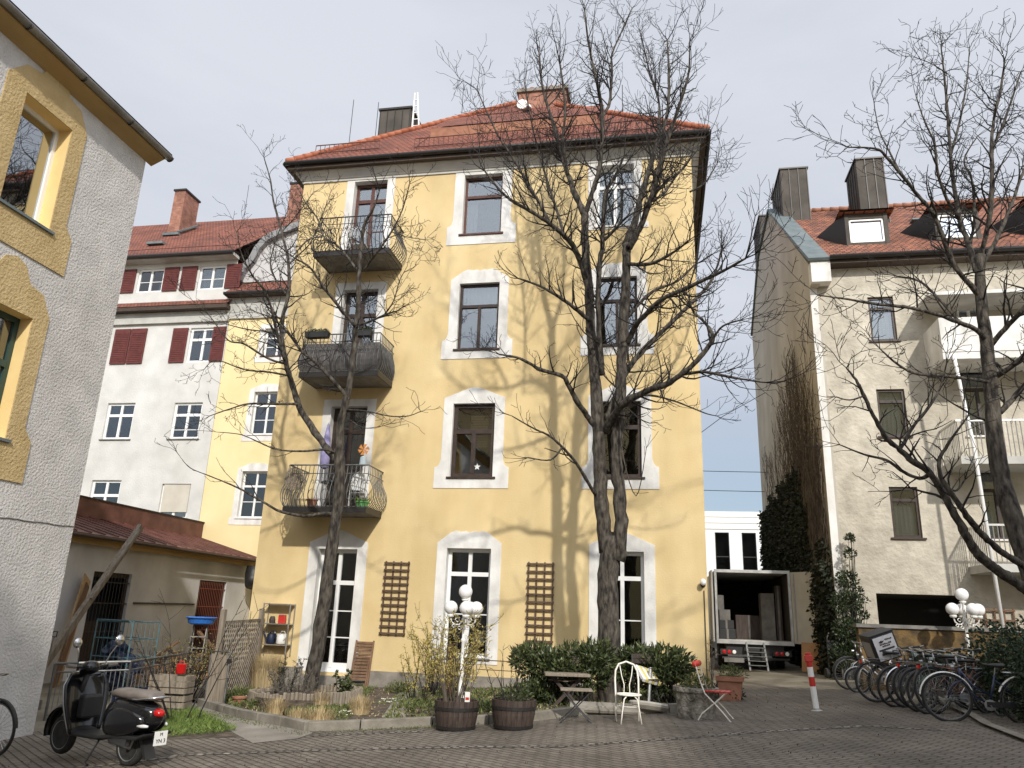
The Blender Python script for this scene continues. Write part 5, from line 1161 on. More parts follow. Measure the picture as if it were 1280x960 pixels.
pathskip=lambda x,y: abs(x-(-4.95-.28*(y-13.5)))<.33 and y<18.9
scatter('ground_cover','patchy green ground cover plants filling the planting bed in front of the yellow house',inset,9000,'cover',.10,.035,.09,skip=pathskip)
scatter('lawn_grass','small patch of bright green grass beside the scooter and garden path',[(x,y) for x,y in gl([(165,916),(210,923),(270,919),(296,915),(240,890),(200,884),(165,890)])],6500,'grass',.13,.012,.02,'grass')
scatter('leaf_litter','scattered dry leaves and twigs on the soil of the planting bed',inset,1800,'straw',.05,.02,.095,'leaf litter')
yard=[(-8.5,9),(3.8,9),(4.2,14.5),(2.6,19),(1.3,17.5),(.6,15.3),(-1.4,14.6),(-3.7,13.0),(-5.6,12.2),(-8.5,12)]
scatter('fallen_leaves','scattered dry brown leaves and grit lying on the paving of the yard',yard,420,leafmat('dead_leaf',(.06,.045,.03),(.17,.125,.08),.9),.028,.02,.010,'fallen leaves')
scatter('joint_moss','thin dull green moss and weeds in the joints along the kerb',[(-9,14.8),(-5.5,12.1),(-3.7,12.95),(-1.4,14.65),(-1.4,14.9),(-3.7,13.25),(-5.6,12.45),(-9,15.2)],1500,'cover',.035,.012,.012,'moss')
m=MB(); q=[(-4.7,13.55),(-4.3,13.55),(-5.6,18.9),(-6.1,18.9)]
m.add([(s,b,gz(s,b)+.10) for s,b in q],[(0,1,2,3)]); struct(m.build('bed_path',M['slabstone'],None,site_=True,recalc=False))
for i,(X,Y) in enumerate(((490,878),(438,893),(320,872))):
    t=thing('white_flowers',['cluster of white flowers right of the narrow bed path','cluster of white flowers at the kerb beside the palisade ring','small white flowers near the metal gate'][i],'flowers',bx(X,Y),0,'white spring flowers'); m=MB()
    for k in range(26):
        x,y,z=random.gauss(0,.16),random.gauss(0,.12),random.uniform(.08,.16)
        for j in range(5): a=j*1.257; m.leaf((x,y,z),(math.cos(a),math.sin(a),.3),.02,.03)
    m.build('blossom','flower',t,recalc=False)
    m=MB()
    for k in range(160): m.leaf((random.gauss(0,.18),random.gauss(0,.14),0),(random.gauss(0,.4),random.gauss(0,.4),1),.015,.13)
    m.build('leaves','grass',t,recalc=False)
for lab,X,Y,h,w,mt in (('low dark green perennial by the kerb left of the palisade ring',330,884,.3,.6,'cover'),('broad low green perennial at the foot of the lattice fence',300,872,.3,.8,'cover'),('low bushy perennial right of the narrow bed path by the wall',500,866,.35,.7,'cover'),('dark green perennial between the two half barrels',600,890,.3,.6,'laurel'),('leafy perennial growing inside the palisade ring on the left',352,870,.45,.5,'greyleaf'),('leafy perennial growing inside the palisade ring on the right',418,872,.3,.5,'cover')):
    b_=bx(X,Y); shrub('perennial',lab,'plant',b_,[(0,0,h*.4,w*.32),(.15,.05,h*.4,w*.28),(-.18,0,h*.35,w*.25)],650,mt,.022,.09,stems=False,group='low perennials in the planting bed')
for lab,X,Y in (('feathery straw tuft inside the palisade ring in front of the trunk',402,880),('pale dry tuft beside the lavender shrub',345,890),('pale dry tuft at the right end of the palisade ring',450,888)):
    grassclump('dry_grass_clump',lab,bx(X,Y,.15),.42,.6,420,'straw')
# sapling and shrubs at the left
stemplant('sapling','thin bare sapling in the grass behind the scooter','sapling',gp(222,905),2.6,1.0,6,60,'yellowleaf',.03,.01,sr=.011)
stemplant('twiggy_bush','tangled leafless bush between the railing and the metal gate','bush',gp(228,880),1.6,1.2,60,1500,'yellowleaf',.04,.012)
stemplant('twiggy_bush','low greyish bush behind the sapling','bush',gp(205,882),1.3,1.3,46,1500,'greyleaf',.04,.012)
# ivy on the gable
t=thing('ivy','dense dark ivy covering the lower blank side wall of the cream house','ivy',(GS-.25,27,.3)); m=MB()
def ivtop(b): return 6.6-.02*(b-28)**2*.4+ .5*math.sin(b*1.7)+.3*math.sin(b*4.1) if b>26.5 else 0
k=0
while k<24000:
    b=random.uniform(23,37); z=random.uniform(.2,7)
    if b>26.2:
        lim=6.9+.25*math.sin(b*2.1)+.2*math.sin(b*5.3)-max(0,(b-30))*.07
    else: lim=3.9+.4*math.sin(b*3)-(.0 if b<25.5 else -1.2)
        
    if z>lim or (z>lim-.8 and random.random()<.4): continue
    k+=1; th=.06+.16*random.random()*(1 if b>26.2 else 1.5)
    m.leaf((-th*random.random(),b-27,z-.3),(-.6+random.gauss(0,.5),random.gauss(0,.7),random.gauss(-.3,.6)),.11,.15)
m.build('foliage','ivy',t,recalc=False)
t=thing('bare_vine','leafless brown climber stems fanning up the side wall of the cream house','climbing plant',(GS-.27,24.5,.3)); m=MB(); rnd=random.Random(4)
def vine(b,z,ang,l,r,dep):
    pts=[(-.0-.05*rnd.random(),b-24.5,z-.3)]; n=int(l/.3)+1
    for i in range(n):
        ang+=rnd.gauss(0,.09)-.05*(ang-(math.pi/2)); b+=math.cos(ang)*.3; z+=math.sin(ang)*.3
        if not(23.05<b<36.5): break
        pts.append((-.02-.10*rnd.random(),b-24.5,z-.3))
        if dep and rnd.random()<.28: vine(b,z,ang+rnd.choice((-1,1))*rnd.uniform(.2,.5),l*(1-i/n)*.8,r*.6,dep-1)
    if len(pts)>2: m.tube(pts,[max(.006,r*(1-.8*i/len(pts))) for i in range(len(pts))],3,cap=False)
for k in range(46): vine(rnd.uniform(23.3,26.9),rnd.uniform(.3,3),math.pi/2+rnd.gauss(0,.05),rnd.uniform(3.5,6.5),.03,2)
for k in range(26): vine(rnd.uniform(24.5,28.5),rnd.uniform(5,6),math.pi/2+rnd.uniform(-.5,.1),rnd.uniform(2.5,6),.02,2)
for k in range(16): vine(rnd.uniform(29,35),5.7,math.pi/2+rnd.uniform(-.3,.4),rnd.uniform(1.5,3.8),.016,2)
m.build('stems','deadstem',t,recalc=False)
shrub('ivy_bush','bushy ivy with light shoots climbing the front corner of the cream house','ivy',on(5.0,22.6),[(-.15,0,.6,.5),(-.1,0,1.2,.42),(-.1,0,1.9,.40),(-.05,0,2.5,.3),(.1,0,3.2,.16),(.12,0,3.6,.13),(.2,0,2.2,.15),(.3,0,1.6,.13),(.35,0,2.0,.1)],3600,leafmat('ivy_light',(.012,.022,.009),(.04,.06,.02)),.055,.08)
# hedge on the right
t=thing('hedge','dark leafy hedge at the right edge beside the bicycles','hedge',on(6.6,13.5)); m=MB(); pth=[(5.55,16.6),(5.6,14.6),(5.5,13.0),(5.5,11.0),(5.8,8.5)]
for k in range(21000):
    f=random.random()*(len(pth)-1.001); i=int(f); a,b=Vector(pth[i]),Vector(pth[i+1]); c=a.lerp(b,f-i); w_=1.5
    x=c.x+random.random()**1.7*w_-.05*math.sin(c.y*5)+random.gauss(0,.06); hh=1.25+.15*math.sin(c.y*2.3)+.1*math.sin(c.y*6+x*3)+(.25 if c.y>15 else 0)
    z=random.random()**.7*hh*(1 if x-c.x>.35 else .55+.45*(x-c.x+.1)/.45)
    m.leaf((x-6.6,c.y-13.5+random.gauss(0,.1),z+gz(x,c.y)-gz(6.6,13.5)),rv()+Vector((-.5,0,.3)),.05,.075)
m.build('foliage','hedge',t,recalc=False)
m=MB()
for k in range(120): y=random.uniform(-4.5,3.2); x=random.uniform(-.9,.3); m.tube([(x,y,-.05),(x+random.gauss(0,.1),y+random.gauss(0,.1),.5),(x+random.gauss(0,.2),y+random.gauss(0,.2),1.1)],[.012,.009,.005],3)
m.build('stems','twig',t,recalc=False)
strip('hedge_kerb',[(5.2,17.2),(5.05,15),(4.85,13.8),(4.8,12.4),(4.95,10)],.14,M['kerb'],.06)
# ======================= LAMPS, POTS =======================
def globe_lamp(base,label,k=.86):
    t=thing('globe_lamp',label,'lamp',base,0,'white four-globe garden lamps'); t.matrix_world=t.matrix_world@Matrix.Scale(k,4)
    MB().lathe([(.15,0),(.15,.05),(.09,.08),(.075,.18),(.10,.22),(.06,.27),(.05,.55),(.07,.58),(.07,.62),(.04,.66),(.036,1.3),(.055,1.33),(.055,1.37),(.034,1.4),(.03,1.75),(.06,1.78),(.07,1.82),(.035,1.88),(.03,2.22),(.07,2.25),(.09,2.29),(.001,2.29)],16).build('pole','white',t,smooth=True)
    MB().ball((0,0,2.46),.165,20).build('globe','opal',t,smooth=True)
    for a in (R(200),R(-20),R(80),R(-70)):
        c,s=math.cos(a),math.sin(a)
        pts=[(0.03,1.78),(.12,1.70),(.22,1.70),(.30,1.76),(.33,1.86)]
        m=MB().tube([(c*x,s*x,z) for x,z in pts],.018,6)
        for ctr,rr_ in (((.16,1.80),.06),((.24,1.66),.045),((.1,1.62),.05)):
            m.tube([(c*(ctr[0]+rr_*math.cos(q)*(1-i*.05)),s*(ctr[0]+rr_*math.cos(q)*(1-i*.05)),ctr[1]+rr_*math.sin(q)*(1-i*.05)) for i,q in enumerate([j*.6 for j in range(11)])],.011,5)
        m.lathe([(.03,1.86),(.075,1.87),(.09,1.90),(.085,1.93),(.001,1.93)],12,(c*.33,s*.33,0)); m.build('arm','white',t,smooth=False)
        MB().ball((c*.33,s*.33,2.08),.16,20).build('globe','opal',t,smooth=True)
    return t
gl1=on(wp(16.0,575,880)[0],16.0,.1); globe_lamp(gl1,'white four-globe lamp standing in the bed in front of the yellow house')
gl2=on(wp(18.8,1216,850)[0],18.8,.0); globe_lamp(gl2,'white four-globe lamp rising behind the bicycles near the hedge',.82)
def barrel(base,label):
    t=thing('half_barrel',label,'planter',base,0,'dark wooden half-barrel planters')
    n=26; m=MB()
    for k in range(n):
        a0,a1=2*math.pi*k/n,2*math.pi*(k+.94)/n
        for (r0,z0,r1,z1) in ((.30,0,.345,.22),(.345,.22,.36,.44)):
            vs=[(r*math.cos(a),r*math.sin(a),z) for r,z in ((r0,z0),(r1,z1),(r1-.03,z1),(r0-.03,z0)) for a in (a0,a1)]
            m.add(vs,[(0,1,3,2),(2,3,5,4),(4,5,7,6),(6,7,1,0),(0,2,4,6),(1,7,5,3)])
    m.build('staves','woodd',t)
    MB().lathe([(.30,.02),(.318,.02),(.328,.07),(.30,.07)],26).build('hoop','gutter',t); MB().lathe([(.345,.30),(.363,.30),(.366,.35),(.345,.35)],26).build('hoop','gutter',t)
    MB().lathe([(.33,.30),(.33,.36),(.2,.40),(.001,.41)],20).build('earth','soil',t)
    return t
def groundat(X,Y): return gp(X,Y)
def bp_(X,Y,dy=.36):   # base given by the front lower edge pixel
    p=gp(X,Y); return on(p[0],p[1]+dy)
b1_=bp_(562,916); b2_=bp_(636,915)
barrel(b1_,'dark wooden half barrel with reddish vine stems in front of the globe lamp'); barrel(b2_,'dark wooden half barrel with bare thin twigs, right of the other half barrel')
def lift(b,z): return (b[0],b[1],b[2]+z)
stemplant('potted_vine','tangled brown and yellow climber growing in the left half barrel','plant',lift(b1_,.4),1.5,.75,20,1100,'yellowleaf',.05,.02,stemmat='deadstem')
stemplant('potted_plant','low green plant with bare twigs in the right half barrel','plant',lift(b2_,.4),.95,.9,8,50,'yellowleaf',.03,.012)
shrub('potted_herb','dark leafy herb covering the right half barrel','plant',lift(b2_,.4),[(0,0,.06,.26),(.1,0,.12,.18)],500,'laurel',.02,.08,stems=False)
t=thing('plant_label','small white and red plant tag stuck in the left half barrel','sign',lift((b1_[0]+.2,b1_[1]-.12,b1_[2]),.38))
MB().box(-.04,.04,-.004,.004,.05,.2).build('tag','white',t); MB().box(-.012,.012,-.003,.003,-.06,.05).build('stake','white',t); MB().box(-.03,.03,-.007,-.004,.08,.12).build('print','red',t)
pb=bp_(872,901,.36)
t=pot('stone_planter','round weathered stone planter between the shrubs and the red folding chair',pb,.36,.50,'stonepot',.03,n=24,taper=.86)
m=MB()
for k in range(9):
    a=k*2*math.pi/9; m.tube([(.345*math.cos(a+q*.08),.345*math.sin(a+q*.08),.40-.10*math.sin(q*math.pi/6)) for q in range(7)],.018,5)
m.build('garland_relief','stonepot',t)
MB().lathe([(.34,.42),(.2,.45),(.001,.46)],18).build('earth','soil',t)
shrub('potted_herb','small dull green plant in the stone planter','plant',lift(pb,.45),[(0,0,.05,.24),(.12,0,.1,.15)],500,'cover',.02,.09,stems=False)
tp=gp(914,872); tp=on(1.62,19.0,.0)
tq2=gp(915,877); tq2=(tq2[0],tq2[1]+.25,tq2[2])
t=thing('terracotta_trough','square terracotta trough at the right corner of the yellow house','plant pot',tq2,R(-8))
MB().prism([(-.20,0),(.20,0),(.25,.44),(-.25,.44)],-.22,.22).build('trough','terra',t,bevel=.01); MB().box(-.27,.27,-.25,-.21,.38,.47).box(-.27,.27,.21,.25,.38,.47).box(-.27,-.22,-.21,.21,.38,.47).box(.22,.27,-.21,.21,.38,.47).build('rim','terra',t)
MB().box(-.22,.22,-.21,.21,.445,.455).build('earth','soil',t)
shrub('trough_plant','low grey-green plant in the terracotta trough','plant',lift(tq2,.42),[(0,0,.08,.22),(.15,.0,.05,.18)],450,'cover',.02,.09,stems=False)
t=stemplant('wall_climber','thin dry climber growing up the corner of the yellow house','climbing plant',on(1.12,19.1,.1),1.3,.12,5,60,'greyleaf',.05,.02,stemmat='deadstem')
shrub('corner_plant','small dark green plant on the ground beside the red folding chair','plant',on(1.25,17.5),[(0,0,.15,.25),(.2,-.1,.12,.2)],500,'ivy',.03,.08,stems=False)
# ======================= GARDEN FURNITURE =======================
cb=gp(786,905)
t=thing('garden_chair','ivory bentwood-style metal chair standing alone on the paving','chair',on(cb[0],cb[1]+.12),R(12))
MB().tube([(.2*math.cos(a),.2*math.sin(a),.44) for a in [2*math.pi*k/20 for k in range(20)]],.014,6,closed=True).lathe([(.19,.435),(.19,.445),(.001,.44)],20).build('seat','cream_l',t)
arc=[(-.19,.16,.0),(-.195,.17,.44),(-.2,.2,.66),(-.185,.225,.80),(-.13,.24,.90),(0,.25,.945),(.13,.24,.90),(.185,.225,.80),(.2,.2,.66),(.195,.17,.44),(.19,.16,0)]
MB().tube(arc,.016,8).build('back_frame','cream_l',t,smooth=True)
m=MB()
for s in (-1,1): m.tube([(s*.05,.19,.44),(s*.045,.2,.58),(s*.085,.215,.72),(s*.11,.24,.88)],.009,6)
m.build('back_spindles','cream_l',t,smooth=True)
for s in (-1,1): MB().tube([(s*.05,-.16,.44),(s*.11,-.19,.38),(s*.14,-.2,.2),(s*.17,-.22,0)],.012,6).build('leg','cream_l',t,smooth=True)
MB().tube([(.165*math.cos(a),.165*math.sin(a),.26) for a in [2*math.pi*k/16 for k in range(16)]],.007,5,closed=True).build('leg_ring','cream_l',t)
rb=gp(897,902)
t=thing('folding_chair','folding chair with white frame, red seat and red top slat by the stone planter','chair',on(rb[0],rb[1]+.15),R(78))
for s in (-1,1):
    MB().tube([(s*.2,.30,.9),(s*.2,.22,.6),(s*.2,.15,.42),(s*.2,-.10,.18),(s*.2,-.26,.0)],.011,6).build('side_rail','cream_l',t); MB().tube([(s*.17,-.2,.46),(s*.17,-.02,.3),(s*.17,.22,.1),(s*.17,.28,0)],.011,6).build('leg','cream_l',t)
m=MB()
for k in range(5): m.box(-.2,.2,-.24+k*.085,-.17+k*.085,.45,.468)
m.build('seat','red',t)
MB().tube([(-.21,.305,.88),(.21,.305,.88)],.05,10).build('top_slat',nmat('bright_red',(.72,.06,.04),.4),t,smooth=True)
MB().tube([(-.2,.25,.68),(.2,.25,.68)],.008,5).tube([(-.2,.2,.55),(.2,.2,.55)],.008,5).build('back_rod','cream_l',t)
tb_=gp(726,905)
t=thing('bistro_table','small low folding table with dark crossed metal legs left of the ivory chair','table',on(tb_[0]-.1,tb_[1]+.2),R(8))
MB().box(-.27,.27,-.2,.2,.50,.525).build('tabletop','woodg',t,bevel=.005)
for s in (-1,1):
    for d in (-1,1): MB().tube([(d*.24,s*.16,.5),(0,s*.17,.25),(-d*.2,s*.18,.06),(-d*.28,s*.18,.0)],.011,6).build('leg','iron',t)
MB().tube([(-.22,-.18,.05),(-.22,.18,.05)],.008,5).tube([(.22,-.18,.05),(.22,.18,.05)],.008,5).build('stretcher','iron',t)
def fold(base,label,rz,mat1,mat2,name='folding_chair',tilt=None,group=None):
    t=thing(name,label,'chair',base,rz,group,tilt)
    for s in (-1,1):
        MB().tube([(s*.2,.24,.88),(s*.2,.18,.46),(s*.2,-.2,.0)],.011,6).build('side_rail',mat2,t); MB().tube([(s*.17,-.2,.46),(s*.17,.25,0)],.011,6).build('leg',mat2,t)
    m=MB()
    for k in range(5): m.box(-.2,.2,-.22+k*.085,-.155+k*.085,.455,.472)
    m.build('seat',mat1,t)
    m=MB(); m.box(-.2,.2,.225,.24,.72,.80).box(-.2,.2,.235,.25,.81,.89); m.build('back_slats',mat1,t); return t
fb_=gp(700,893); fold(on(fb_[0],fb_[1]+.5,.08),'dark folding chair with two wooden back slats at the kerb behind the low table',R(-25),'woodg','iron')
f2=on(-.28,15.5,.1); fold(f2,'dark chair half hidden in the shrubs carrying a striped cushion',R(20),'woodd','iron')
t=thing('cushion','yellow and white striped cushion on the dark chair in the shrubs','cushion',lift(f2,.50),R(30),None,(R(35),R(15)))
for k in range(6): MB().box(-.2+k*.068,-.2+(k+1)*.068-.001,-.2,.2,0,.07).build('stripe',['white',nmat('yellow_stripe',(.60,.52,.18),.8)][k%2],t,bevel=.012)
t=thing('weathered_table','low weathered plank table under the evergreen shrubs','table',on(-1.75,15.35,.08),R(12))
MB().box(-.42,.42,-.25,.25,.55,.60).build('tabletop','woodg',t,bevel=.008); MB().bar((-.3,0,.55),(.25,0,0),.06).bar((.3,0,.55),(-.25,0,0),.06).build('crossed_legs','woodd',t)
q=gp(810,893); base=on(q[0],q[1]+.25,.0)
t=thing('parasol_stand','round concrete parasol stand with an empty metal tube right of the ivory chair','parasol stand',base,0,None,(R(-9),R(4)))
MB().lathe([(.10,-.0),(.30,.04),(.36,.10),(.37,.14),(.34,.17),(.06,.19),(.001,.19)],26).build('base',tex('pale_concrete',(.36,.33,.28),(.46,.43,.37),4,5,.9,.3,25,.01),t,smooth=False)
MB().tube([(0,0,.18),(0,0,.78)],.03,10).build('tube','alu',t)
q=gp(770,892); 
t=thing('stone_slab','loose pale stone slab leaning on the kerb behind the ivory chair','slab',on(-1.02,14.88,.03),R(3),None,(R(22),0))
MB().box(-.62,.62,0,.30,0,.06).build('slab','kerb',t,bevel=.01)
t=thing('rope_barrier','thin rusty rail on short posts in front of the plinth','rail',on(-2.9,18.0,.1))
MB().tube([(-1.2,0,.62),(1.3,0,.60)],.012,5).build('rail','woodb',t); MB().tube([(-1.2,0,.42),(1.3,0,.40)],.01,5).build('rail','woodb',t)
for s in (-1.2,0,1.3): MB().tube([(s,0,-.05),(s,0,.64)],.014,6).build('post','alu',t)
# slatted chair leaning on the wall
t=thing('slatted_chair','folded brown slatted wooden chair leaning on the yellow wall','chair',on(-7.2,FB-.34,.1),R(4),None,(R(-14),0))
for s in (-1,1): MB().box(s*.22-.02,s*.22+.02,0,.03,0,1.12).build('side_rail','woodb',t); MB().box(s*.18-.015,s*.18+.015,-.04,-.005,0,.62).build('leg','woodb',t)
m=MB()
for k in range(8): m.box(-.2,.2,.003,.022,.55+k*.07,.60+k*.07)
m.build('back_slats','woodb',t); m=MB()
for k in range(5): m.box(-.2,.2,-.03,-.01,.18+k*.07,.23+k*.07)
m.build('seat_slats','woodb',t)
# wall shelf with watering cans
t=thing('wall_shelf','grey metal shelf with two shelves hanging on the yellow wall left of the terrace door','shelf',(-9.55,FB-.02,.62))
for s in (-.36,.36):
    for d in (-.3,-.02): MB().box(s-.012,s+.012,d-.012,d+.012,0,1.25).build('post','alu',t)
for z in (.25,.75,1.23): MB().box(-.36,.36,-.31,-.01,z-.012,z+.012).build('shelf_board','alu' if z>.3 else 'woodg',t)
def can(label,base,mat,rz):
    t=thing('watering_can',label,'watering can',base,rz,'watering cans on the wall shelf')
    MB().lathe([(.10,0),(.115,.02),(.11,.22),(.09,.25),(.001,.25)],16).build('body',mat,t,smooth=True)
    MB().tube([(.10,0,.05),(.22,0,.17),(.31,0,.29)],[.028,.018,.014],8).lathe([(.001,0),(.001,0)],3).build('spout',mat,t,smooth=True); MB().tube([(-.10,0,.08),(-.18,0,.18),(-.13,0,.30),(0,0,.31),(.07,0,.25)],.012,6).build('handle',mat,t,smooth=True)
can('dark blue watering can on the lower wall shelf',(-9.68,FB-.18,.89),'navy',R(160)); can('white watering can on the lower wall shelf',(-9.40,FB-.2,.89),'white',R(150))
t=thing('red_tin','small red tin on the upper wall shelf','tin',(-9.45,FB-.16,1.385)); MB().box(-.09,.09,-.05,.05,0,.2).build('tin','red',t,bevel=.01); MB().box(-.08,.08,-.045,.045,.2,.215).build('lid','steel',t)
t=thing('round_jar','small dark jar on the upper wall shelf left of the red tin','jar',(-9.72,FB-.16,1.385)); MB().lathe([(.07,0),(.08,.08),(.06,.15),(.001,.15)],12).build('jar','woodd',t); MB().lathe([(.05,.15),(.055,.17),(.001,.17)],12).build('lid','steel',t)
# bollard
bb=gp(1021,889)
t=thing('bollard','red and white striped bollard leaning slightly on the paving in the lane mouth','bollard',bb,0,None,(0,R(-5)))
m=MB(); z=0
for k,(h,mt) in enumerate(((.42,'white'),(.16,'red'),(.17,'white'),(.24,'red'))):
    MB().lathe([(.052 if mt=='white' else .053,z),(.052 if mt=='white' else .053,z+h)]+([(.001,z+h+.01)] if k==3 else []),16).build('band',mt,t,smooth=False); z+=h
MB().lathe([(.10,0),(.10,.012),(.06,.03),(.06,.05)],16).build('foot','alu',t)
MB().box(-.075,.07,-.06,.06,.84,.95).build('lock','red',t,bevel=.01)
# left yard
def railing(name,label,a,b,h,nb,mat='ironlight',mid=(.85,),cat='railing'):
    t=thing(name,label,cat,a,0); d=Vector((b[0]-a[0],b[1]-a[1],b[2]-a[2])); P=lambda f,z: tuple(d*f+Vector((0,0,z)))
    MB().tube([P(0,h),P(1,h)],.026,8).build('top_rail',mat,t)
    m=MB()
    for q in mid: m.tube([P(0,h*q),P(1,h*q)],.016,6)
    m.tube([P(0,.12),P(1,.12)],.014,6); m.build('rail',mat,t)
    for f in (0,.5,1): MB().tube([P(f,-.1),P(f,h)],.024,8).build('post',mat,t)
    m=MB()
    for k in range(1,nb): m.tube([P(k/nb,.12),P(k/nb,h*mid[0])],.008,4)
    m.build('bars',mat,t); return t
A1=gp(55,903); A2=gp(152,898); A3=gp(236,872)
railing('metal_railing','galvanised railing with vertical bars right beside the roughcast house corner',A1,A2,1.0,16)
railing('metal_railing','galvanised railing running back from behind the scooter to the sapling',A2,A3,1.0,20)
t=thing('roll_cage','tall pale teal metal roll cage of bars in the left yard','trolley',on(-12.3,17.0),R(-10))
m=MB()
for x in (-.55,.55):
    for y in (-.4,.4): m.tube([(x,y,0),(x,y,1.75)],.018,6)
m.tube([(-.55,-.4,1.75),(.4,-.4,1.75),(.52,-.4,1.7),(.55,-.4,1.55)],.018,6)
for z in (.15,.95,1.35,1.72): m.tube([(-.55,-.4,z),(.55,-.4,z),(.55,.4,z),(-.55,.4,z)],.012,5,closed=True)
m.build('frame','teal',t); m=MB()
for k in range(9): x=-.55+k*.1375; m.tube([(x,-.4,.15),(x,-.4,1.72)],.007,4); m.tube([(x,.4,.15),(x,.4,1.72)],.007,4)
m.build('bars','teal',t)
for x in (-.5,.5):
    for y in (-.35,.35): MB().lathe([(.001,-.02),(.06,-.02),(.06,.02),(.001,.02)],10,(x,y,.06),'x').build('castor','rubber',t)
def crate(label,base,mat,rz=0,w=.5,h=.3,d=.36):
    t=thing('crate',label,'crate',base,rz,'crates in the left yard'); 
    m=MB(); 
    for k in range(3): z=k*h/3+.01; m.box(-w/2,w/2,-d/2,-d/2+.015,z,z+h/3-.02).box(-w/2,w/2,d/2-.015,d/2,z,z+h/3-.02).box(-w/2,-w/2+.015,-d/2+.016,d/2-.016,z,z+h/3-.02).box(w/2-.015,w/2,-d/2+.016,d/2-.016,z,z+h/3-.02)
    m.build('slats',mat,t); MB().box(-w/2+.02,w/2-.02,-d/2+.02,d/2-.02,0,.015).build('bottom',mat,t)
    for x in (-1,1):
        for y in (-1,1): MB().box(x*(w/2-.03)-.012,x*(w/2-.03)+.012,y*(d/2-.03)-.012,y*(d/2-.03)+.012,.0,h).build('corner_post',mat,t)
crate('grey weathered slatted crate right of the scooter seat, bottom one',on(-9.4,14.6),'woodg',R(8),.75,.36)
crate('grey weathered slatted crate right of the scooter seat, upper one',lift(on(-9.4,14.6),.38),'woodg',R(5),.75,.34)
crate('dark blue plastic crate behind the railing next to the roughcast house',on(-10.9,14.2),'navy',R(3),.6,.5)
crate('dark blue plastic crate behind the railing, right of the other blue one',on(-10.2,14.5),'navy',R(-6),.5,.5)
t=thing('red_canister','red plastic canister on the weathered crates','canister',lift(on(-9.25,14.6),.73)); MB().box(-.08,.08,-.06,.06,0,.19).build('body','redlens',t,bevel=.02); MB().tube([(-.05,0,.19),(-.04,0,.23),(.04,0,.23),(.05,0,.19)],.01,6).build('handle','red',t)
t=thing('tarpaulin_heap','heap of dark blue tarpaulin inside the teal roll cage','tarpaulin',on(-12.3,17.0,.2)); 
m=MB()
for k in range(7): m.crumple((random.uniform(-.25,.25),random.uniform(-.1,.1),.2+k*.11),.27,(1.2,.8,.7),18,.35,k+3)
m.build('folds','navy',t)
t=thing('timber_beam','long grey weathered beam leaning steeply across the shed eave','beam',(-14.3,16.3,-.6))
e=Vector(wp(19.2,176,658))-Vector((-14.3,16.3,-.6)); MB().bar((0,0,0),tuple(e),.20,.10,up=(1,.2,0)).build('beam','woodg',t)
MB().bar(tuple(e*.55+Vector((.1,-.1,.02))),tuple(e*.97+Vector((.12,-.1,.02))),.08,.05).build('batten','woodg',t)
def plank(label,a,b,w,mat,th=.03):
    t=thing('plank',label,'plank',a,0,'boards leaning on the shed wall'); MB().bar((0,0,0),(b[0]-a[0],b[1]-a[1],b[2]-a[2]),w,th,up=(1,.3,0)).build('board',mat,t)
    MB().bar((0,-.03,.02),(.02,-.05,.3),.03).build('batten',mat,t)
plank('broad brown board leaning on the shed wall, left of the ladder',on(-15.3,18.6,-.1),(-15.95,19.9,2.4),.5,'plank')
plank('narrow dark brown board leaning in front of the broad one',on(-15.0,18.2,-.1),(-15.9,19.9,2.2),.25,'woodb')
plank('short pale upright board at the house corner side of the pile',on(-15.2,17.6,-.1),(-15.6,18.0,1.5),.28,'plank')
t=thing('shovel','shovel with black handle standing behind the railing by the roughcast house','shovel',on(-12.3,14.6)); MB().tube([(0,0,.2),(0,.1,1.45)],.016,6).build('shaft','woodg',t); MB().tube([(-.05,.1,1.45),(-.05,.11,1.55),(.05,.11,1.55),(.05,.1,1.45)],.014,6,closed=True).build('grip','blackp',t); MB().box(-.1,.1,-.01,.01,-.02,.25).build('blade','steel',t)
t=thing('step_ladder','aluminium step ladder beside the metal gate','step ladder',on(-11.3,18.4),R(15))
for s in (-1,1): MB().bar((s*.2,-.3,0),(s*.16,0,1.6),.02,.05).build('front_rail','ironlight',t); MB().bar((s*.2,.4,0),(s*.16,.02,1.55),.03,.03).build('rear_leg','alu',t)
for k in range(1,6): f=k/6; MB().box(-.19,.19,-.3*(1-f)-.05,-.3*(1-f)+.05,1.6*f-.01,1.6*f+.01).build('step','alu',t)
t=thing('plastic_tub','shallow bright blue plastic tub on top of the step ladder','tub',lift(on(-11.3,18.4),1.62)); MB().lathe([(.24,0),(.30,.03),(.34,.16),(.37,.17),(.33,.165),(.27,.04),(.001,.03)],20).build('tub','blue',t,smooth=False); MB().tube([(.36*math.cos(a),.36*math.sin(a),.165) for a in [i*math.pi/8 for i in range(16)]],.018,5,closed=True).build('rim','blue',t)
# timber pile
t=thing('timber_pile','messy pile of old timber and branches under the second shed door','wood pile',on(-13.6,21.5)); m=MB(); rnd=random.Random(9)
for k in range(34): x,y=rnd.gauss(0,.7),rnd.gauss(0,1.0); z=rnd.uniform(0,.9); a=rnd.uniform(0,3.1); l=rnd.uniform(.3,.9); m.bar((x-l*math.cos(a),y-l*math.sin(a),z),(x+l*math.cos(a),y+l*math.sin(a),z+rnd.uniform(-.2,.5)),rnd.uniform(.04,.12),rnd.uniform(.03,.08))
m.build('timber','woodb',t)
for k in range(8): x,y=rnd.gauss(0,.6),rnd.gauss(0,.8); MB().box(x-.3,x+.3,y-.2,y+.2,0,rnd.uniform(.3,.7)).build('box','card',t)
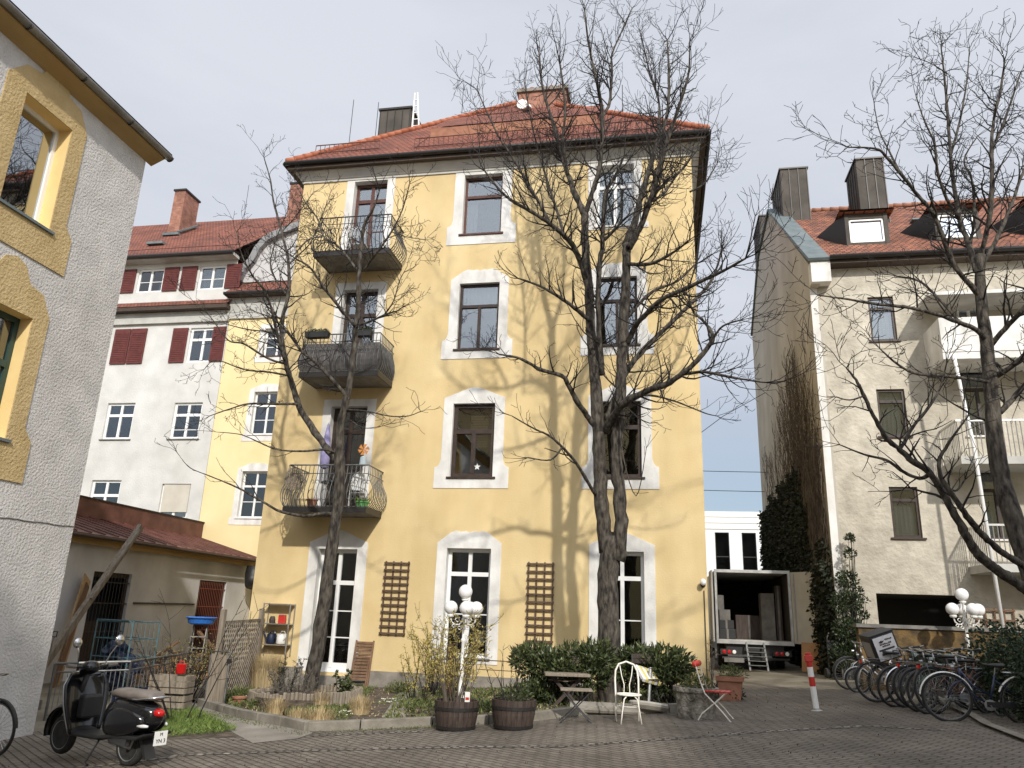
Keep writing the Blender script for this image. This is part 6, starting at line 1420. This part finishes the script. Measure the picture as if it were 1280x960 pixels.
# lattice fence + gate
PL=gp(264,880); PR=on(wp(18.8,317,850)[0],18.8)
t=thing('lattice_fence','weathered wooden lattice fence panel with curved top at the left house corner','fence',PL)
d=Vector((PR[0]-PL[0],PR[1]-PL[1],PR[2]-PL[2])); Ld=d.length; dn=d/Ld
for f,h in ((0,1.95),(1,1.98)): p=d*f; MB().box(p.x-.05,p.x+.05,p.y-.05,p.y+.05,p.z-.1,p.z+h).build('post','woodg',t)
m=MB(); H=1.55
def P2(u,z,o=0): return tuple(dn*u+Vector((dn.y*o,-dn.x*o,z+.12)))
for k in range(-12,26):
    for sg,o in ((1,.012),(-1,-.012)):
        u0,z0=k*.13,0
        # clip line u=u0+sg*z*0.6
        pts=[]
        for i in range(31):
            z=H*i/30; u=u0+sg*z*.62
            if .05<u<Ld-.05: pts.append((u,z))
        if len(pts)>2: m.bar(P2(*pts[0],o),P2(*pts[-1],o),.028,.008)
m.build('lattice','woodg',t)
m=MB(); m.bar(P2(.03,0),P2(Ld-.03,0),.04,.05); n=12
m.bar(P2(.03,H),P2(Ld-.03,H+.04),.04,.06)
for i in range(n): 
    f0,f1=i/n,(i+1)/n; z=lambda f:H*(.25+.72*(1-abs(2*f-1)**1.4)) ; m.bar(P2(.05+(Ld-.1)*f0,z(f0)),P2(.05+(Ld-.1)*f1,z(f1)),.03,.05)
m.build('frame','woodg',t)
pn=MB(); pp=[(.05+(Ld-.1)*i/n,H*(.25+.72*(1-abs(2*i/n-1)**1.4))) for i in range(n+1)]
pn.add([P2(u,H*1.2-z,-.03) for u,z in pp]+[P2(u,.02,-.03) for u,z in pp],[(i,i+1,n+2+i,n+1+i) for i in range(n)]); pn.build('reed_mat',tex('reed_mat',(.17,.14,.10),(.25,.215,.16),6,5,.9,.4,30,.01,stretch=(6,6,.5)),t,recalc=False)
G1=gp(255,884); G2=gp(281,889)
t=thing('garden_gate','narrow half-open metal gate with wooden slats at the garden path','gate',G1)
d=Vector((G2[0]-G1[0],G2[1]-G1[1],G2[2]-G1[2])); d=d.normalized()*.95
MB().tube([(0,0,0),(0,0,1.1),tuple(d+Vector((0,0,1.1))),tuple(d+Vector((0,0,.05)))],.022,8).tube([(0,0,.08),tuple(d+Vector((0,0,.08)))],.02,6).build('frame','ironlight',t)
m=MB()
for k in range(1,9): p=d*(k/9); m.box(p.x-.03,p.x+.03,p.y-.012,p.y+.012,.12,1.06)
m.build('slats','woodg',t)
MB().box(d.x-.04,d.x+.04,d.y-.03,d.y+.03,.92,1.0).build('latch','blackp',t)
# concrete kerb right of gate, garden floor clutter
for i,(X,Y,r,h,lab) in enumerate(((299,878,.14,.2,'small terracotta pot on the bed beside the metal gate'),(200,868,.17,.28,'large plain terracotta pot among the bushes near the gate'))):
    pot('flower_pot',lab,gp(X,Y,.09),r,h,'terra')
# ======================= BICYCLES =======================
M['darkrim']=nmat('dull_rim',(.16,.16,.16),.5,.6)
def wheel(par,x,r,name='wheel',sp=28,fender=None):
    w=MB().tube([(x+r*math.cos(a),0,r+r*math.sin(a)-.0) for a in [2*math.pi*k/36 for k in range(36)]],.019,7,closed=True).build('wheel','rubber',par,smooth=True)
    MB().tube([(x+(r-.028)*math.cos(a),0,r+(r-.028)*math.sin(a)) for a in [2*math.pi*k/36 for k in range(36)]],.009,5,closed=True).build('rim','darkrim',w,smooth=True)
    m=MB(); m.lathe([(.001,-.045),(.02,-.045),(.02,.045),(.001,.045)],10,(x,0,r),'y')
    for k in range(sp):
        a=2*math.pi*k/sp; o=.02*(1 if k%2 else -1); m.tube([(x+.02*math.cos(a+.9),o,r+.02*math.sin(a+.9)),(x+(r-.03)*math.cos(a),0,r+(r-.03)*math.sin(a))],.0022,3,cap=False)
    m.build('spokes','steel',w); return w
def fender(par,x,r,a0,a1,mat):
    vs=[];n=16
    for k in range(n+1):
        a=R(a0+(a1-a0)*k/n)
        for y,dr in ((-.026,.028),(-.014,.042),(.014,.042),(.026,.028)): vs.append((x+(r+dr)*math.cos(a),y,r+(r+dr)*math.sin(a)))
    MB().add(vs,[(4*i+j,4*i+j+1,4*i+5+j,4*i+4+j) for i in range(n) for j in range(3)]).build('mudguard',mat,par,recalc=False)
def bicycle(name,label,base,rz,mat,style='city',r=.34,group='bicycles parked in a row',fm='alu',tilt=None,rack=True,basket=False):
    """front wheel at x=0, rear wheel at x=L"""
    t=thing(name,label,'bicycle',base,rz,group,tilt); k=r/.34; Lw=1.06*k if r>.3 else 1.0
    wheel(t,0,r); wheel(t,Lw,r)
    fender(t,0,r,20,175,fm); fender(t,Lw,r,5,160,fm)
    hx,hz=.22*k if r>.3 else .16,(.92 if r>.3 else .86); bbx,bbz=.60 if r>.3 else .55,.29; sx,sz=.74,.80
    f=MB(); f.tube([(hx-.02,0,hz-.10),(hx+.01,0,hz-.28)],.02,8)
    if style=='city': f.tube([(hx,0,hz-.24),(.38,0,.42),(bbx,0,bbz)],.017,7).tube([(hx,0,hz-.14),(.40,0,.55),(bbx+.04,0,.42)],.014,7)
    else: f.tube([(hx,0,hz-.14),(sx-.03,0,sz-.10)],.016,7).tube([(hx,0,hz-.24),(bbx,0,bbz)],.018,7)
    f.tube([(bbx,0,bbz),(sx-.02,0,sz-.06)],.016,7)
    for s in (-1,1): f.tube([(bbx,s*.03,bbz),(Lw,s*.05,r)],.009,5).tube([(sx-.03,s*.02,sz-.14),(Lw,s*.05,r)],.007,5)
    f.build('frame',mat,t,smooth=True)
    g=MB()
    for s in (-1,1): g.tube([(hx+.01,s*.02,hz-.28),(.10*k,s*.045,r+.22),(0,s*.05,r)],.011,6)
    g.tube([(hx+.01,-.03,hz-.28),(hx+.01,.03,hz-.28)],.014,6); g.build('fork',mat,t,smooth=True)
    h=MB().tube([(hx-.02,0,hz-.10),(hx-.05,0,hz+.08)],.013,7).tube([(hx+.16,-.27,hz+.08),(hx+.02,-.27,hz+.10),(hx-.06,-.16,hz+.12),(hx-.07,0,hz+.09),(hx-.06,.16,hz+.12),(hx+.02,.27,hz+.10),(hx+.16,.27,hz+.08)],.012,7).build('handlebar','steel',t,smooth=True)
    for s in (-1,1): MB().tube([(hx+.05,s*.27,hz+.096),(hx+.17,s*.27,hz+.078)],.018,7).build('grip','blackp',h)
    MB().tube([(sx-.03,0,sz-.10),(sx,0,sz+.06)],.012,7).build('seat_post','steel',t)
    vs=MB(); secs=[(sx-.17,.02,.018),(sx-.08,.035,.022),(sx+.02,.07,.03),(sx+.10,.095,.035),(sx+.13,.07,.03)]
    loft(vs,[((x,0,sz+.09),hy,hz_) for x,hy,hz_ in secs]); vs.build('saddle','blackp',t,smooth=True)
    c=MB().lathe([(.001,-.05),(.085,-.045),(.085,-.04),(.001,-.035)],18,(bbx,0,bbz),'y').tube([(bbx,-.05,bbz),(bbx+.1,-.07,bbz-.13)],.01,5).tube([(bbx,.05,bbz),(bbx-.1,.07,bbz+.13)],.01,5).build('crank','steel',t)
    MB().box(bbx+.06,bbx+.15,-.13,-.06,bbz-.145,bbz-.12).box(bbx-.15,bbx-.06,.06,.13,bbz+.12,bbz+.145).build('pedals','blackp',c)
    MB().box(bbx-.05,Lw+.04,-.052,-.045,bbz-.03,bbz+.05).build('chain_guard','blackp',t) if style=='city' else None
    if rack:
        q=MB()
        for s in (-1,0,1): q.tube([(sx+.08,s*.05,2*r+.07),(Lw+.22,s*.05,2*r+.07)],.006,5)
        for s in (-1,1): q.tube([(Lw+.1,s*.055,2*r+.07),(Lw,s*.055,r)],.006,5)
        q.build('rack','steel',t)
        MB().box(Lw+.21,Lw+.24,-.035,.035,2*r-.02,2*r+.04).build('tail_light','redlens',t)
    MB().lathe([(.001,-.05),(.025,-.045),(.03,0),(.001,.01)],12,(hx-.09,0,hz-.08),'x').build('headlight','steel',t)
    if basket:
        q=MB()
        for z in (0,.08,.16,.24): q.tube([(hx-.36,-.16,hz-.02+z-.15),(hx-.36,.16,hz-.02+z-.15),(hx-.1,.18,hz-.02+z-.15),(hx-.1,-.18,hz-.02+z-.15)],.005,4,closed=True)
        for j in range(9):
            y=-.16+j*.04; q.tube([(hx-.36,y,hz-.17),(hx-.36,y,hz+.07)],.003,3); q.tube([(hx-.1,y,hz-.17),(hx-.1,y,hz+.07)],.003,3)
        q.build('basket','blackp',t)
    return t
def loft(mb,secs,n=14,p=2.4):
    """rings (centre, half width y, half height z) along x joined to a closed skin"""
    vs=[];fs=[];k=len(secs)
    for c,hy,hz in secs:
        for j in range(n):
            a=2*math.pi*j/n; ca,sa=math.cos(a),math.sin(a); x=abs(ca)**(2/p)*(1 if ca>0 else -1); z=abs(sa)**(2/p)*(1 if sa>0 else -1)
            vs.append((c[0],c[1]+hy*x,c[2]+hz*z))
    for i in range(k-1):
        for j in range(n): fs.append((i*n+j,i*n+(j+1)%n,(i+1)*n+(j+1)%n,(i+1)*n+j))
    fs+=[tuple(range(n))[::-1],tuple((k-1)*n+j for j in range(n))]
    mb.add(vs,fs); return mb
def paint(n,c): return nmat(n,c,.3,.2)
BL=[(1063,862,.34,'silver city bicycle at the far left end of the row by the ivy wall',(.35,.35,.36),'city','blackp',8,False),
 (1074,866,.25,'white folding bicycle with small wheels at the front left of the row',(.62,.60,.58),'city','alu',-4,False),
 (1090,862,.34,'red bicycle just behind the white folding bicycle',(.40,.05,.05),'sport','blackp',14,False),
 (1110,878,.35,'black delivery bicycle carrying the large black box',(.02,.02,.022),'city','blackp',6,False),
 (1121,884,.35,'dark grey bicycle immediately right of the delivery bicycle',(.05,.05,.06),'sport','blackp',16,False),
 (1136,885,.35,'bicycle with silver mudguards and pale rim in the middle of the row',(.09,.12,.11),'city','chrome',4,True),
 (1152,890,.35,'green-grey bicycle with black mudguards, third from the right',(.10,.16,.12),'city','blackp',18,False),
 (1164,893,.35,'brown bicycle second from the right of the row',(.16,.08,.05),'sport','blackp',10,False),
 (1187,902,.36,'blue-black bicycle with white front mudguard at the right end of the row',(.03,.04,.09),'city','white',-6,False)]
bikes=[]
for i,(X,Y,r,lab,c,st,fm_,rz,bk_) in enumerate(BL):
    p=gp(X,Y); bikes.append(bicycle('bicycle',lab,p,R(rz)-0,paint('bicycle_paint',c),st,r,fm=fm_,tilt=(R(random.uniform(-6,8)),0),basket=bk_))
# second, hidden rank of bicycles behind
for i,(ds,db,lab) in enumerate(((.85,.5,'old dark bicycle in the second rank behind the delivery bicycle'),(1.0,.3,'old dark bicycle in the second rank behind the middle of the row'),(1.1,.35,'old dark bicycle in the second rank near the hedge lamp'))):
    src=(bikes[4],bikes[6],bikes[7])[i]; b=src['_base']; c=clone(src,lab,on(b[0]+ds,b[1]+db),R(185+8*i),tilt=(R(4),0))
# delivery box
db_=bikes[3]['_base']
t=thing('delivery_box','large black insulated delivery box with a white printed panel, tilted on its bicycle','delivery box',(db_[0]+.02,db_[1]-.02,db_[2]+.80),R(12),None,(R(4),R(-19)))
MB().box(-.24,.26,-.22,.24,0,.5).build('body','blackp',t,bevel=.02)
MB().box(-.20,.22,-.232,-.224,.03,.47).build('panel',nmat('white_print_panel',(.78,.75,.75),.6),t)
m=MB()
m.prism([(-.11,.37),(-.05,.40),(-.03,.385),(.01,.39),(-.02,.36),(-.06,.345)],-.238,-.2335)   # small dark emblem
for x0,x1,z in ((.03,.16,.38),(-.10,.14,.31),(-.06,.10,.27)):
    x=x0
    while x<x1: w=random.uniform(.012,.03); m.box(x,x+w,-.238,-.2335,z,z+.018+random.random()*.012); x+=w+.009
m.box(-.15,.17,-.238,-.2335,.205,.235)
x=-.12
while x<.13: w=random.uniform(.01,.025); m.box(x,x+w,-.238,-.2335,.12,.15); x+=w+.01
m.build('printing','woodd',t)
MB().box(-.25,.27,-.225,.245,.5,.53).build('lid','blackp',t,bevel=.01)
MB().box(-.247,-.243,-.15,.17,.1,.4).build('side_panel',nmat('grey_side_print',(.30,.28,.27),.6),t)
# bag lying on the row
t=thing('rain_cover','crumpled pale green plastic cover lying over the bicycle saddles','cover',lift(on(bikes[5]['_base'][0]+.55,bikes[5]['_base'][1]),.88)); m=MB()
n=12; vs=[((i/n-.5)*.8,(j/n-.5)*.5,.06*math.sin(i*1.3+j)+.05*math.cos(j*1.9)-.10*abs(j/n-.5)) for i in range(n+1) for j in range(n+1)]
m.add(vs,[(i*(n+1)+j,(i+1)*(n+1)+j,(i+1)*(n+1)+j+1,i*(n+1)+j+1) for i in range(n) for j in range(n)]); m.build('sheet',nmat('crumpled_plastic',(.20,.24,.20),.35),t,smooth=True,recalc=False)
MB().tube([(-.4,-.25,-.02),(-.43,-.3,-.2)],.006,4).build('strap','blackp',t)
# single bicycle at the left edge against the roughcast house
lb=wp(10.05,-6,919); 
bicycle('bicycle','lone dark bicycle cut by the left edge, leaning at the roughcast house',on(lb[0],10.05),R(172),paint('bicycle_paint',(.03,.03,.03)),'sport',.35,group=None,fm='blackp',tilt=(R(-3),0),rack=False)
# ======================= SCOOTER =======================
rp=gp(160,958); fp=gp(66,935)
dx,dy=-.88,.47; ds,dbk=site(dx,dy); ang=math.atan2(dbk,ds)
sc_=thing('motor_scooter','glossy black motor scooter with worn brown-grey seat parked in the left foreground','scooter',rp,ang); sc_.matrix_world=sc_.matrix_world@Matrix.Scale(1.08,4)
def swheel(x,r,w,par):
    o=MB().lathe([(r*.72,-w*.8),(r*.86,-w),(r*.97,-w*.55),(r,0),(r*.97,w*.55),(r*.86,w),(r*.72,w*.8)],28,(x,0,r),'y').build('wheel','rubber',par,smooth=True)
    m=MB().lathe([(.001,-w*.55),(r*.22,-w*.6),(r*.25,-w*.3),(r*.52,-w*.35),(r*.74,-w*.9),(r*.74,w*.9),(r*.52,w*.35),(r*.25,w*.3),(r*.22,w*.6),(.001,w*.55)],24,(x,0,r),'y')
    m.build('rim',nmat('dull_wheel_rim',(.20,.20,.20),.45,.3),o,smooth=False)
    return o
swheel(0,.225,.055,sc_); swheel(1.27,.225,.05,sc_)
# rear body (smooth loft), x forward
body=MB(); loft(body,[((-.40,0,.56),.06,.07),((-.33,0,.56),.13,.13),((-.2,0,.545),.19,.18),((0,0,.54),.215,.215),((.2,0,.53),.21,.23),((.36,0,.50),.17,.22),((.46,0,.45),.10,.15)],18,2.6)
body.build('rear_body','black',sc_,smooth=True,sub=1)
# side cowls
for s in (-1,1):
    q=MB(); loft(q,[((-.34,s*.13,.50),.03,.05),((-.2,s*.19,.50),.05,.13),((0,s*.215,.50),.06,.16),((.2,s*.20,.49),.05,.15),((.36,s*.16,.45),.02,.08)],14,2.2); q.build('side_cowl','black',sc_,smooth=True,sub=1)
MB().prism([(-.41,.40),(-.30,.36),(.10,.36),(.42,.30),(.42,.27),(.1,.31),(-.28,.32),(-.40,.37)],-.20,.20).build('lower_trim','blackp',sc_,bevel=.012)
fl=MB(); fl.prism([(.36,.26),(.92,.26),(.98,.33),(.96,.36),(.90,.31),(.40,.31)],-.18,.18); fl.build('floorboard','blackp',sc_,bevel=.02)
# leg shield: curved plate
vs=[];n=10;mm_=12
for i in range(n+1):
    f=i/n; x=.93+.06*f+.13*f*f; z=.28+.68*f; hw=.20+.10*math.sin(min(1,f*1.25)*math.pi*.55) if f<.8 else .20+.10*math.sin(math.pi*.55)*(1-(f-.8)/.2*.75)
    x=.90+.13*f - .0*f
    for j in range(mm_+1):
        y=-hw+2*hw*j/mm_; vs.append((x+.14*(1-(2*j/mm_-1)**2)**.7*(.5+.5*f) ,y,z))
vs2=[(x-.035,y*.96,z) for x,y,z in vs]; o_=len(vs); w_=mm_+1
fs=[(i*w_+j,i*w_+j+1,(i+1)*w_+j+1,(i+1)*w_+j) for i in range(n) for j in range(mm_)]; fs2=[tuple(o_+k for k in f[::-1]) for f in fs]
ed=[]
for i in range(n): ed+= [(i*w_,(i+1)*w_,o_+(i+1)*w_,o_+i*w_),(i*w_+mm_,o_+i*w_+mm_,o_+(i+1)*w_+mm_,(i+1)*w_+mm_)]
for j in range(mm_): ed+=[(j,o_+j,o_+j+1,j+1),(n*w_+j,n*w_+j+1,o_+n*w_+j+1,o_+n*w_+j)]
MB().add(vs+vs2,fs+fs2+ed).build('leg_shield','black',sc_,smooth=True)
for kk in (0,mm_): MB().tube([vs[i*w_+kk] for i in range(n+1)],.010,6).build('shield_trim','steel',sc_,smooth=True)
q=MB(); loft(q,[((.90,0,.50),.12,.12),((.86,0,.60),.13,.14),((.90,0,.70),.11,.12)],12,3); MB().box(.80,.93,-.13,.13,.45,.72).build('glove_box','blackp',sc_,bevel=.03)
# front mudguard
vs=[];n=14
for k in range(n+1):
    a=R(-8+185*k/n); e=.05*math.sin(math.pi*k/n)
    for j in range(7):
        u=(j/6-.5)*2; rad=.27+e+.055*(1-u*u); vs.append((1.27+rad*math.cos(a),u*.095*(1-.25*abs(k/n-.5)),.225+rad*math.sin(a)*(1.0)+.0))
MB().add(vs,[(7*i+j,7*i+j+1,7*i+8+j,7*i+7+j) for i in range(n) for j in range(6)]).build('front_mudguard','black',sc_,smooth=True,recalc=False)
MB().tube([(1.0,0,1.0),(1.10,0,.70),(1.17,-.075,.45),(1.27,-.085,.225)],[.035,.03,.02,.02],8).build('steering_column','blackp',sc_,smooth=True)
MB().tube([(1.27,-.09,.225),(1.22,-.10,.36)],.018,6).lathe([(.001,-.02),(.07,-.02),(.07,.02),(.001,.02)],14,(1.27,-.075,.225),'y').build('suspension','alu',sc_)
hd=MB(); loft(hd,[((.88,0,1.02),.05,.04),((.93,0,1.03),.11,.07),((1.0,0,1.02),.12,.09),((1.06,0,1.0),.10,.09),((1.10,0,.99),.07,.07)],16,2.2); hs_=hd.build('headset','black',sc_,smooth=True,sub=1)
MB().lathe([(.001,.03),(.05,.025),(.07,.0),(.075,-.02)],18,(1.10,0,.99),'x').build('headlight','chrome',hs_,smooth=True)
MB().tube([(.96,-.32,1.05),(.99,-.12,1.03),(.99,.12,1.03),(.96,.32,1.05)],.018,8).build('handlebar','blackp',sc_,smooth=True)
for s in (-1,1):
    MB().tube([(.965,s*.22,1.04),(.955,s*.34,1.055)],.024,8).build('grip','seatbr',sc_); MB().tube([(1.0,s*.15,1.05),(1.04,s*.24,1.05),(1.02,s*.33,1.05)],.007,5).build('brake_lever','chrome',sc_)
MB().tube([(.98,-.18,1.05),(.95,-.22,1.18),(.90,-.27,1.30)],.008,6).build('mirror_stem','chrome',sc_)
MB().lathe([(.001,-.025),(.05,-.018),(.068,0),(.062,.006),(.001,.006)],16,(.90,-.28,1.35),'x').build('mirror','chrome',sc_,smooth=True)
MB().tube([(.98,.18,1.05),(.95,.22,1.18),(.92,.27,1.28)],.008,6).lathe([(.001,-.02),(.05,-.015),(.062,0),(.001,.006)],16,(.92,.28,1.32),'x').build('mirror','chrome',sc_,smooth=True)
# seat
se=MB(); loft(se,[((-.36,0,.765),.07,.03),((-.30,0,.775),.13,.05),((-.15,0,.785),.155,.06),((.02,0,.775),.16,.055),((.12,0,.775),.155,.06),((.28,0,.79),.13,.055),((.38,0,.77),.10,.05),((.42,0,.75),.06,.03)],16,2.8); se.build('seat','seatbr',sc_,smooth=True,sub=1)
MB().tube([(.0,-.165,.74),(-.2,-.18,.745),(-.38,-.13,.77),(-.46,0,.785),(-.38,.13,.77),(-.2,.18,.745),(0,.165,.74)],.012,6).build('grab_rail','chrome',sc_,smooth=True)
tl=MB(); loft(tl,[((-.45,0,.60),.025,.022),((-.42,0,.60),.055,.038),((-.38,0,.605),.07,.045),((-.33,0,.61),.07,.045)],14,2.2); tl.build('tail_lamp','redlens',sc_,smooth=True)
for s in (-1,1):
    q=MB(); loft(q,[((-.39,s*.13,.47),.01,.012),((-.34,s*.155,.472),.018,.02),((-.28,s*.185,.47),.008,.012)],10,2); q.build('rear_indicator','curtain',sc_,smooth=True)
MB().box(.14,.26,-.262,-.255,.345,.375).build('side_reflector','redlens',sc_)
pl=MB().box(-.475,-.465,-.085,.085,.27,.42).build('number_plate','white',sc_)
def txt(s,size,par,loc,rot,mat):
    cu=bpy.data.curves.new('lettering','FONT'); cu.body=s; cu.size=size; cu.extrude=.0015; cu.align_x='CENTER'; cu.align_y='CENTER'
    o=bpy.data.objects.new('tmp',cu); col.objects.link(o); bpy.context.view_layer.update(); dg=bpy.context.evaluated_depsgraph_get(); me=bpy.data.meshes.new_from_object(o.evaluated_get(dg)); bpy.data.objects.remove(o)
    me.materials.clear(); me.materials.append(M[mat] if isinstance(mat,str) else mat); q=bpy.data.objects.new('lettering',me); col.objects.link(q); q.parent=par; q.location=loc; q.rotation_euler=rot; return q
txt('M',.05,pl,(-.4775,0,.385),(R(90),0,R(-90)),'blackp'); txt('YN 3',.06,pl,(-.4775,0,.315),(R(90),0,R(-90)),'blackp')
MB().prism([(-.05,.18),(.35,.22),(.42,.32),(.1,.36),(-.1,.33)],-.10,.06).build('engine','steel',sc_,bevel=.02)
mf=MB(); loft(mf,[((.36,-.13,.21),.02,.025),((.30,-.14,.21),.05,.065),((.02,-.15,.225),.055,.075),((-.16,-.15,.26),.05,.06),((-.20,-.15,.27),.02,.03)],12,2.4); mf.build('exhaust_silencer','alu',sc_,smooth=True)
MB().prism([(-.24,.34),(-.36,.12),(-.33,.11),(-.18,.33)],-.07,.07).build('rear_mudflap','blackp',sc_)
MB().tube([(.42,-.12,.26),(.47,-.22,.02),(.40,-.23,.005)],.012,6).tube([(.42,-.12,.26),(.42,.12,.26)],.012,6).tube([(.42,.12,.26),(.47,.22,.02),(.40,.23,.005)],.012,6).build('centre_stand','blackp',sc_)
MB().lathe([(.02,-.02),(.03,0),(.02,.02)],8,(-.1,-.12,.30),'x').tube([(-.08,.12,.24),(-.16,.13,.50)],.03,8).build('shock_absorber','iron',sc_)
# ======================= CAMERA, SKY, SUN =======================
cd=bpy.data.cameras.new('camera'); cam=bpy.data.objects.new('camera',cd); col.objects.link(cam); sc.camera=cam
cd.sensor_fit='HORIZONTAL'; cd.sensor_width=36; cd.lens=36*F/1280; cd.clip_start=.05; cd.clip_end=2000
fw=_f; cam.matrix_world=Matrix(((CR.x,CU.x,-fw.x,0),(CR.y,CU.y,-fw.y,0),(CR.z,CU.z,-fw.z,CZ),(0,0,0,1)))
SAZ=R(22.5); SEL=R(32)
sd_s,sd_b=math.sin(SAZ),-math.cos(SAZ)          # towards the sun in site axes
sx_=sd_s*CA+sd_b*SA; sy_=-sd_s*SA+sd_b*CA
sv=Vector((sx_*math.cos(SEL),sy_*math.cos(SEL),math.sin(SEL)))
sl=bpy.data.lights.new('sun','SUN'); sl.energy=SUN_E; sl.angle=R(1.5); sl.color=(1,.95,.87)
so=bpy.data.objects.new('sun',sl); col.objects.link(so); so.rotation_euler=sv.to_track_quat('Z','Y').to_euler(); so.location=(20,-20,40)
w=bpy.data.worlds.new('World'); sc.world=w; w.use_nodes=True; nt=w.node_tree; bg=nt.nodes['Background']
class WW: node_tree=nt
sky=N(WW,'ShaderNodeTexSky',sky_type='NISHITA'); sky.sun_disc=False; sky.sun_elevation=SEL; sky.sun_rotation=math.atan2(sv.x,sv.y); sky.dust_density=1.5; sky.altitude=500
tc=N(WW,'ShaderNodeTexCoord'); mp=N(WW,'ShaderNodeMapping'); mp.inputs['Scale'].default_value=(1,1,3.2); L(WW,tc.outputs['Generated'],mp.inputs[0])
nz=N(WW,'ShaderNodeTexNoise',Scale=1.7,Detail=7,Roughness=.55); L(WW,mp.outputs[0],nz.inputs['Vector'])
rp_=N(WW,'ShaderNodeValToRGB'); rp_.color_ramp.elements[0].position=.33; rp_.color_ramp.elements[1].position=.60; L(WW,nz.outputs['Fac'],rp_.inputs[0])
rp_.color_ramp.elements[0].color=(.86,.86,.86,1)
sep=N(WW,'ShaderNodeSeparateXYZ'); L(WW,tc.outputs['Generated'],sep.inputs[0])
mr=N(WW,'ShaderNodeMapRange'); mr.inputs[1].default_value=.14; mr.inputs[2].default_value=.36; mr.inputs[3].default_value=.25; mr.inputs[4].default_value=1; L(WW,sep.outputs['Z'],mr.inputs[0])
mu=N(WW,'ShaderNodeMath',operation='MULTIPLY'); L(WW,rp_.outputs[0],mu.inputs[0]); L(WW,mr.outputs[0],mu.inputs[1])
nz2=N(WW,'ShaderNodeTexNoise',Scale=1.1,Detail=4); L(WW,mp.outputs[0],nz2.inputs['Vector'])
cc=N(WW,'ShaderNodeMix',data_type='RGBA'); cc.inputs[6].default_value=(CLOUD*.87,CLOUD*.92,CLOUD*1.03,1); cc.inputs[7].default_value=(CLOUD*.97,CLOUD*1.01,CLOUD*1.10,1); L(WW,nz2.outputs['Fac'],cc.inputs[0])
# thin cloud is brighter towards the sun
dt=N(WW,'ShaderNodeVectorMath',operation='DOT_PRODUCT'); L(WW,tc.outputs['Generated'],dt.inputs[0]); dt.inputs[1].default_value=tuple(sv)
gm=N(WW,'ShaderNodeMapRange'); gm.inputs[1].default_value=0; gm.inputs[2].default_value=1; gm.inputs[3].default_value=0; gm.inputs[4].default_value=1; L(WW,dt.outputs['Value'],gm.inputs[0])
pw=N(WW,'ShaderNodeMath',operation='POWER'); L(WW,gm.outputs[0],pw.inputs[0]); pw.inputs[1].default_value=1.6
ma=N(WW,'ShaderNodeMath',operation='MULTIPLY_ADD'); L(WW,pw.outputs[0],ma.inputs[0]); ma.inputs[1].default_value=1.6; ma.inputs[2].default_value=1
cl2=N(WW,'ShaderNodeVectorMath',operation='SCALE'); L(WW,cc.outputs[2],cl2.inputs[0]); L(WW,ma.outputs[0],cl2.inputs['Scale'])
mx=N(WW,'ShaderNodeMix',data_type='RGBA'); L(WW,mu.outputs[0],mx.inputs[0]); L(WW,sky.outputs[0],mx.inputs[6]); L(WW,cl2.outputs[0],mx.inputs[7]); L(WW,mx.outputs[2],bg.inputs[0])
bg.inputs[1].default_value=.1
vs_=sc.view_settings; vs_.view_transform='Standard'; vs_.look='None'; vs_.gamma=1; vs_.exposure=EXPO; vs_.use_curve_mapping=False
sc.render.engine='CYCLES'; sc.cycles.max_bounces=8; sc.cycles.transparent_max_bounces=16
sc.render.resolution_x=1024; sc.render.resolution_y=768
for o in bpy.data.objects:
    if '_base' in o: del o['_base']
